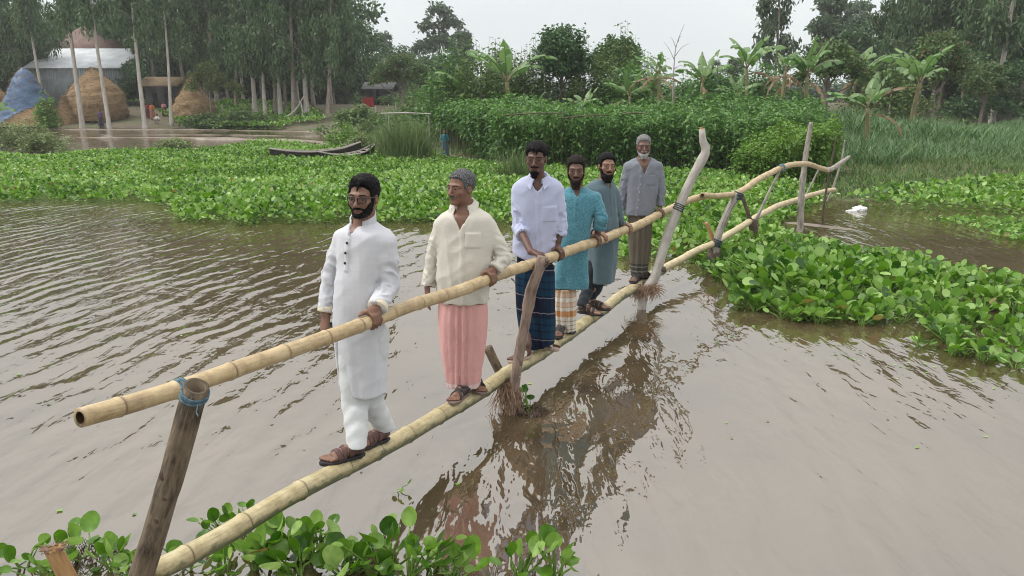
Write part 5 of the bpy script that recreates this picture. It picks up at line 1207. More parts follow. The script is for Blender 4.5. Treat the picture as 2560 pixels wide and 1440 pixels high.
# ------------------------------------------------------------------ leaves and plants
def rot_about(v, k, a):
    c, s = np.cos(a)[:, None], np.sin(a)[:, None]
    return v * c + np.cross(k, v) * s + k * (np.sum(k * v, 1)[:, None]) * (1 - c)
def unit(v): return v / (np.linalg.norm(v, axis=1)[:, None] + 1e-12)
def rand_dirs(n, rs): return unit(rs.normal(size=(n, 3)))
def lance(b, P, D, W, rnd, sag=0.12):
    """narrow leaf: four corners, creased a little"""
    n = len(P); up = np.cross(D, W); up = unit(up) * np.linalg.norm(D, axis=1)[:, None] * sag
    V = np.stack([P, P + D * 0.42 + W + up, P + D, P + D * 0.42 - W + up], 1).reshape(-1, 3)
    i = np.arange(n)[:, None] * 4; Fq = i + np.array([[0, 1, 2, 3]])
    b.add(V, Fq, rnd=np.repeat(rnd, 4))
def round_leaf(b, P, D, W, rnd, k=8, cup=0.16, notch=0.0):
    """rounded blade: fan of k corners round a sunk middle"""
    n = len(P); a = np.linspace(0, 2 * np.pi, k, endpoint=False) + np.pi
    N_ = np.cross(D, W); N_ = unit(N_) * np.linalg.norm(W, axis=1)[:, None]
    ring = []
    for q in a:
        x = 0.5 + 0.5 * math.cos(q); y = math.sin(q) * (1.0 if math.cos(q) < 0.3 else 0.92)
        ring.append(P + D * x + W * y + N_ * (cup * (y * y + 0.5 * (2 * x - 1) ** 2)))
    if k <= 6:
        V = np.stack(ring, 1).reshape(-1, 3); i = np.arange(n)[:, None] * k; b.add(V, i + np.arange(k)[None], rnd=np.repeat(rnd, k)); return
    if k >= 10:
        inner = [P + D * 0.5 + (r - P - D * 0.5) * 0.55 - N_ * (0.10 * cup + 0.02) for r in ring]
        V = np.stack(ring + inner + [P + D * 0.5 - N_ * 0.35 * cup], 1).reshape(-1, 3); i = np.arange(n)[:, None] * (2 * k + 1)
        b.add(V, [np.concatenate([i + np.array([[j, (j + 1) % k, k + (j + 1) % k, k + j]]) for j in range(k)]), np.concatenate([i + np.array([[k + j, k + (j + 1) % k, 2 * k]]) for j in range(k)])], rnd=np.repeat(rnd, 2 * k + 1)); return
    V = np.stack(ring + [P + D * 0.5], 1).reshape(-1, 3); i = np.arange(n)[:, None] * (k + 1)
    f = np.concatenate([i + np.array([[j, (j + 1) % k, k]]) for j in range(k)])
    b.add(V, f, rnd=np.repeat(rnd, k + 1))
def stalks(b, P0, P1, P2, r, rnd):
    """three-sided stalk through three points each"""
    n = len(P0); e = np.zeros((n, 3)); e[:, 0] = 1; u = unit(np.cross(P2 - P0, e) + 1e-6); w = unit(np.cross(P2 - P0, u)); V = []
    for P, s in ((P0, 1.0), (P1, 0.85), (P2, 0.55)):
        for a in (0, 2.094, 4.189): V.append(P + (u * math.cos(a) + w * math.sin(a)) * (r * s)[:, None])
    V = np.stack(V, 1).reshape(-1, 3); i = np.arange(n)[:, None] * 9
    f = np.concatenate([i + np.array([[3 * l + k, 3 * l + (k + 1) % 3, 3 * l + 3 + (k + 1) % 3, 3 * l + 3 + k]]) for l in (0, 1) for k in (0, 1, 2)])
    b.add(V, f, rnd=np.repeat(rnd, 9))
def hyacinth(b, pts, rs, hgt=0.28, size=0.055, per=6, lod=2, spread=0.13, low=3):
    """rosettes of floating plants at pts (N,3)"""
    n = len(pts); hf = np.asarray(hgt) * np.ones(n)
    for k in range(per):
        az = rs.uniform(0, 6.283, n); le = rs.uniform(0.08, 1.05, n); h = hf * rs.uniform(0.55, 1.25, n)
        d = np.stack([np.cos(az) * np.sin(le), np.sin(az) * np.sin(le), np.cos(le)], 1)
        base = pts + np.stack([np.cos(az), np.sin(az), 0 * az], 1) * 0.02; tip = base + d * h[:, None] / np.maximum(np.cos(le), 0.55)[:, None]; tip[:, 2] = np.maximum(tip[:, 2], 0.03)
        s = size * rs.uniform(0.65, 1.35, n)
        bl = le + rs.uniform(-0.35, 0.65, n); D = np.stack([np.cos(az) * np.sin(bl), np.sin(az) * np.sin(bl), np.cos(bl)], 1) * (s * rs.uniform(1.8, 2.3, n))[:, None]
        t = np.stack([-np.sin(az), np.cos(az), 0 * az], 1); W = unit(rot_about(t, unit(D), rs.normal(0, 0.45, n))) * s[:, None]
        rnd = np.clip(0.45 + rs.normal(0, 0.26, n) + 0.22 * vnoise(pts * 0.9 + 3), 0.0, 0.999); rnd = np.where((rs.uniform(size=n) < 0.965) & (rnd > 0.93), 0.92, rnd); rnd = np.where(rs.uniform(size=n) < 0.008, 0.98, rnd)
        if lod >= 2:
            mid = (base + tip) / 2 + t * (0.02 * rs.normal(size=n))[:, None] + np.array([0, 0, 0.01]); stalks(b, base, mid, tip, np.full(n, 0.0085 if lod < 3 else 0.0105) * (size / 0.055), np.full(n, 0.62))
            round_leaf(b, tip, D, W, rnd, 14 if lod > 2 else 8, 0.34 if lod > 2 else 0.2)
        else: round_leaf(b, tip, D, W, rnd, 6 if lod == 1 else 4)
    for k in range(low):
        az = rs.uniform(0, 6.283, n); q = pts + np.stack([np.cos(az), np.sin(az), 0 * az], 1) * spread * rs.uniform(0.3, 1.2, n)[:, None]; q[:, 2] = rs.uniform(0.012, 0.10, n)
        s = size * rs.uniform(0.5, 1.0, n); D = np.stack([np.cos(az) * 1, np.sin(az) * 1, rs.uniform(-0.1, 0.5, n)], 1) * (s * 2)[:, None]; W = np.stack([-np.sin(az), np.cos(az), rs.normal(0, 0.3, n)], 1) * s[:, None]
        round_leaf(b, q, D, W, np.clip(rs.normal(0.40, 0.2, n), 0, 0.92), 6 if lod else 4)
def sample_poly(poly, n, rs, dens=None):
    lo, hi = poly.min(0), poly.max(0); out = []; c = 0
    while c < n:
        P = rs.uniform(lo, hi, (n * 2, 2)); P = P[poly_sd(P, poly) > 0]
        if dens is not None: P = P[rs.uniform(size=len(P)) < dens(P)]
        out.append(P); c += len(P)
    return np.concatenate(out)[:n]
M_HYA = m_leaf('hyacinth_leaf', (0.028, 0.085, 0.01), (0.12, 0.255, 0.026), (0.31, 0.46, 0.14), 0.30, 0.45, 0.45, dead=(0.2, 0.16, 0.05))
def m_hya_near():
    m = M_HYA.copy(); m.name = 'near_hyacinth_leaf'; nt = m.node_tree; b = [n for n in nt.nodes if n.type == 'BSDF_PRINCIPLED'][0]; src = b.inputs['Base Color'].links[0].from_socket
    n = N(nt, 'TexNoise'); n.inputs['Scale'].default_value = 28; n.inputs['Detail'].default_value = 5; L(nt, coords(nt), n.inputs[0]); r = ramp(nt, n.outputs[0], [(0.34, (0.62, 0.66, 0.55)), (0.55, (0.95, 0.95, 0.9)), (0.72, (1.25, 1.12, 0.85))])
    mx = N(nt, 'MixRGB', blend_type='MULTIPLY'); mx.inputs[0].default_value = 1.0; L(nt, src, mx.inputs[1]); L(nt, r.outputs[0], mx.inputs[2]); L(nt, mx.outputs[0], b.inputs['Base Color'])
    b.inputs['Roughness'].default_value = 0.28; n2 = N(nt, 'TexNoise'); n2.inputs['Scale'].default_value = 70; n2.inputs['Detail'].default_value = 3; L(nt, coords(nt), n2.inputs[0]); bump(nt, b, n2.outputs[0], 0.35, 0.004); return m
def px_poly(lst): return np.array([PZ(*q)[:2] for q in lst])
MAT_LEFT = [(-260, 512), (0, 509), (140, 506), (300, 508), (420, 516), (432, 545), (480, 562), (620, 566), (800, 562), (1000, 560), (1180, 562), (1290, 566), (1400, 600), (1480, 640), (1545, 652), (1640, 655), (1700, 655), (1740, 668), (1764, 700), (1790, 735), (1830, 762), (1900, 786), (1960, 800), (2050, 822), (2190, 822), (2250, 846), (2320, 884), (2420, 915), (2560, 936), (2900, 985), (3400, 1010), (3500, 800), (2900, 745), (2560, 715), (2440, 695), (2300, 668), (2160, 648), (2050, 618), (1960, 585), (1985, 540), (2080, 500), (2060, 488), (2000, 466), (1900, 452), (1800, 442), (1600, 438), (1400, 432), (1260, 422), (1180, 408), (1080, 394), (930, 388), (850, 380), (760, 374), (690, 372), (600, 374), (480, 386), (330, 388), (170, 392), (0, 400), (-300, 412)]
def build_hyacinth():
    rs = np.random.default_rng(11)
    poly = px_poly(MAT_LEFT); b = MB()
    A = 0.5 * abs(np.dot(poly[:, 0], np.roll(poly[:, 1], 1)) - np.dot(poly[:, 1], np.roll(poly[:, 0], 1)))
    P = sample_poly(poly, int(A * 28), rs)
    P = P + 0.0; sd = poly_sd(P, poly)
    keep = rs.uniform(size=len(P)) < np.clip(0.25 + sd / 0.35, 0, 1); P, sd = P[keep], sd[keep]
    bo = np.array([PY(790, 400, 30)[:2], PY(860, 395, 30.3)[:2], PY(730, 400, 30.6)[:2]]); nb_ = np.min(np.linalg.norm(P[:, None] - bo[None], axis=2), 1) > 1.15; front_ = P[:, 1] < 29.3; keep = nb_ | (front_ & (rs.uniform(size=len(P)) < 0.5)); P, sd = P[keep], sd[keep]
    hole = vnoise(np.column_stack([P * 0.55, np.zeros(len(P))])) + 0.5 * vnoise(np.column_stack([P * 1.7, np.ones(len(P))])); keep = hole > -0.95; P, sd, hole = P[keep], sd[keep], hole[keep]
    d = P[:, 1]; p3 = np.column_stack([P, np.zeros(len(P))])
    hgt = (0.09 + 0.13 * sm(0, 0.9, sd)) * (1.0 + 0.45 * vnoise(p3 * 0.5)) * np.where(d < 10, 1.0, 1.08)
    # the tall vigorous patch at the near right
    q = PZ(2030, 745); big = np.exp(-(((P[:, 0] - q[0]) / 1.0) ** 2 + ((P[:, 1] - q[1]) / 1.2) ** 2)); hgt = hgt * (1 + 0.85 * big)
    q2 = np.array([PZ(650, 372)[:2]]); big2 = np.exp(-(((P[:, 0] - q2[0, 0]) / 4.5) ** 2 + ((P[:, 1] - q2[0, 1]) / 3) ** 2)); hgt = hgt * (1 + 0.6 * big2)
    for lo_, hi_, lod, sz in ((0, 11.5, 2, 0.043), (11.5, 19, 1, 0.046), (19, 90, 0, 0.047)):
        k = (d >= lo_) & (d < hi_)
        for pb in (0, 1):
            kk = k & ((big > 0.35) == bool(pb))
            if kk.sum(): hyacinth(b, p3[kk], rs, hgt[kk], sz * (1.30 if pb else 1), 8 if lod else 6, lod)
    tag(b.build('water_hyacinth', M_HYA), 'wide floating mat of bright green water hyacinth', None, None, 'stuff')
    # strip behind the small pond on the right, and the far strips
    b = MB()
    for lst, dn, hg, sz, lod in (([(2130, 512), (2180, 500), (2300, 482), (2420, 470), (2560, 462), (2900, 455), (2900, 560), (2560, 552), (2440, 532), (2330, 530), (2220, 526)], 17, 0.24, 0.060, 0),):
        pl = px_poly(lst); A = 0.5 * abs(np.dot(pl[:, 0], np.roll(pl[:, 1], 1)) - np.dot(pl[:, 1], np.roll(pl[:, 0], 1))); P = sample_poly(pl, int(A * dn), rs); hyacinth(b, np.column_stack([P, np.zeros(len(P))]), rs, hg, sz, 6, lod)
    # thin scatter on the pond itself
    pl = px_poly([(2150, 545), (2560, 556), (2700, 600), (2560, 625), (2350, 585)]); P = sample_poly(pl, 240, rs, lambda q: np.clip(vnoise(np.column_stack([q * 0.9, np.zeros(len(q))])) * 2, 0, 1)); hyacinth(b, np.column_stack([P, np.zeros(len(P))]), rs, 0.03, 0.05, 1, 0, 0.15, 2)
    tag(b.build('water_hyacinth', M_HYA), 'low floating leaves between the small pond and the grass slope', None, None, 'stuff')
    b = MB()
    for lst, dn, hg, sz in (([(400, 314), (560, 306), (700, 310), (800, 316), (812, 322), (640, 325), (480, 322)], 7, 0.40, 0.12), ([(120, 300), (480, 300), (480, 309), (120, 309)], 3, 0.5, 0.13)):
        pl = px_poly(lst); A = 0.5 * abs(np.dot(pl[:, 0], np.roll(pl[:, 1], 1)) - np.dot(pl[:, 1], np.roll(pl[:, 0], 1))); P = sample_poly(pl, int(A * dn), rs); hyacinth(b, np.column_stack([P, np.maximum(ground(P), 0)]), rs, hg, sz, 5, 0, 0.3, 2)
    tag(b.build('water_hyacinth', M_HYA), 'far strip of hyacinth along the foot of the eucalyptus bank', None, None, 'stuff')
    b = MB(); P = np.vstack([sample_poly(px_poly([(-100, 560), (900, 600), (1300, 700), (1700, 720), (2500, 1000), (2560, 1440), (0, 1440)]), 70, rs), sample_poly(px_poly([(1750, 790), (2560, 960), (2560, 1010), (1700, 840)]), 60, rs), sample_poly(px_poly([(0, 516), (430, 560), (1250, 575), (1250, 600), (0, 545)]), 60, rs)])
    az = rs.uniform(0, 6.28, len(P)); l = rs.uniform(0.012, 0.05, len(P)); D = np.column_stack([np.cos(az), np.sin(az), rs.uniform(0, 0.1, len(P))]) * l[:, None]; lance(b, np.column_stack([P, np.full(len(P), 0.004)]), D, np.column_stack([-np.sin(az), np.cos(az), 0 * az]) * (l * rs.uniform(0.15, 0.45, len(P)))[:, None], rs.uniform(0.2, 0.99, len(P)), 0.05)
    tag(b.build('floating_scraps', M_HYA), 'scattered leaf scraps drifting on the open water', None, None, 'stuff')
    # single plants close to the camera
    M2 = m_hya_near(); spots = [(60, 1418, 4, 0.20, .034), (205, 1400, 6, 0.26, .042), (285, 1425, 6, 0.22, .044), (560, 1340, 6, 0.20, .036), (610, 1320, 6, 0.23, .034), (690, 1392, 9, 0.27, .050), (770, 1405, 8, 0.23, .042), (800, 1350, 7, 0.16, .034), (640, 1420, 8, 0.20, .046), (900, 1425, 7, 0.25, .046), (960, 1432, 8, 0.36, .046), (1020, 1440, 7, 0.38, .048), (1080, 1425, 5, 0.30, .046), (1300, 1440, 5, 0.26, .046), (1390, 1445, 5, 0.29, .044), (560, 1430, 7, .16, .04), (850, 1440, 8, .18, .044), (1130, 1450, 6, .2, .04), (470, 1425, 5, 0.18, .036), (745, 1442, 8, .2, .046), (330, 1440, 6, .16, .036), (120, 1445, 6, .18, .036)]
    names = ['small plant at the lower left corner', 'plant beside the split stump', 'plant between the stump and the near post', 'small plant behind the pole with its leaf showing above it', 'second plant behind the near pole', 'leafiest plant right of the near pole end', 'plant with glossy leaves in the middle of the near clump', 'low round leaved plant at the outer edge of the near clump', 'plant half under the near pole', 'plant with yellowing leaves right of the near clump', 'tall plant with upright paddle leaves', 'plant with the tallest upright leaf', 'plant with a long leaning stalk', 'lone plant near the bottom edge with a drooping leaf', 'rightmost lone plant at the bottom edge', 'low plant under the near pole', 'low plant at the bottom between near clumps', 'low plant at the bottom edge right of the tall leaf', 'plant beside the foot of the near post', 'low plant at the bottom edge of the near clump', 'low plant left of the near post', 'low plant at the bottom left beside the stump']
    for (px, py, per, hg, sz), nm in zip(spots, names):
        c = PZ(px, py + 25 * 0); b = MB(); p = np.array([c]) ; n = 1
        pp = p + np.column_stack([rs.normal(0, 0.045, (n, 2)), np.zeros(n)]); pp[0] = p[0]; pp[:, 2] = 0
        hyacinth(b, pp, rs, hg * 0.43, sz * 0.98, per + 3, 3, 0.09, 4)
        o = b.build('water_hyacinth_plant', M2, None, c); o.location = tuple(c); tag(o, 'water hyacinth, ' + nm, 'plant', 'hyacinth plants close to the camera')
    c = PZ(1320, 1030); b = MB(); pp = np.array([c, c + [0.02, 0.02, 0]]); hyacinth(b, pp, rs, 0.17, 0.026, 3, 3, 0.05, 1); o = b.build('water_hyacinth_plant', M2, None, c); o.location = tuple(c); tag(o, 'tiny water hyacinth sprouting beside the hanging roots', 'plant')
    rootball('floating_debris', 'dark clump of floating rootlets beside the hanging roots', c + [0.02, 0.0, 0.03], 0.12, 0.05, 160, 9, M_DARKW, None, 2.0, 0.004)
    c = PZ(993, 1232); b = MB(); hyacinth(b, np.array([c]), rs, 0.03, 0.022, 2, 3, 0.03, 2); o = b.build('water_hyacinth_plant', M2, None, c); o.location = tuple(c); tag(o, 'lone tiny floating leaf out on the open water', 'plant')
    c = PZ(225, 1388); rootball('floating_debris', 'dark wet rootlets floating behind the split stump', c + [0, 0, 0.03], 0.16, 0.04, 200, 12, M_DARKW, None, 2.5, 0.003)
# ---- grass-like things
def blades(b, P, rs, ln, wd, bend=0.5, seg=3, lean=0.25):
    n = len(P); az = rs.uniform(0, 6.283, n); l = np.asarray(ln) * np.ones(n) * rs.uniform(0.6, 1.25, n); le = np.abs(rs.normal(0, lean, n))
    hd = np.stack([np.cos(az), np.sin(az), 0 * az], 1); t = np.stack([-np.sin(az), np.cos(az), 0 * az], 1); t = unit(t + hd * rs.normal(0, 0.5, n)[:, None]); rnd = np.clip(rs.normal(0.5, 0.22, n), 0, 0.999)
    p = P.copy(); rows = []
    for k in range(seg + 1):
        f = k / seg; w = wd * (1 - f ** 2.2) + 0.0005; rows.append((p - t * w, p + t * w))
        a = le + bend * rs.uniform(0.6, 1.4, n) * (f + 0.5 / seg) * 2.0; p = p + (hd * np.sin(a)[:, None] + np.array([0, 0, 1.0]) * np.cos(a)[:, None]) * (l / seg)[:, None]
    V = np.stack([q for r in rows for q in r], 1).reshape(-1, 3); i = np.arange(n)[:, None] * (2 * seg + 2)
    f = np.concatenate([i + np.array([[2 * k, 2 * k + 1, 2 * k + 3, 2 * k + 2]]) for k in range(seg)])
    b.add(V, f, rnd=np.repeat(rnd, 2 * seg + 2))
M_NAPIER = m_leaf('tall_grass_blade', (0.032, 0.078, 0.024), (0.082, 0.165, 0.056), (0.2, 0.3, 0.13), 0.25, 0.45, 0.4)
M_GRASS = m_leaf('short_grass_blade', (0.039, 0.084, 0.020), (0.084, 0.161, 0.039), (0.154, 0.210, 0.070), 0.25, 0.6, 0.3, dead=(0.280, 0.224, 0.112))
M_REED = m_leaf('reed_blade', (0.046, 0.085, 0.026), (0.098, 0.156, 0.052), (0.182, 0.221, 0.098), 0.25, 0.6, 0.3)
M_JUTE = m_leaf('jute_leaf', (0.03, 0.085, 0.018), (0.085, 0.19, 0.042), (0.17, 0.3, 0.085), 0.30, 0.5, 0.35)
M_LIME = m_leaf('lime_bush_leaf', (0.061, 0.128, 0.020), (0.121, 0.230, 0.038), (0.203, 0.317, 0.068), 0.32, 0.55, 0.3)
M_SHRUB = m_leaf('shrub_leaf', (0.041, 0.081, 0.024), (0.088, 0.149, 0.043), (0.162, 0.223, 0.074), 0.28, 0.6, 0.3, dead=(0.270, 0.149, 0.068))
M_BARK = m_noise('grey_bark', (0.10, 0.08, 0.065), (0.24, 0.21, 0.18), 5, (4, 4, 0.6), 0.9, 0.6, 0.03)
M_PSHRUB = m_leaf('pale_shrub_leaf', (0.07, 0.105, 0.035), (0.14, 0.19, 0.07), (0.24, 0.29, 0.13), 0.28, 0.6, 0.3, dead=(0.24, 0.12, 0.06))
M_STEM = m_leaf('green_stem', (0.05, 0.075, 0.025), (0.08, 0.11, 0.04), (0.12, 0.15, 0.06), 0, 0.6)
def stalk_plants(b, bs, P, rs, hgt, nleaf, ll, lw, z0=0.12, droop=0.35, spread=0.16, skew=0.75):
    """upright leafy stems at P with heights hgt"""
    n = len(P); h = np.asarray(hgt) * np.ones(n); lean = rs.normal(0, 0.05, (n, 2)); top = P + np.column_stack([lean * h[:, None], h]); stalks(bs, P, (P + top) / 2, top, np.full(n, 0.009) * (ll / 0.1) ** 0.5, rs.uniform(0, 1, n))
    f = np.repeat(np.arange(n), nleaf); m = len(f); t = z0 + (1 - z0) * rs.uniform(0, 1, m) ** skew; q = P[f] + (top - P)[f] * t[:, None]
    az = rs.uniform(0, 6.283, m); r = spread * (1.1 - 0.7 * t) * rs.uniform(0.2, 1.1, m); hd = np.stack([np.cos(az), np.sin(az), 0 * az], 1); q = q + hd * r[:, None]; q[:, 2] += r * 0.4
    el = rs.normal(-droop, 0.35, m); l = ll * rs.uniform(0.6, 1.3, m); D = (hd * np.cos(el)[:, None] + np.array([0, 0, 1.0]) * np.sin(el)[:, None]) * l[:, None]
    W = np.stack([-np.sin(az), np.cos(az), rs.normal(0, 0.35, m)], 1) * (lw * l / ll)[:, None]
    rnd = np.clip(0.42 + rs.normal(0, 0.2, m) + 0.15 * (t - 0.5) + 0.18 * vnoise(q * 0.7), 0, 0.94); lance(b, q, D, W, rnd)
def land_pts(lst, n, rs, dens=None):
    P = sample_poly(px_poly(lst), n, rs, dens); return np.column_stack([P, np.maximum(ground(P), 0)])
def world_poly(lst): return np.array([PY(px, 300, y)[:2] for px, y in lst])
def build_fields():
    rs = np.random.default_rng(21)
    # jute thicket: px across, distance in metres
    pl = world_poly([(1105, 35.5), (1140, 33.0), (1178, 30.2), (1250, 26.9), (1400, 25.5), (1600, 24.7), (1800, 24.2), (1900, 23.3), (1970, 23.8), (2050, 26), (2050, 34), (1500, 34), (1090, 38)])
    P = sample_poly(pl, 2600, rs); sd = poly_sd(P, pl); P = np.column_stack([P, ground(P)]); b, bs = MB(), MB()
    front = P[:, 1] < 30.5
    zt = np.maximum(0.9, 1.86 + 0.30 * fnoise(np.column_stack([P[:, :2] * 0.5, np.zeros(len(P))]), 2) + rs.normal(0, 0.16, len(P)) + 0.05 * np.clip(P[:, 1] - 27, 0, 9) - P[:, 2])
    stalk_plants(b, bs, P[front], rs, zt[front], 46, 0.17, 0.042); stalk_plants(b, bs, P[~front], rs, zt[~front], 30, 0.20, 0.052, 0.45)
    o = b.build('jute_thicket', M_JUTE); tag(o, 'dense dark green wall of leafy jute stalks behind the men', None, None, 'stuff'); tag(bs.build('stems', M_STEM, o), None)
    pl = world_poly([(1840, 21.6), (1960, 20.8), (2090, 21.0), (2100, 23.2), (1960, 23.4), (1850, 22.8)]); P = sample_poly(pl, 330, rs); P = np.column_stack([P, ground(P)]); b = bs = MB()
    stalk_plants(b, bs, P, rs, 1.45 + 0.25 * rs.normal(size=len(P)) * 0.6, 60, 0.125, 0.032, 0.1)
    o = b.build('lime_green_bush', M_LIME); tag(o, 'lighter lime green bush at the right end of the jute', 'bush')
    # tall grass slope on the right
    pl = world_poly([(2055, 25), (2120, 24), (2260, 24.5), (2450, 25.5), (2700, 27), (3000, 28), (2900, 60), (2500, 55), (2250, 42), (2000, 38), (1940, 34), (2030, 27)])
    P = sample_poly(pl, 36000, rs, lambda q: np.clip(1.6 - q[:, 1] / 45, 0.25, 1)); P = np.column_stack([P, ground(P)]); b = MB(); sd = poly_sd(P[:, :2], pl)
    L_ = (0.45 + 0.45 * sm(0, 3, sd)) * (1 + 0.45 * vnoise(P * 0.28) + 0.25 * vnoise(P * 0.9)) * np.where(P[:, 1] > 30, 1.25, 1.0) * (1 + 0.45 * np.exp(-((P[:, 0] - 10.5) / 2.5) ** 2)) * (1 - 0.40 * sm(14, 24, P[:, 0]))
    nr = P[:, 1] < 30; blades(b, P[nr], rs, L_[nr], 0.013, 0.62, 4, 0.3); blades(b, P[~nr], rs, L_[~nr], 0.019, 0.62, 3, 0.3)
    tag(b.build('tall_grass', M_NAPIER), 'slope of tall blue green fodder grass on the right', None, None, 'stuff')
    b = MB(); P = land_pts([(2060, 492), (2110, 503), (2170, 498), (2300, 478), (2420, 466), (2560, 458), (2900, 450), (2900, 392), (2560, 384), (2200, 380), (2080, 400), (1960, 440), (1900, 452)], 30000, rs); blades(b, P, rs, 0.30, 0.012, 0.6, 2, 0.5)
    P = land_pts([(815, 345), (845, 368), (930, 384), (1080, 390), (1180, 408), (1260, 424), (1250, 395), (1100, 360), (950, 345)], 5000, rs); blades(b, P, rs, 0.28, 0.016, 0.6, 2, 0.5)
    P = land_pts([(1250, 424), (1600, 440), (1900, 454), (1900, 444), (1600, 428), (1260, 415)], 2500, rs); blades(b, P, rs, 0.22, 0.014, 0.6, 2, 0.5)
    tag(b.build('short_grass', M_GRASS), 'short rough grass along the water edge', None, None, 'stuff')
    # undergrowth on the far bank
    b = MB(); P = land_pts([(-900, 300), (0, 300), (300, 300), (640, 300), (860, 300), (1080, 330), (1080, 285), (700, 278), (300, 278), (-900, 275)], 9000, rs, lambda q: np.clip(0.4 + 1.6 * vnoise(np.column_stack([q * 0.16, np.full(len(q), 3.0)])), 0.02, 1))
    blades(b, P, rs, 0.5, 0.05, 0.6, 2, 0.6); P2 = P[rs.uniform(size=len(P)) < 0.35]; bs = MB(); stalk_plants(b, bs, P2, rs, 0.7 + 0.4 * rs.uniform(size=len(P2)), 26, 0.3, 0.09, 0.05, 0.3, 0.4)
    o = b.build('undergrowth', M_SHRUB)
    # the dark low growth closing the view behind the villages
    bt, bts = MB(), MB()
    for lst, n_, hh in (([(-500, 104), (300, 112), (900, 112), (1120, 130), (1120, 118), (900, 104), (300, 104), (-500, 96)], 620, 6.5), ([(2130, 84), (2800, 76), (2900, 84), (2130, 94)], 230, 5.0), ([(1100, 150), (2200, 150), (2200, 160), (1100, 160)], 330, 4.0)):
        pl = world_poly(lst); P = sample_poly(pl, n_, rs); P = np.column_stack([P, ground(P)]); stalk_plants(bt, bts, P, rs, hh * rs.uniform(0.6, 1.15, n_), 60, 0.75, 0.26, 0.0, 0.3, 1.3, 0.9)
    bo = bt.build('far_thicket', M_BROAD); tag(bo, 'dark thicket closing the view behind the trees', None, None, 'stuff'); bts.build('stems', M_STEM, bo); tag(o, 'patchy weeds and low shrubs on the far left bank', None, None, 'stuff')
def clump(name, label, px, y, n, ln, wd, m, rad, cat='plant', lean=0.28, bend=0.35, group=None):
    rs = np.random.default_rng(int(px)); c = on_ground(px, y); P = c + np.column_stack([rs.normal(0, rad, (n, 2)), np.zeros(n)]); P[:, 2] = np.maximum(ground(P), -0.05); b = MB(); blades(b, P, rs, ln, wd, bend, 4, lean)
    o = b.build(name, m, None, c); o.location = tuple(c); return tag(o, label, cat, group)
def shrub(name, label, px, y, w, hgt, n, m, ll=0.14, lw=0.045, group=None, seed=0, cat='shrub', zoff=0.0):
    rs = np.random.default_rng(int(px) + seed); c = on_ground(px, y); c[2] += zoff; P = c + np.column_stack([rs.normal(0, w * 0.42, n), rs.normal(0, w * 0.32, n), np.zeros(n)]); P[:, 2] = np.maximum(ground(P), 0)
    b = bs = MB(); r = np.hypot(P[:, 0] - c[0], P[:, 1] - c[1]) / w; stalk_plants(b, bs, P, rs, hgt * np.clip(1.1 - r * 0.7, 0.3, 1.1) * rs.uniform(0.7, 1.15, n), 36, ll, lw, 0.05, 0.2, w * 0.22, 0.9)
    o = b.build(name, m, None, c); o.location = tuple(c); tag(o, label, cat, group); return o
# ---- trees
M_EUC = m_leaf('eucalyptus_leaf', (0.028, 0.062, 0.024), (0.08, 0.14, 0.056), (0.17, 0.235, 0.105), 0.25, 0.5, 0.35)
M_EUCP = m_leaf('pale_eucalyptus_leaf', (0.045, 0.075, 0.045), (0.090, 0.138, 0.075), (0.165, 0.217, 0.128), 0.3, 0.5, 0.35)
M_BROAD = m_leaf('dark_broad_leaf', (0.022, 0.058, 0.019), (0.048, 0.109, 0.035), (0.096, 0.176, 0.058), 0.22, 0.45, 0.4)
M_MANGO = m_leaf('mango_leaf', (0.033, 0.072, 0.021), (0.068, 0.128, 0.036), (0.143, 0.188, 0.060), 0.25, 0.45, 0.4, dead=(0.150, 0.085, 0.04))
M_OLIVE_L = m_leaf('yellow_green_leaf', (0.058, 0.091, 0.023), (0.111, 0.156, 0.042), (0.182, 0.227, 0.072), 0.3, 0.5, 0.35)
M_EUCBARK = m_noise('pale_eucalyptus_bark', (0.25, 0.21, 0.18), (0.40, 0.365, 0.325), 3.0, (3, 3, 0.5), 0.85, 0.4, 0.02, c3=(0.50, 0.465, 0.425), lo=0.3, hi=0.7)
M_EUCBARK2 = m_noise('brown_eucalyptus_bark', (0.13, 0.095, 0.078), (0.26, 0.215, 0.185), 3.0, (3, 3, 0.5), 0.9, 0.4, 0.02, c3=(0.38, 0.34, 0.30), lo=0.3, hi=0.7)
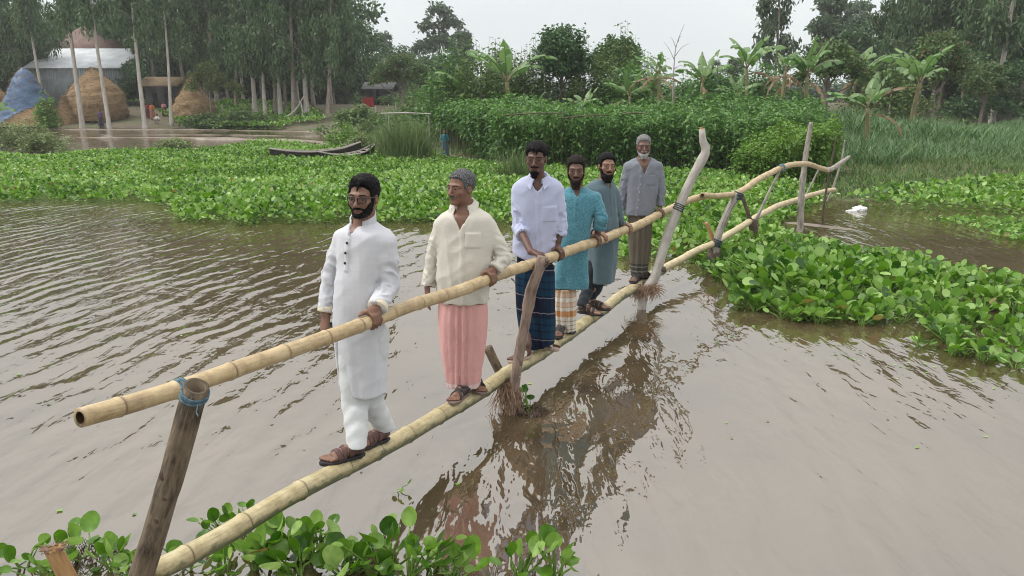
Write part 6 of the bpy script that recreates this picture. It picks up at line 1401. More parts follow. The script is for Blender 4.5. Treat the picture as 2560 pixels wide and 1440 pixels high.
def tree_parts(kind, H, rs, n_leaf, r0=0.22, c0=0.35, width=3.0, ll=0.30, lw=0.055, lean=(0, 0), nb=26, droop=1.15, lobes=None):
    """local trunk and crown meshes (base at the origin)"""
    tb, cb = MB(), MB()
    path = [np.array([0, 0, -0.3])]; x = np.zeros(2); ph = rs.uniform(0, 6.28, 2)
    for k in range(1, 13):
        f = k / 12; x = np.array([lean[0] * f + 0.25 * math.sin(2.6 * f + ph[0]) * f, lean[1] * f + 0.25 * math.sin(2.2 * f + ph[1]) * f]); path.append(np.array([x[0], x[1], H * f]))
    path = np.array(path); fr = np.linspace(0, 1, 13); rad = r0 * (1 - 0.82 * fr) + r0 * 0.45 * np.exp(-fr * 22)
    tb.add(*tube(resample(path, 26), np.interp(np.linspace(0, 1, 26), fr, rad), 10, True, wob=0.08, freq=1.5, seed=float(rs.uniform(0, 9))))
    at = lambda f: np.array([np.interp(f, fr, path[:, k]) for k in range(3)])
    cl = []
    if kind == 'euc':
        for i in range(nb):
            f = c0 + (1 - c0) * (i + rs.uniform(0, 1)) / nb; a = rs.uniform(0, 6.283); L_ = width * (1.15 - 0.75 * (f - c0) / (1 - c0)) * rs.uniform(0.55, 1.15); el = rs.uniform(0.35, 0.95)
            p0 = at(f); p1 = p0 + np.array([math.cos(a) * math.cos(el), math.sin(a) * math.cos(el), math.sin(el)]) * L_ * 0.6; p2 = p1 + np.array([math.cos(a) * 0.8, math.sin(a) * 0.8, 0.15]) * L_ * 0.5
            tb.add(*tube(resample([p0, p1, p2], 7), np.linspace(r0 * 0.22 * (1.2 - f), 0.012, 7), 5, False))
            for t in rs.uniform(0.3, 1.08, 8): cl.append(((p0 + (p1 - p0) * 2 * t) if t < 0.5 else (p1 + (p2 - p1) * (2 * t - 1)), 0.36 + 0.22 * rs.uniform()))
        cl.append((at(1.0), 0.5))
    else:
        for c, r in lobes:
            c = np.array(c, float); b0 = at(min(0.95, max(0.3, (c[2] - r) / H * 0.8))); mid = (b0 + c) / 2 + rs.normal(0, 0.15, 3)
            tb.add(*tube(resample([b0, mid, c], 8), np.linspace(r0 * 0.42, 0.02, 8), 6, False))
            for k in range(int(26 * r * r) + 10):
                d = nrm(rs.normal(size=3)); d[2] = d[2] if d[2] > -0.45 else -d[2] * 0.4; cl.append((c + d * r * rs.uniform(0.45, 1.05) * np.array([1, 1, 0.82]), 0.20 + 0.12 * rs.uniform()))
    cp = np.array([c for c, _ in cl]); cr = np.array([r for _, r in cl]); k = rs.integers(0, len(cl), n_leaf)
    q = cp[k] + rs.normal(0, 1, (n_leaf, 3)) * (cr[k] * (0.50 if kind == 'euc' else 0.62))[:, None]; az = rs.uniform(0, 6.283, n_leaf); el = rs.normal(-droop, 0.35, n_leaf) if kind == 'euc' else rs.normal(-0.35, 0.55, n_leaf)
    if kind == 'euc': q[:, 2] -= np.abs(rs.normal(0, 0.75, n_leaf))
    hd = np.stack([np.cos(az), np.sin(az), 0 * az], 1); l = ll * rs.uniform(0.6, 1.3, n_leaf); D = (hd * np.cos(el)[:, None] + np.array([0, 0, 1.0]) * np.sin(el)[:, None]) * l[:, None]
    a2 = rs.uniform(0, 6.283, n_leaf); W = unit(np.cross(D, rand_dirs(n_leaf, rs))) * (lw * l / ll)[:, None]
    ctr = rs.normal(0, 0.10, len(cl)); rnd = np.clip(0.45 + ctr[k] + rs.normal(0, 0.16, n_leaf), 0, 0.94)
    if kind == 'mango': rnd = np.where((rs.uniform(size=n_leaf) < 0.07) & (q[:, 2] > 0.45 * H), 0.98, rnd)
    lance(cb, q, D, W, rnd); return tb, cb
TREES = {}
def tree(name, label, px, y, proto, scale=1.0, rz=0.0, group=None, z=None, sxy=1.0):
    tb, cb, bm, lm = proto; p = on_ground(px, y)
    if z is not None: p[2] = z
    if 'me' not in TREES.setdefault(id(tb), {}):
        t = tb.build('trunk', bm); c = cb.build('crown', lm); TREES[id(tb)].update(me=t.data, mc=c.data); bpy.data.objects.remove(t); bpy.data.objects.remove(c)
    e = empty(name, p, label, 'tree', group, rz); e.scale = (scale * sxy, scale * sxy, scale)
    for n_, d in (('trunk', TREES[id(tb)]['me']), ('crown', TREES[id(tb)]['mc'])):
        o = bpy.data.objects.new(n_, d); C.objects.link(o); o.parent = e
    return e
# ---- banana
M_BAN = m_leaf('banana_leaf', (0.058, 0.124, 0.039), (0.111, 0.208, 0.065), (0.195, 0.312, 0.111), 0.35, 0.4, 0.45, dead=(0.221, 0.143, 0.078))
M_BANS = m_noise('banana_stem', (0.10, 0.095, 0.045), (0.22, 0.20, 0.10), 4, (5, 5, 0.6), 0.7, 0.4, 0.02, c3=(0.14, 0.09, 0.05))
def banana_parts(rs, H=2.2, nl=8, Ln=2.0, wd=0.30, dead=1):
    sb, lb = MB(), MB(); top = np.array([rs.normal(0, 0.15), rs.normal(0, 0.15), H]); sb.add(*tube(resample([[0, 0, -0.2], top * 0.5 + [0.04, 0, 0], top], 10), np.linspace(0.13, 0.07, 10), 10))
    for i in range(nl + dead):
        isd = i >= nl; az = i * 2.4 + rs.uniform(-0.4, 0.4); el = rs.uniform(0.55, 1.35) if not isd else rs.uniform(-0.2, 0.3); L_ = Ln * rs.uniform(0.8, 1.3); hd = np.array([math.cos(az), math.sin(az), 0]); p = top - [0, 0, 0.25 if isd else 0.0]; mid = [p]
        n = 18; bend = rs.uniform(0.5, 1.7) if not isd else 1.6
        for k in range(n): a = el - bend * (k / n) ** 1.4; p = p + (hd * math.cos(a) + np.array([0, 0, 1]) * math.sin(a)) * L_ / n; mid.append(p)
        mid = np.array(mid); sb.add(*tube(mid, np.linspace(0.026, 0.006, n + 1), 5, False)); side = np.array([-math.sin(az), math.cos(az), 0]); tw = rs.uniform(-0.4, 0.4)
        ws = wd * 0.82 * np.sin(np.pi * np.clip(np.linspace(-0.10, 1.0, n + 1), 0, 1) ** 0.8) ** 0.7 * (0.45 if isd else 1)
        for sgn in (1, -1):
            k = 3; fold = rs.uniform(-0.5, 0.25)
            while k < n:
                m = min(n, k + int(rs.integers(2, 7))); dz = fold + rs.normal(0, 0.22); cut = rs.uniform(0.0, 0.35)
                seg = np.arange(k, m + 1); t = (seg - k) / max(m - k, 1); e = mid[seg] + (side * sgn * math.cos(dz + tw * sgn) + np.array([0, 0, 1]) * math.sin(dz + tw * sgn))[None] * ws[seg][:, None] * (1 - 0.10 * cut * (np.abs(t - 0.5) * 2)[:, None] ** 2); e = e + (mid[min(m, n)] - mid[k])[None] * 0.12 + (mid[seg].mean(0) - mid[seg]) * rs.uniform(0.1, 0.5)
                e2 = mid[seg] * 0.5 + e * 0.5 + np.array([0, 0, 0.03]); e = e - np.array([0, 0, 0.06]); M_ = len(seg); V = np.concatenate([mid[seg], e2, e]); ii = np.arange(M_ - 1)
                f = np.concatenate([np.stack([ii, ii + 1, ii + 1 + M_, ii + M_], 1), np.stack([ii + M_, ii + 1 + M_, ii + 1 + 2 * M_, ii + 2 * M_], 1)])
                lb.add(V, f, rnd=np.full(len(V), 0.98 if isd else np.clip(rs.normal(0.5, 0.2), 0, 0.93))); k = m
    return sb, lb
def banana(px, y, label, proto, scale=1.0, rz=0.0, name='banana_plant', z=None):
    sb, lb = proto; p = on_ground(px, y)
    if z is not None: p[2] = z
    if id(sb) not in TREES:
        a = sb.build('stem', M_BANS); c = lb.build('leaves', M_BAN); TREES[id(sb)] = (a.data, c.data); bpy.data.objects.remove(a); bpy.data.objects.remove(c)
    e = empty(name, p, label, 'banana plant', 'banana plants behind the jute', rz); e.scale = (scale,) * 3
    for n_, d in (('stem', TREES[id(sb)][0]), ('leaves', TREES[id(sb)][1])):
        o = bpy.data.objects.new(n_, d); C.objects.link(o); o.parent = e
    return e
# ------------------------------------------------------------------ far bank: village, boats, people, trees
M_STRAW = m_noise('rice_straw', (0.14, 0.09, 0.045), (0.29, 0.195, 0.105), 3.5, (1, 1, 3.5), 0.95, 1.0, 0.12, c3=(0.36, 0.26, 0.15), lo=0.3, hi=0.7, detail=8)
M_TARP = m_noise('blue_tarpaulin', (0.035, 0.075, 0.15), (0.062, 0.12, 0.22), 1.2, rough=0.5, bmp=0.5, bd=0.1, spec=0.4)
def m_sheet(name, c1, c2, rough=0.5, axis=0, freq=26.0, metal=0.0):
    m, nt, b, out = mat(name); n = N(nt, 'TexNoise'); n.inputs['Scale'].default_value = 0.8; n.inputs['Detail'].default_value = 5; L(nt, coords(nt), n.inputs[0]); r = ramp(nt, n.outputs[0], [(0.35, c1), (0.65, c2)])
    sx = N(nt, 'SeparateXYZ'); L(nt, coords(nt), sx.inputs[0]); q = N(nt, 'Math', operation='MULTIPLY'); q.inputs[1].default_value = freq; L(nt, sx.outputs[axis], q.inputs[0]); s = N(nt, 'Math', operation='SINE'); L(nt, q.outputs[0], s.inputs[0])
    L(nt, r.outputs[0], b.inputs['Base Color']); b.inputs['Roughness'].default_value = rough; b.inputs['Metallic'].default_value = metal; bump(nt, b, s.outputs[0], 0.6, 0.03); return m
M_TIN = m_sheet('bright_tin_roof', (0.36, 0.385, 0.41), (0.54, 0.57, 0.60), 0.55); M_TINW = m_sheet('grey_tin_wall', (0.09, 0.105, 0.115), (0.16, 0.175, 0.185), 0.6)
M_RUST = m_sheet('rusty_brown_roof', (0.10, 0.055, 0.045), (0.19, 0.105, 0.085), 0.75); M_THATCH = m_noise('old_thatch', (0.10, 0.07, 0.04), (0.22, 0.16, 0.10), 4, (1, 1, 3), 0.95, 0.8, 0.05)
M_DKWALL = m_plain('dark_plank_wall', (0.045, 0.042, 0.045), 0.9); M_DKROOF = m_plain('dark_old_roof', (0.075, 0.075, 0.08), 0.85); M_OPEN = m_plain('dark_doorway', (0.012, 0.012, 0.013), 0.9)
def haystack(px, y, rw, top_py, label, seed, peak=0.0, m=None, prof=None, name='haystack'):
    c = on_ground(px, y); h = PY(px, top_py, y)[2] - c[2]; rs = np.random.default_rng(seed); nz, na = 40, 56; V = []
    prof = prof or [(0, 0.86), (0.12, 0.96), (0.3, 1.0), (0.48, 0.93), (0.65, 0.72), (0.82, 0.40), (0.93, 0.17), (1.0, 0.02)]
    zs = np.linspace(0, 1, nz); rr = np.interp(zs, *zip(*prof)); a = np.linspace(0, 2 * np.pi, na, endpoint=False)
    for z, r in zip(zs, rr):
        q = np.column_stack([np.cos(a) * r * rw, np.sin(a) * r * rw, np.full(na, z * h - 0.1)]); nn = fnoise(q * np.array([1.1, 1.1, 2.0]) + seed, 3); q[:, :2] *= (1 + 0.075 * nn)[:, None]; V.append(q)
    V = np.concatenate(V); i = np.arange(nz - 1)[:, None] * na; j = np.arange(na)[None]; f = np.stack([i + j, i + (j + 1) % na, i + na + (j + 1) % na, i + na + j], -1).reshape(-1, 4)
    b = MB().add(V, [f, (np.arange(na) + (nz - 1) * na)[None]])
    k = rs.integers(0, len(V), 2600); P = V[k]; nrm_ = unit(P * [1, 1, 0] + 1e-6); D = unit(nrm_ * 0.6 + rs.normal(0, 0.5, P.shape) + [0, 0, -0.6]) * rs.uniform(0.15, 0.4, len(P))[:, None]; W = unit(np.cross(D, nrm_)) * 0.02
    lance(b, P, D, W, np.zeros(len(P)), 0.0)
    b.a = {}
    o = b.build(name, m or M_STRAW); o.location = tuple(c); return tag(o, label, 'haystack')
def prism_roof(b, x0, x1, y0, y1, z0, zr, ridge=0.5, hip=0.0, th=0.08):
    yr = y0 + (y1 - y0) * ridge; hx = (x1 - x0) * hip
    for s in (0, -th):
        pass
    T = np.array([[x0, y0, z0], [x1, y0, z0], [x1, y1, z0], [x0, y1, z0], [x0 + hx, yr, zr], [x1 - hx, yr, zr]], float); Bm = T - [0, 0, th]
    V = np.concatenate([T, Bm]); q = np.array([[0, 1, 5, 4], [2, 3, 4, 5], [7, 6, 10, 11], [9, 8, 11, 10], [0, 6, 7, 1], [2, 8, 9, 3], [1, 7, 8, 2], [3, 9, 6, 0]]); t = np.array([[1, 2, 5], [3, 0, 4], [8, 7, 11], [6, 9, 10]])
    b.add(V, [q, t])
def building(name, label, px0, px1, y, dep, eave_py, ridge_py, mw, mr, ridge=0.5, hip=0.0, over=0.4, doors=(), wins=(), ry=None):
    c = on_ground((px0 + px1) / 2, y); A, B = PY(px0, 300, y), PY(px1, 300, y); x0, x1 = A[0] - c[0], B[0] - c[0]; ze = PY(px0, eave_py, y)[2] - c[2]; zr = PY(px0, ridge_py, y + dep * ridge)[2] - c[2]
    e = empty(name, c, label, 'building'); w = MB(); w.add(*box((x0 + over, over, -0.5), (x1 - over, dep - over, ze + 0.05)))
    if not hip and ridge not in (0, 1):
        yr = dep * ridge
        for xx in (x0 + over, x1 - over - 0.06): w.add(np.array([[xx, over, ze + 0.04], [xx, dep - over, ze + 0.04], [xx, yr, zr - 0.15], [xx + 0.06, over, ze + 0.04], [xx + 0.06, dep - over, ze + 0.04], [xx + 0.06, yr, zr - 0.15]]), [np.array([[0, 1, 2], [5, 4, 3]]), np.array([[0, 2, 5, 3], [1, 4, 5, 2]])])
    w.build('wall', mw, e, smooth=False); r = MB(); prism_roof(r, x0, x1, 0, dep, ze, zr, ridge, hip); r.build('roof', mr, e, smooth=False)
    for (a, b_, h0, h1, nm) in [(*d, 'door') for d in doors] + [(*d, 'window') for d in wins]:
        q = MB(); q.add(*box((x0 + (x1 - x0) * a, over - 0.05, h0), (x0 + (x1 - x0) * b_, over + 0.02, h1))); q.build(nm, M_OPEN, e, smooth=False)
    return e
def boat(label, pxa, pxb, y0, y1, beam, seed):
    """long wooden dinghy lying in the leaves, from its bow pxa to its raised stern pxb"""
    A, B = PY(pxa, 400, y0), PY(pxb, 400, y1); A[2] = B[2] = 0.24; d = B - A; Ln = np.linalg.norm(d); d /= Ln; s = np.array([-d[1], d[0], 0]); n = 30; t = np.linspace(0, 1, n)
    hb = beam / 2 * np.sin(np.pi * np.clip(t * 0.94 + 0.03, 0, 1)) ** 0.62; sheer = 0.14 + 0.30 * np.abs(t - 0.42) ** 1.8 * 2.2 + 0.10 * (t > 0.8) * (t - 0.8) * 5; keel = -0.20 + 0.50 * np.abs(t - 0.45) ** 2.6 * 4
    org = (A + B) / 2; e = empty('wooden_boat', org, label, 'boat', 'wooden boats lying in the hyacinth'); P = A[None] + d[None] * (t * Ln)[:, None]; prof = []
    for u in np.linspace(-1, 1, 11): prof.append(P + s * (hb * np.sign(u) * np.abs(u) ** 0.75)[:, None] + np.array([0, 0, 1]) * (keel + (sheer - keel) * np.abs(u) ** 2.0)[:, None])
    V = np.stack(prof, 1).reshape(-1, 3); i = np.arange(n - 1)[:, None] * 11 + np.arange(10)[None]; q = np.stack([i, i + 1, i + 12, i + 11], -1).reshape(-1, 4); MB().add(V, q).build('hull', m_noise('dark_tarred_hull', (0.012, 0.011, 0.010), (0.05, 0.045, 0.04), 5, (1, 1, 6), 0.6, 0.4, 0.01), e, org)
    g = MB()
    for sg in (1, -1): g.add(*tube(P + s * (hb * sg)[:, None] + np.array([0, 0, 1]) * (sheer + 0.01)[:, None], 0.032, 6))
    g.build('gunwale', M_GREYW, e, org)
    for k in range(9):
        a = 0.50 + k * 0.052; m = int(a * (n - 1)); w = hb[m] * 0.93; c = P[m] + np.array([0, 0, sheer[m] - 0.012]); bV, bF = box((-0.055 * Ln / 3.3 * 0.8, -w, -0.012), (0.055 * Ln / 3.3 * 0.8, w, 0.012), np.stack([d, s, [0, 0, 1]], 1), c); MB().add(bV, bF).build('plank', M_BOATW, e, org, smooth=False)
    bV, bF = box((-0.06, -hb[9] * 0.95, -0.015), (0.06, hb[9] * 0.95, 0.015), np.stack([d, s, [0, 0, 1]], 1), P[9] + np.array([0, 0, sheer[9] - 0.02])); MB().add(bV, bF).build('thwart', M_BOATW, e, org, smooth=False)
    return e
M_BOATW = m_noise('worn_pale_boat_wood', (0.20, 0.17, 0.15), (0.38, 0.34, 0.31), 6, (1, 1, 1), 0.85, 0.4, 0.01)
def far_person(px, y, hgt, label, top, low, skin='deep', pose='stand', scarf=None, yaw=0.0):
    c = on_ground(px, y); s = hgt / 1.6; e = empty('person', c, label, 'person', None, yaw); h = 0.018 * s; sk = SKIN[skin]; cr = pose == 'crouch'; dz = -0.62 if cr else 0.0
    def fld(z0, z1): return Field([-0.5 * s, -0.5 * s, z0 * s], [0.5 * s, 0.5 * s, z1 * s], h)
    P = lambda x, y_, z: np.array([x, y_, z]) * s
    B = fld(-0.05, 1.7 + dz); hd = P(0, -0.02, 1.47 + dz)
    B.ell(hd, np.array([0.078, 0.095, 0.115]) * s); B.cap(hd, P(0, 0, 1.27 + dz), 0.05 * s, 0.055 * s, 0.02); B.cap(P(0, 0, 1.25 + dz), P(0, 0.02, 0.9 + dz * 0.9), 0.10 * s, 0.10 * s, 0.03); B.cap(hd + P(0, -0.09, -0.02), hd + P(0, -0.11, -0.035), 0.014 * s, 0.016 * s, 0.01)
    for q in (1, -1):
        el, ha = (P(q * 0.24, -0.02, 1.0 + dz), P(q * 0.12, -0.24, 0.98 + dz)) if pose != 'stand' or q > 0 else (P(q * 0.25, 0.02, 1.0), P(q * 0.16, -0.20, 0.95))
        B.cap(P(q * 0.17, 0, 1.24 + dz), el, 0.042 * s, 0.036 * s, 0.02); B.cap(el, ha, 0.034 * s, 0.026 * s, 0.01); d = nrm(ha - el)
        for k in range(4): B.cap(ha, ha + (d * 0.13 + np.array([0, 0, 0.022 * (k - 1.5)])) * s, 0.018 * s, 0.010 * s, 0.006)
        kn = P(q * 0.10, -0.02, 0.5) if not cr else P(q * 0.16, -0.34, 0.50); an = P(q * 0.09, 0.0, 0.08) if not cr else P(q * 0.12, -0.10, 0.08)
        B.cap(P(q * 0.09, 0.02, 0.88 + dz * 0.95), kn, 0.075 * s, 0.055 * s, 0.03); B.cap(kn, an, 0.052 * s, 0.036 * s, 0.02); B.cap(an, an + P(0, -0.16, -0.045), 0.036 * s, 0.028 * s, 0.02)
    V, Fq = B.mesh(); MB().add(V, Fq).build('body', sk, e)
    Hf = fld(1.2 + dz, 1.75 + dz); Hf.ell(hd + P(0, 0.018, 0.02), np.array([0.088, 0.098, 0.118]) * s); Hf.ell(hd + P(0, -0.10, -0.045), np.array([0.09, 0.075, 0.10]) * s, None, 0.01, 's'); V, Fq = Hf.mesh(); MB().add(V, Fq).build('hair', BLACK_HAIR, e)
    T = fld(0.7 + dz, 1.4 + dz); T.cap(P(0, 0, 1.24 + dz), P(0, 0.0, 0.92 + dz), 0.125 * s, 0.15 * s, 0.03)
    for q in (1, -1): T.cap(P(q * 0.15, 0, 1.25 + dz), P(q * 0.22, -0.01, 1.06 + dz), 0.062 * s, 0.055 * s, 0.03)
    T.cap(P(0, 0, 1.31 + dz), P(0, 0, 1.5 + dz), 0.065 * s, 0.065 * s, 0.01, 's'); V, Fq = T.mesh(); MB().add(V, Fq, cuv=V).build('top', top, e)
    if not cr:
        G = fld(0.05, 1.05); st = np.array([[1.0, 0, 0, 0.14, 0.13], [0.7, 0, 0, 0.19, 0.17], [0.3, 0, 0, 0.23, 0.20], [0.10, 0, 0, 0.25, 0.21]]) * s; G.loft(st, 0.0, 0, 0.02, fold=lambda th, Z, r: 0.07 * np.sin(th * 9)); V, Fq = G.mesh(); MB().add(V, Fq, cuv=V).build('skirt', low, e)
    else:
        G = fld(0.0, 0.75)
        for q in (1, -1): G.cap(P(q * 0.09, 0.04, 0.30), P(q * 0.16, -0.34, 0.50), 0.10 * s, 0.075 * s, 0.05); G.cap(P(q * 0.16, -0.34, 0.50), P(q * 0.12, -0.14, 0.16), 0.075 * s, 0.06 * s, 0.03)
        V, Fq = G.mesh(); MB().add(V, Fq, cuv=V).build('skirt', low, e)
    return e
def build_far():
    # ---- village
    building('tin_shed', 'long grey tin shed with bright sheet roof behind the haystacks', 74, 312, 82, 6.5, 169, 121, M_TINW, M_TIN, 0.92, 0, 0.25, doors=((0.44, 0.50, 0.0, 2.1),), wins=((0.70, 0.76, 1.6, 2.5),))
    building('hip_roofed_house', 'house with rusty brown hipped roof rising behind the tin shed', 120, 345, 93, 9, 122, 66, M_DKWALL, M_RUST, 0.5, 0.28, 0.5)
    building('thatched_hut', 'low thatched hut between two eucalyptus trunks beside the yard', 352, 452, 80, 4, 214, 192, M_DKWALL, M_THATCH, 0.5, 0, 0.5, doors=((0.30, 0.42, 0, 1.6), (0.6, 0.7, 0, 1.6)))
    building('dark_hut', 'small dark hut under the trees beyond the reed clump', 905, 985, 80, 4.5, 222, 205, M_DKWALL, M_DKROOF, 0.5, 0, 0.4, doors=((0.45, 0.56, 0, 1.7),))
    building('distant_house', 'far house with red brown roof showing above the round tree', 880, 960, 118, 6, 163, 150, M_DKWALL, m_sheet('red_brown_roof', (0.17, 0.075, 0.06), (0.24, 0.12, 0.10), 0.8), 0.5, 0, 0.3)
    haystack(246, 74, 2.62, 166, 'biggest straw haystack behind two white trunks', 3)
    haystack(488, 73, 2.05, 184, 'pointed straw haystack under the feathery yellow green tree', 5, prof=[(0, 1.0), (0.15, 0.99), (0.32, 0.90), (0.5, 0.68), (0.7, 0.40), (0.86, 0.19), (1.0, 0.02)])
    o = haystack(76, 71, 2.5, 168, 'straw heap half covered with a blue tarpaulin', 8, prof=[(0, 1.15), (0.2, 0.92), (0.4, 0.74), (0.6, 0.56), (0.8, 0.36), (0.93, 0.2), (1.0, 0.03)])
    me = o.data; V = np.empty(len(me.vertices) * 3, np.float32); me.vertices.foreach_get('co', V); V = V.reshape(-1, 3)[:40 * 56].astype(float)
    f = [[i * 56 + j, i * 56 + (j + 1) % 56, (i + 1) * 56 + (j + 1) % 56, (i + 1) * 56 + j] for i in range(39) for j in range(56)]
    f = np.array([q for q in f if V[q][:, 2].mean() > 0.35 + 0.62 * (V[q][:, 0].mean() + 0.7)]); n_ = unit(V * [1, 1, 0.7]); MB().add(V + n_ * 0.07, f).build('tarpaulin', M_TARP, o)
    haystack(-30, 76, 2.2, 190, 'dull straw heap at the far left edge', 9)
    haystack(168, 72, 1.1, 236, 'small patch of loose straw beside the tarpaulin', 10, prof=[(0, 1.0), (0.4, 0.7), (1.0, 0.03)])
    cl = lambda n, c: m_cloth(n, c, 0.1)
    far_person(252, 69.5, 1.55, 'person in purple standing at the far water edge', cl('purple_cloth', (0.10, 0.05, 0.14)), cl('dark_purple_cloth', (0.035, 0.025, 0.045)))
    far_person(383, 73.0, 1.6, 'person in orange in front of the thatched hut', cl('orange_cloth', (0.45, 0.13, 0.03)), cl('rust_cloth', (0.26, 0.10, 0.06)))
    far_person(371, 73.6, 1.5, 'person in dark red half hidden beside the one in orange', cl('red_cloth', (0.20, 0.025, 0.025)), cl('maroon_cloth', (0.09, 0.02, 0.025)))
    far_person(413, 74.5, 1.45, 'person in pink and dark skirt right of the one in orange', cl('pink_cloth', (0.48, 0.20, 0.21)), cl('dark_brown_cloth', (0.05, 0.03, 0.03)))
    far_person(393, 70.5, 1.5, 'person in white crouching on the bank below the hut', cl('white_cloth', (0.62, 0.62, 0.60)), cl('grey_cloth', (0.35, 0.34, 0.33)), pose='crouch')
    g = far_person(1110, 32.3, 1.26, 'girl in a turquoise patterned dress at the corner of the jute', m_cloth('turquoise_dress_top', (0.035, 0.15, 0.19), 0.2), m_cloth('turquoise_dress_skirt', (0.04, 0.17, 0.20), 0.3, col2=(0.10, 0.09, 0.11), mott=14), yaw=0.2)
    boat('longer dark wooden boat lying behind, stern end lifted', 676, 904, 30.8, 31.6, 0.80, 1)
    boat('shorter dark boat in front with pale planks', 800, 936, 28.6, 29.8, 0.80, 2)
    # yard clutter by the dark hut and the thatched hut
    for (x0, x1, y, n, lab) in ((940, 1075, 64, 9, 'low broken bamboo fence under the round mango tree'), (560, 690, 73, 8, 'low bamboo fence among the grove trunks')):
        e = empty('bamboo_fence', on_ground(x0, y), lab, 'fence'); o_ = np.array(e.location); tops = []
        for k in range(n):
            q = on_ground(x0 + (x1 - x0) * k / (n - 1), y); t = q + [RNG.normal(0, 0.05), 0, RNG.uniform(0.8, 1.35)]; tops.append(q + [0, -0.05, 0.62]); MB().add(*tube([q - [0, 0, 0.2], t], 0.035, 6)).build('stake', M_GREYW, e, o_)
        MB().add(*tube(np.array(tops), 0.03, 6)).build('rail', M_GREYW, e, o_)
    V, Fq = box((-0.5, -0.02, -0.6), (0.5, 0.02, 0.6)); c = PY(921, 258, 76); g = np.linspace(-0.5, 0.5, 14); h = np.linspace(-0.55, 0.55, 8); X, Z = np.meshgrid(g, h); Y = 0.10 * np.sin(X * 14) * (0.6 - Z); V = np.stack([X.ravel(), Y.ravel(), Z.ravel()], 1); i = np.arange(7)[:, None] * 14 + np.arange(13)[None]
    V = np.concatenate([V, V + [0, 0.03, 0]]); q = np.stack([i, i + 1, i + 15, i + 14], -1).reshape(-1, 4); o = MB().add(V, [q, q[:, ::-1] + 112]).build('hanging_cloth', m_plain('red_hung_cloth', (0.32, 0.03, 0.03), 0.9)); o.location = tuple(c); tag(o, 'red cloth hung to dry left of the dark hut', 'cloth')
    # mud bars in the back channel
    b = MB(); b.add(*mud_bar([(60, 322), (300, 324), (560, 325), (790, 330)], 0.9, 0.12, 1)); b.add(*mud_bar([(150, 343), (320, 344), (500, 345), (640, 343)], 0.30, 0.10, 2)); b.add(*mud_bar([(480, 349), (620, 350), (760, 352), (850, 362)], 0.55, 0.16, 3)); b.add(*mud_bar([(250, 338), (520, 337), (800, 341)], 0.28, 0.08, 4))
    b.add(*mud_bar([(1960, 556), (2010, 560), (2060, 566), (2140, 575)], 0.34, 0.045, 5))
    tag(b.build('mud_bank', m_noise('wet_mud', (0.11, 0.085, 0.062), (0.21, 0.17, 0.13), 2.5, rough=0.55, bmp=0.5, bd=0.03, spec=0.5)), 'low bars of wet mud in the back channel', None, None, 'structure')
    c = PZ(2148, 527); rs = np.random.default_rng(4); b = MB()
    V, Fq = sphere((0, 0, 0.03), (0.15, 0.10, 0.065), 26, 16); V = V * (1 + 0.35 * fnoise(V * 18, 3)[:, None]); b.add(V, Fq); V, Fq = sphere((-0.17, -0.04, 0.0), (0.12, 0.07, 0.03), 20, 12); V = V * (1 + 0.3 * fnoise(V * 10 + 3, 3)[:, None]); b.add(V, Fq)
    o = b.build('plastic_sack', m_plain('white_plastic', (0.66, 0.67, 0.67), 0.5)); o.location = tuple(c); tag(o, 'crumpled white plastic sack washed up on the mud', 'sack')
    # sticks laid along the jute
    for (a, b_, y, lab) in (((1262, 288), (1412, 284), 24.4, 'horizontal stick laid along the left part of the jute'), ((1405, 296), (1520, 288), 24.0, 'second horizontal stick in the middle of the jute'), ((1555, 286), (1620, 285), 23.6, 'short horizontal stick at the right of the jute'), ((952, 284), (1078, 285), 31.0, 'pale bamboo rail on two stakes beside the reed clump')):
        A, B = PY(*a, y), PY(*b_, y); o, g = post('fence_rail', lab, [A, (A + B) / 2 + [0, 0, 0.03], B], [0.022, 0.02, 0.015] if a[0] > 1000 else [0.03, 0.028, 0.022], M_DARKW if a[0] > 1000 else M_PALE, 3, seg=8, cat='stick')
        if a[0] < 1000:
            for q, t in ((A, 0.15), (B, 0.95)):
                k = A + (B - A) * t; z = gz(k[0], k[1]); MB().add(*tube([[k[0], k[1] + 0.03, z - 0.2], [k[0], k[1] + 0.03, k[2] + 0.04]], 0.016, 6)).build('stake', M_GREYW, o, g)
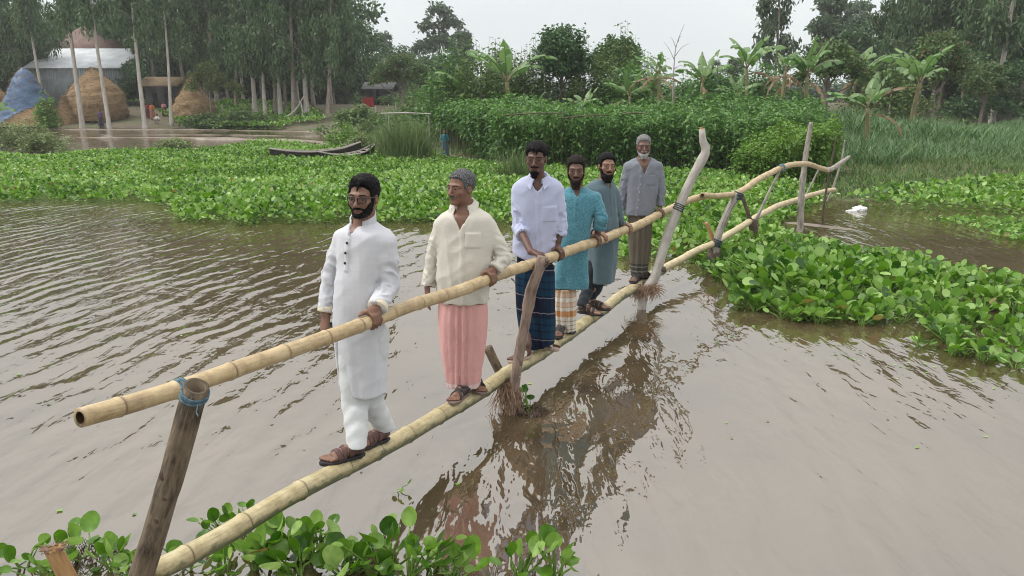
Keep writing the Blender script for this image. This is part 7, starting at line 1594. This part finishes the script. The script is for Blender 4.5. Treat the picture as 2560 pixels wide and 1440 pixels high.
def build_trees():
    rs = np.random.default_rng(5)
    EF = [tree_parts('euc', 18, rs, 5200, 0.21, 0.50, 1.9, 0.42, 0.066, nb=30) + (M_EUCBARK, M_EUC), tree_parts('euc', 17, rs, 4800, 0.19, 0.54, 1.8, 0.42, 0.066, lean=(0.7, 0.2), nb=26) + (M_EUCBARK, M_EUC)]
    E = [tree_parts('euc', 18, rs, 10000, 0.21, 0.24, 2.9, 0.42, 0.068, nb=36) + (M_EUCBARK, M_EUC), tree_parts('euc', 17, rs, 9500, 0.19, 0.27, 2.8, 0.42, 0.068, lean=(0.9, 0.2), nb=34) + (M_EUCBARK, M_EUC), tree_parts('euc', 19, rs, 11000, 0.20, 0.20, 3.4, 0.44, 0.07, lean=(-0.8, 0.0), nb=38) + (M_EUCBARK2, M_EUC), tree_parts('euc', 16, rs, 10000, 0.17, 0.24, 3.2, 0.44, 0.07, lean=(1.6, 0.3), nb=36) + (M_EUCBARK2, M_EUC)]
    front = [(118, 75, 1, 0.85, 'white trunk left of the biggest haystack, behind the blue tarpaulin heap'), (204, 68.5, 0, 1.0, 'white trunk standing in front of the left side of the biggest haystack'), (272, 67.6, 1, 1.0, 'white trunk crossing the right side of the biggest haystack'), (361, 67.8, 0, 0.95, 'white trunk left of the person in orange'), (427, 69.5, 1, 0.85, 'thin pale trunk between the hut and the pointed haystack')]
    for px, y, k, s, lab in front: tree('eucalyptus_tree', 'tall eucalyptus, ' + lab, px, y, EF[k], s, rs.uniform(0, 6.28), 'eucalyptus trees on the far bank')
    grove = [(548, 80, 2), (592, 78, 3), (612, 84, 0), (640, 72, 0), (664, 71, 1), (690, 73, 2), (703, 71.5, 0), (716, 74, 3), (735, 70, 2), (748, 76, 1), (768, 70.5, 0), (786, 79, 2), (818, 69, 3), (575, 88, 1), (470, 86, 2), (520, 90, 0), (660, 86, 2), (740, 88, 3), (830, 86, 2), (395, 88, 0), (345, 96, 2), (60, 84, 3), (0, 80, 2), (410, 92, 1)]
    for i, (px, y, k) in enumerate(grove):
        where = 'in the front row of the grove' if y < 75 else 'in the back of the grove'
        tree('eucalyptus_tree', f'eucalyptus {where}, ' + ['left of all its front trunks', 'behind and left of the front trunks', 'deep in shade behind the front trunks', 'leftmost pale trunk of its row', 'second pale trunk of its row', 'third trunk, browner bark', 'fourth trunk close beside the third', 'fifth trunk leaning right', 'sixth trunk at the grove\'s middle', 'slim trunk between two thicker ones', 'white trunk above the slanting dead wood', 'dark trunk behind the white one', 'rightmost trunk, bare and leaning', 'slim and dark behind the feathery tree', 'behind the pointed haystack', 'right behind the feathery tree', 'darkest one at the centre back', 'right of the centre back', 'at the right end of the back', 'behind the thatched hut', 'right of the tin shed roof', 'behind the blue tarpaulin heap', 'at the left edge of the view', 'at the back between hut and haystack'][i], px, y, E[k], rs.uniform(0.85, 1.1), rs.uniform(0, 6.28), 'eucalyptus trees on the far bank')
    lob = lambda w, h, n, z0: [((rs.normal(0, w * 0.33), rs.normal(0, w * 0.33), z0 + rs.uniform(0, h)), w * rs.uniform(0.22, 0.34)) for _ in range(n)]
    Bd = [tree_parts('broad', 11, rs, 9000, 0.25, 0.3, 3, 0.42, 0.13, lobes=lob(8, 8.0, 18, 1.6)) + (M_BARK, M_BROAD), tree_parts('broad', 9, rs, 7500, 0.22, 0.3, 3, 0.40, 0.12, lobes=lob(7, 6.0, 15, 1.4)) + (M_BARK, M_BROAD)]
    for i, (px, y, k, s, lab) in enumerate([(-60, 88, 0, 1.1, 'at the far left edge'), (30, 92, 0, 1.0, 'left of the rusty roof'), (360, 97, 0, 1.05, 'right of the rusty roof'), (440, 96, 1, 1.2, 'above the thatched hut'), (520, 99, 0, 1.15, 'behind the feathery tree'), (600, 97, 1, 1.3, 'filling the gap left of the grove'), (680, 98, 0, 1.15, 'filling the middle of the grove'), (760, 99, 1, 1.3, 'behind the white trunks of the grove'), (835, 96, 0, 0.95, 'at the right end of the grove'), (210, 104, 0, 1.2, 'peeping over the rusty roof'), (890, 105, 1, 0.95, 'behind the dark hut'), (340, 84, 1, 0.55, 'small and dark between haystack and hut'), (110, 100, 1, 1.4, 'over the left end of the tin shed'), (290, 101, 1, 1.45, 'over the right end of the rusty roof'), (560, 94, 1, 1.1, 'low between the feathery tree and the grove'), (640, 104, 1, 1.5, 'tall at the back of the grove'), (800, 103, 1, 1.5, 'tall at the right back of the grove'), (-140, 90, 1, 1.4, 'outside the left edge, reaching in'), (720, 106, 1, 1.55, 'tallest at the back of the grove'), (480, 105, 1, 1.5, 'tall behind the hut')]):
        tree('broadleaf_tree', 'dark broadleaf tree ' + lab, px, y, Bd[k], s, rs.uniform(0, 6.28), 'dark trees behind the village')
    Ft = tree_parts('broad', 4.4, rs, 3600, 0.10, 0.3, 3, 0.22, 0.05, lobes=[((0, 0, 4.6), 0.9), ((-0.9, 0.2, 4.1), 0.8), ((0.9, -0.2, 3.8), 0.75), ((1.9, 0, 3.3), 0.6), ((-1.5, 0, 3.3), 0.55), ((2.6, 0.1, 3.0), 0.4), ((0.2, 0.4, 3.3), 0.7)], lean=(0.2, 0)) + (M_BARK, M_OLIVE_L)
    tree('feathery_tree', 'small feathery yellow green tree over the pointed haystack', 530, 69.5, Ft, 1.0, 0, 'none')
    del bpy.data.objects['feathery_tree']['group']
    # mid-distance trees
    Mg = [tree_parts('mango', 5.2, rs, 7000, 0.15, 0.3, 3, 0.22, 0.055, lobes=[((0, 0, 4.5), 1.15), ((-1.3, 0, 3.9), 1.0), ((1.3, 0.1, 3.9), 1.0), ((-2.1, 0, 3.2), 0.75), ((2.1, -0.1, 3.1), 0.7), ((0.5, -0.7, 3.4), 0.9), ((-0.6, 0.7, 3.5), 0.9)]) + (M_BARK, M_MANGO), tree_parts('broad', 4.6, rs, 8500, 0.11, 0.3, 3, 0.20, 0.062, lobes=[((0, 0, 3.95), 0.95), ((-0.75, 0, 3.5), 0.85), ((0.8, 0.1, 3.4), 0.85), ((-1.0, 0, 2.7), 0.6), ((1.05, 0, 2.7), 0.6), ((0.1, -0.5, 2.9), 0.85), ((0, 0.6, 3.2), 0.8)]) + (M_BARK, M_BROAD)]
    tree('mango_tree', 'round mango tree with bare trunk beside the dark hut', 1008, 62, Mg[0], 0.92, 0.4)
    tree('round_tree', 'dense dark round tree standing above the jute', 1402, 40, Mg[1], 1.03, 1.2)
    tree('round_tree', 'smaller dark tree right of the dense round one', 1536, 44, Mg[1], 0.88, 3.0, sxy=0.95)
    tree('mango_tree', 'dark leafy tree among the banana plants on the right', 2062, 38, Mg[0], 0.72, 2.2)
    tree('mango_tree', 'mango tree with rusty young leaves above the grass slope', 2330, 43, Mg[0], 0.98, 4.0)
    tree('mango_tree', 'low reddish tipped tree right of the rusty mango tree', 2450, 46, Mg[0], 0.72, 1.0)
    Pe = [tree_parts('euc', 15, rs, 3600, 0.15, 0.28, 2.4, 0.46, 0.10, nb=22) + (M_EUCBARK2, M_EUCP), tree_parts('broad', 13, rs, 5200, 0.22, 0.3, 3, 0.55, 0.14, lobes=[((0, 0, 12), 1.7), ((-1.6, 0, 10.4), 1.6), ((1.6, 0, 10), 1.5), ((-2.6, 0, 7.6), 1.8), ((2.2, 0, 7.2), 1.9), ((0, 0, 8), 2.0), ((-1, 0, 5.2), 2.1), ((1.6, 0, 4.8), 1.9)]) + (M_BARK, M_EUCP)]
    for px, y, k, s, lab in [(1105, 125, 1, 1.15, 'tall pale distant tree above the banana plants on the left'), (1160, 112, 1, 0.75, 'shorter distant tree right of the tall pale one'), (965, 135, 1, 0.88, 'faint distant tree beside the right edge of the grove'), (1250, 150, 1, 0.72, 'faint low tree far behind the tallest banana plant'), (1928, 66, 0, 0.92, 'thin open eucalyptus against the sky on the right'), (2055, 88, 1, 1.02, 'pale tree with spreading crown right of the thin one'), (2120, 98, 1, 0.92, 'fainter tree close right of the pale spreading one'), (2180, 120, 1, 0.72, 'faint tree at the left foot of the dark right hand grove'), (1780, 120, 1, 0.48, 'low distant tree behind the bare sapling'), (1830, 60, 1, 0.34, 'small dark round tree low on the skyline behind the bananas')]:
        tree('distant_tree', lab, px, y, Pe[k], s, rs.uniform(0, 6.28))
    R = [(2225, 68, 2, 0.85, 'leftmost of the dark grove on the right'), (2290, 64, 0, 0.95, 'second of the right hand grove'), (2345, 70, 2, 1.0, 'behind the rusty mango tree'), (2405, 62, 3, 1.0, 'thin trunk right of the rusty mango tree'), (2480, 56, 1, 1.05, 'tall clear brown trunk of the right hand grove'), (2545, 60, 0, 1.0, 'near the right edge'), (2620, 62, 2, 1.0, 'past the right edge, crown leaning in'), (2440, 76, 2, 1.1, 'at the back of the right hand grove')]
    for px, y, k, s, lab in R: tree('eucalyptus_tree', 'eucalyptus ' + lab, px, y, E[k], s, rs.uniform(0, 6.28), 'eucalyptus grove on the right')
    for px, y, k, s, lab in [(2250, 78, 0, 0.9, 'at the left foot of the right hand grove'), (2340, 74, 1, 1.05, 'behind the rusty mango tree'), (2430, 70, 0, 1.0, 'filling the right hand grove'), (2520, 64, 1, 1.1, 'shading the right edge'), (2600, 66, 0, 1.1, 'outside the right edge, reaching in'), (2540, 54, 1, 0.62, 'low and very dark at the right end of the grass slope'), (2470, 60, 1, 0.6, 'low and dark behind the grass slope')]:
        tree('broadleaf_tree', 'dark broadleaf tree ' + lab, px, y, Bd[k], s, rs.uniform(0, 6.28), 'dark trees behind the grass slope')
    # bananas
    Bp = [banana_parts(rs, 2.3, 8, 2.1, 0.30), banana_parts(rs, 2.0, 7, 1.9, 0.28, 2), banana_parts(rs, 1.6, 7, 2.0, 0.30, 1), banana_parts(rs, 2.4, 4, 1.6, 0.20, 5)]
    for px, y, k, s, lab in [(1282, 36, 0, 1.12, 'tallest, standing alone left of the round tree'), (1150, 38, 1, 1.02, 'upright, at the left end of the row'), (1215, 40, 2, 0.98, 'with torn leaves between the left one and the tallest'), (1340, 38, 2, 0.62, 'small, under the round tree'), (1452, 33, 1, 0.58, 'bright yellow green, right under the round tree'), (1575, 36, 2, 0.78, 'right of the smaller round tree'), (1625, 35, 0, 0.62, 'low, left of the bare sapling'), (1742, 34, 1, 0.82, 'bright broad leaves right of the bare sapling'), (1835, 35, 2, 0.66, 'low between two taller ones'), (1862, 36, 0, 0.92, 'upright with two stiff leaves on the skyline'), (2010, 34, 1, 0.98, 'leafy, left of the dark leafy tree'), (2112, 41, 0, 1.08, 'tall, behind the dark leafy tree'), (2175, 28, 2, 0.86, 'nearest one, standing in the fodder grass'), (2160, 42, 1, 1.1, 'behind the nearest one'), (2278, 36, 0, 1.02, 'rightmost of the row, with one big slanting leaf'), (-62, 48, 2, 1.3, 'only its leaves reach in at the left edge')]:
        banana(px, y, 'banana plant, ' + lab, Bp[k], s, rs.uniform(0, 6.28))
    banana(1946, 34, 'withered banana plant with hanging brown leaves', Bp[3], 0.92, 0.5, 'withered_banana_plant'); banana(1650, 34.5, 'withered brown banana stalk beside the bare sapling', Bp[3], 0.86, 2.0, 'withered_banana_plant')
    # bare sapling
    b = MB(); y = 33.0; T = [PY(1683, 240, y), PY(1685, 165, y), PY(1692, 110, y), PY(1711, 60, y)]; T[0][2] = gz(T[0][0], y); b.add(*tube(resample(T, 16), np.linspace(0.045, 0.008, 16), 6))
    for (t, e) in (((1686, 150), (1660, 105)), ((1688, 140), (1724, 108)), ((1690, 120), (1676, 92)), ((1686, 172), (1716, 168)), ((1695, 105), (1706, 90))): p, q = PY(*t, y), PY(*e, y); b.add(*tube(resample([p, (p + q) / 2 + [0, 0.1, 0.1], q], 6), np.linspace(0.018, 0.004, 6), 5))
    o = b.build('bare_sapling', M_GREYW, None, T[0]); o.location = tuple(T[0]); tag(o, 'bare leafless sapling against the sky', 'sapling')
    # shrubs
    for px, y, w, h, n, m, lab in [(35, 36, 2.2, 1.5, 90, M_PSHRUB, 'large pale shrub at the left edge of the hyacinth'), (92, 35, 1.3, 0.9, 40, M_PSHRUB, 'lower shrub right of the large pale one'), (432, 36, 1.3, 0.7, 40, M_PSHRUB, 'small olive shrub on the mud bar'), (860, 37, 1.3, 1.2, 60, M_LIME, 'leafy shrub at the channel end left of the reed clump'), (905, 36, 1.2, 0.9, 50, M_PSHRUB, 'brownish shrub between the leafy one and the reed clump'), (120, 66.5, 1.2, 3.2, 40, M_LIME, 'bright sapling in front of the tarpaulin heap'), (600, 67, 3.0, 1.6, 70, M_SHRUB, 'dark shrub at the left foot of the grove'), (520, 68, 2.6, 1.2, 60, M_SHRUB, 'shrub below the pointed haystack'), (960, 47, 2.2, 1.3, 70, M_SHRUB, 'shrub behind the pale bamboo rail'), (1035, 50, 2.4, 1.4, 70, M_SHRUB, 'shrub right of the pale bamboo rail'), (890, 55, 2.6, 1.5, 70, M_SHRUB, 'low shrub in front of the dark hut'), (1000, 42, 1.8, 0.9, 60, M_SHRUB, 'low weeds under the pale bamboo rail')]:
        shrub('shrub', lab, px, y, w, h, n, m, *( (0.12, 0.045) if y < 50 else (0.24, 0.09)), group=None)
    for px, y, w, h, n, lab in [(1120, 39, 2.0, 4.2, 90, 'olive thicket at the left end behind the jute'), (1195, 38, 2.2, 4.4, 100, 'olive thicket under the left banana plants'), (1250, 42, 2.0, 4.0, 80, 'olive thicket below the tallest banana plant'), (1335, 41, 2.2, 3.9, 90, 'thicket left of the round tree trunk'), (1470, 40, 2.2, 3.6, 80, 'thicket right of the round tree trunk'), (1600, 38, 2.2, 2.9, 80, 'thicket left of the bare sapling'), (1760, 38, 2.4, 2.2, 70, 'thicket below the bright banana'), (1900, 38, 2.4, 2.5, 70, 'thicket below the withered banana plant'), (2230, 40, 2.8, 3.4, 90, 'thicket left of the rusty mango tree'), (1555, 42, 2.0, 4.2, 70, 'thicket under the smaller round tree'), (1080, 66, 3.2, 3.0, 60, 'bluish shrub behind the reed clump'), (1050, 70, 3.0, 2.6, 60, 'far shrub beside the dark hut')]:
        shrub('shrub', lab, px, y, w, h, n, M_SHRUB if px % 20 else M_JUTE, 0.20, 0.06, group='thickets behind the jute')
    clump('reed_clump', 'large clump of tall reeds between the boats and the jute', 1010, 29.5, 1500, 1.55, 0.014, M_REED, 0.42, lean=0.22, bend=0.25)
    clump('reed_clump', 'smaller reed clump in front of the jute', 1292, 22.6, 420, 1.05, 0.011, M_REED, 0.22, lean=0.32, bend=0.3)
    # leaning dead wood by the grove
    for (a, b_, y, lab) in (((690, 305), (760, 240), 68.5, 'long dead branch slanting up among the grove trunks'), ((742, 305), (752, 255), 68.2, 'short dead branch leaning beside the long one')):
        A, B = on_ground(a[0], y), PY(*b_, y); post('dead_branch', lab, [A, (A + B) / 2 + [0.3, 0, -0.2], B], [0.10, 0.08, 0.04], M_EUCBARK, 4, seg=8, cat='branch')
# ------------------------------------------------------------------ build
setup_world()
build_haze(); build_ground(); build_water(); build_hyacinth(); build_fields(); build_far(); build_trees(); build_bridge()
m1 = man1(); glasses(m1); phone(m1); man2(); man3(); man4(); man5(); man6()
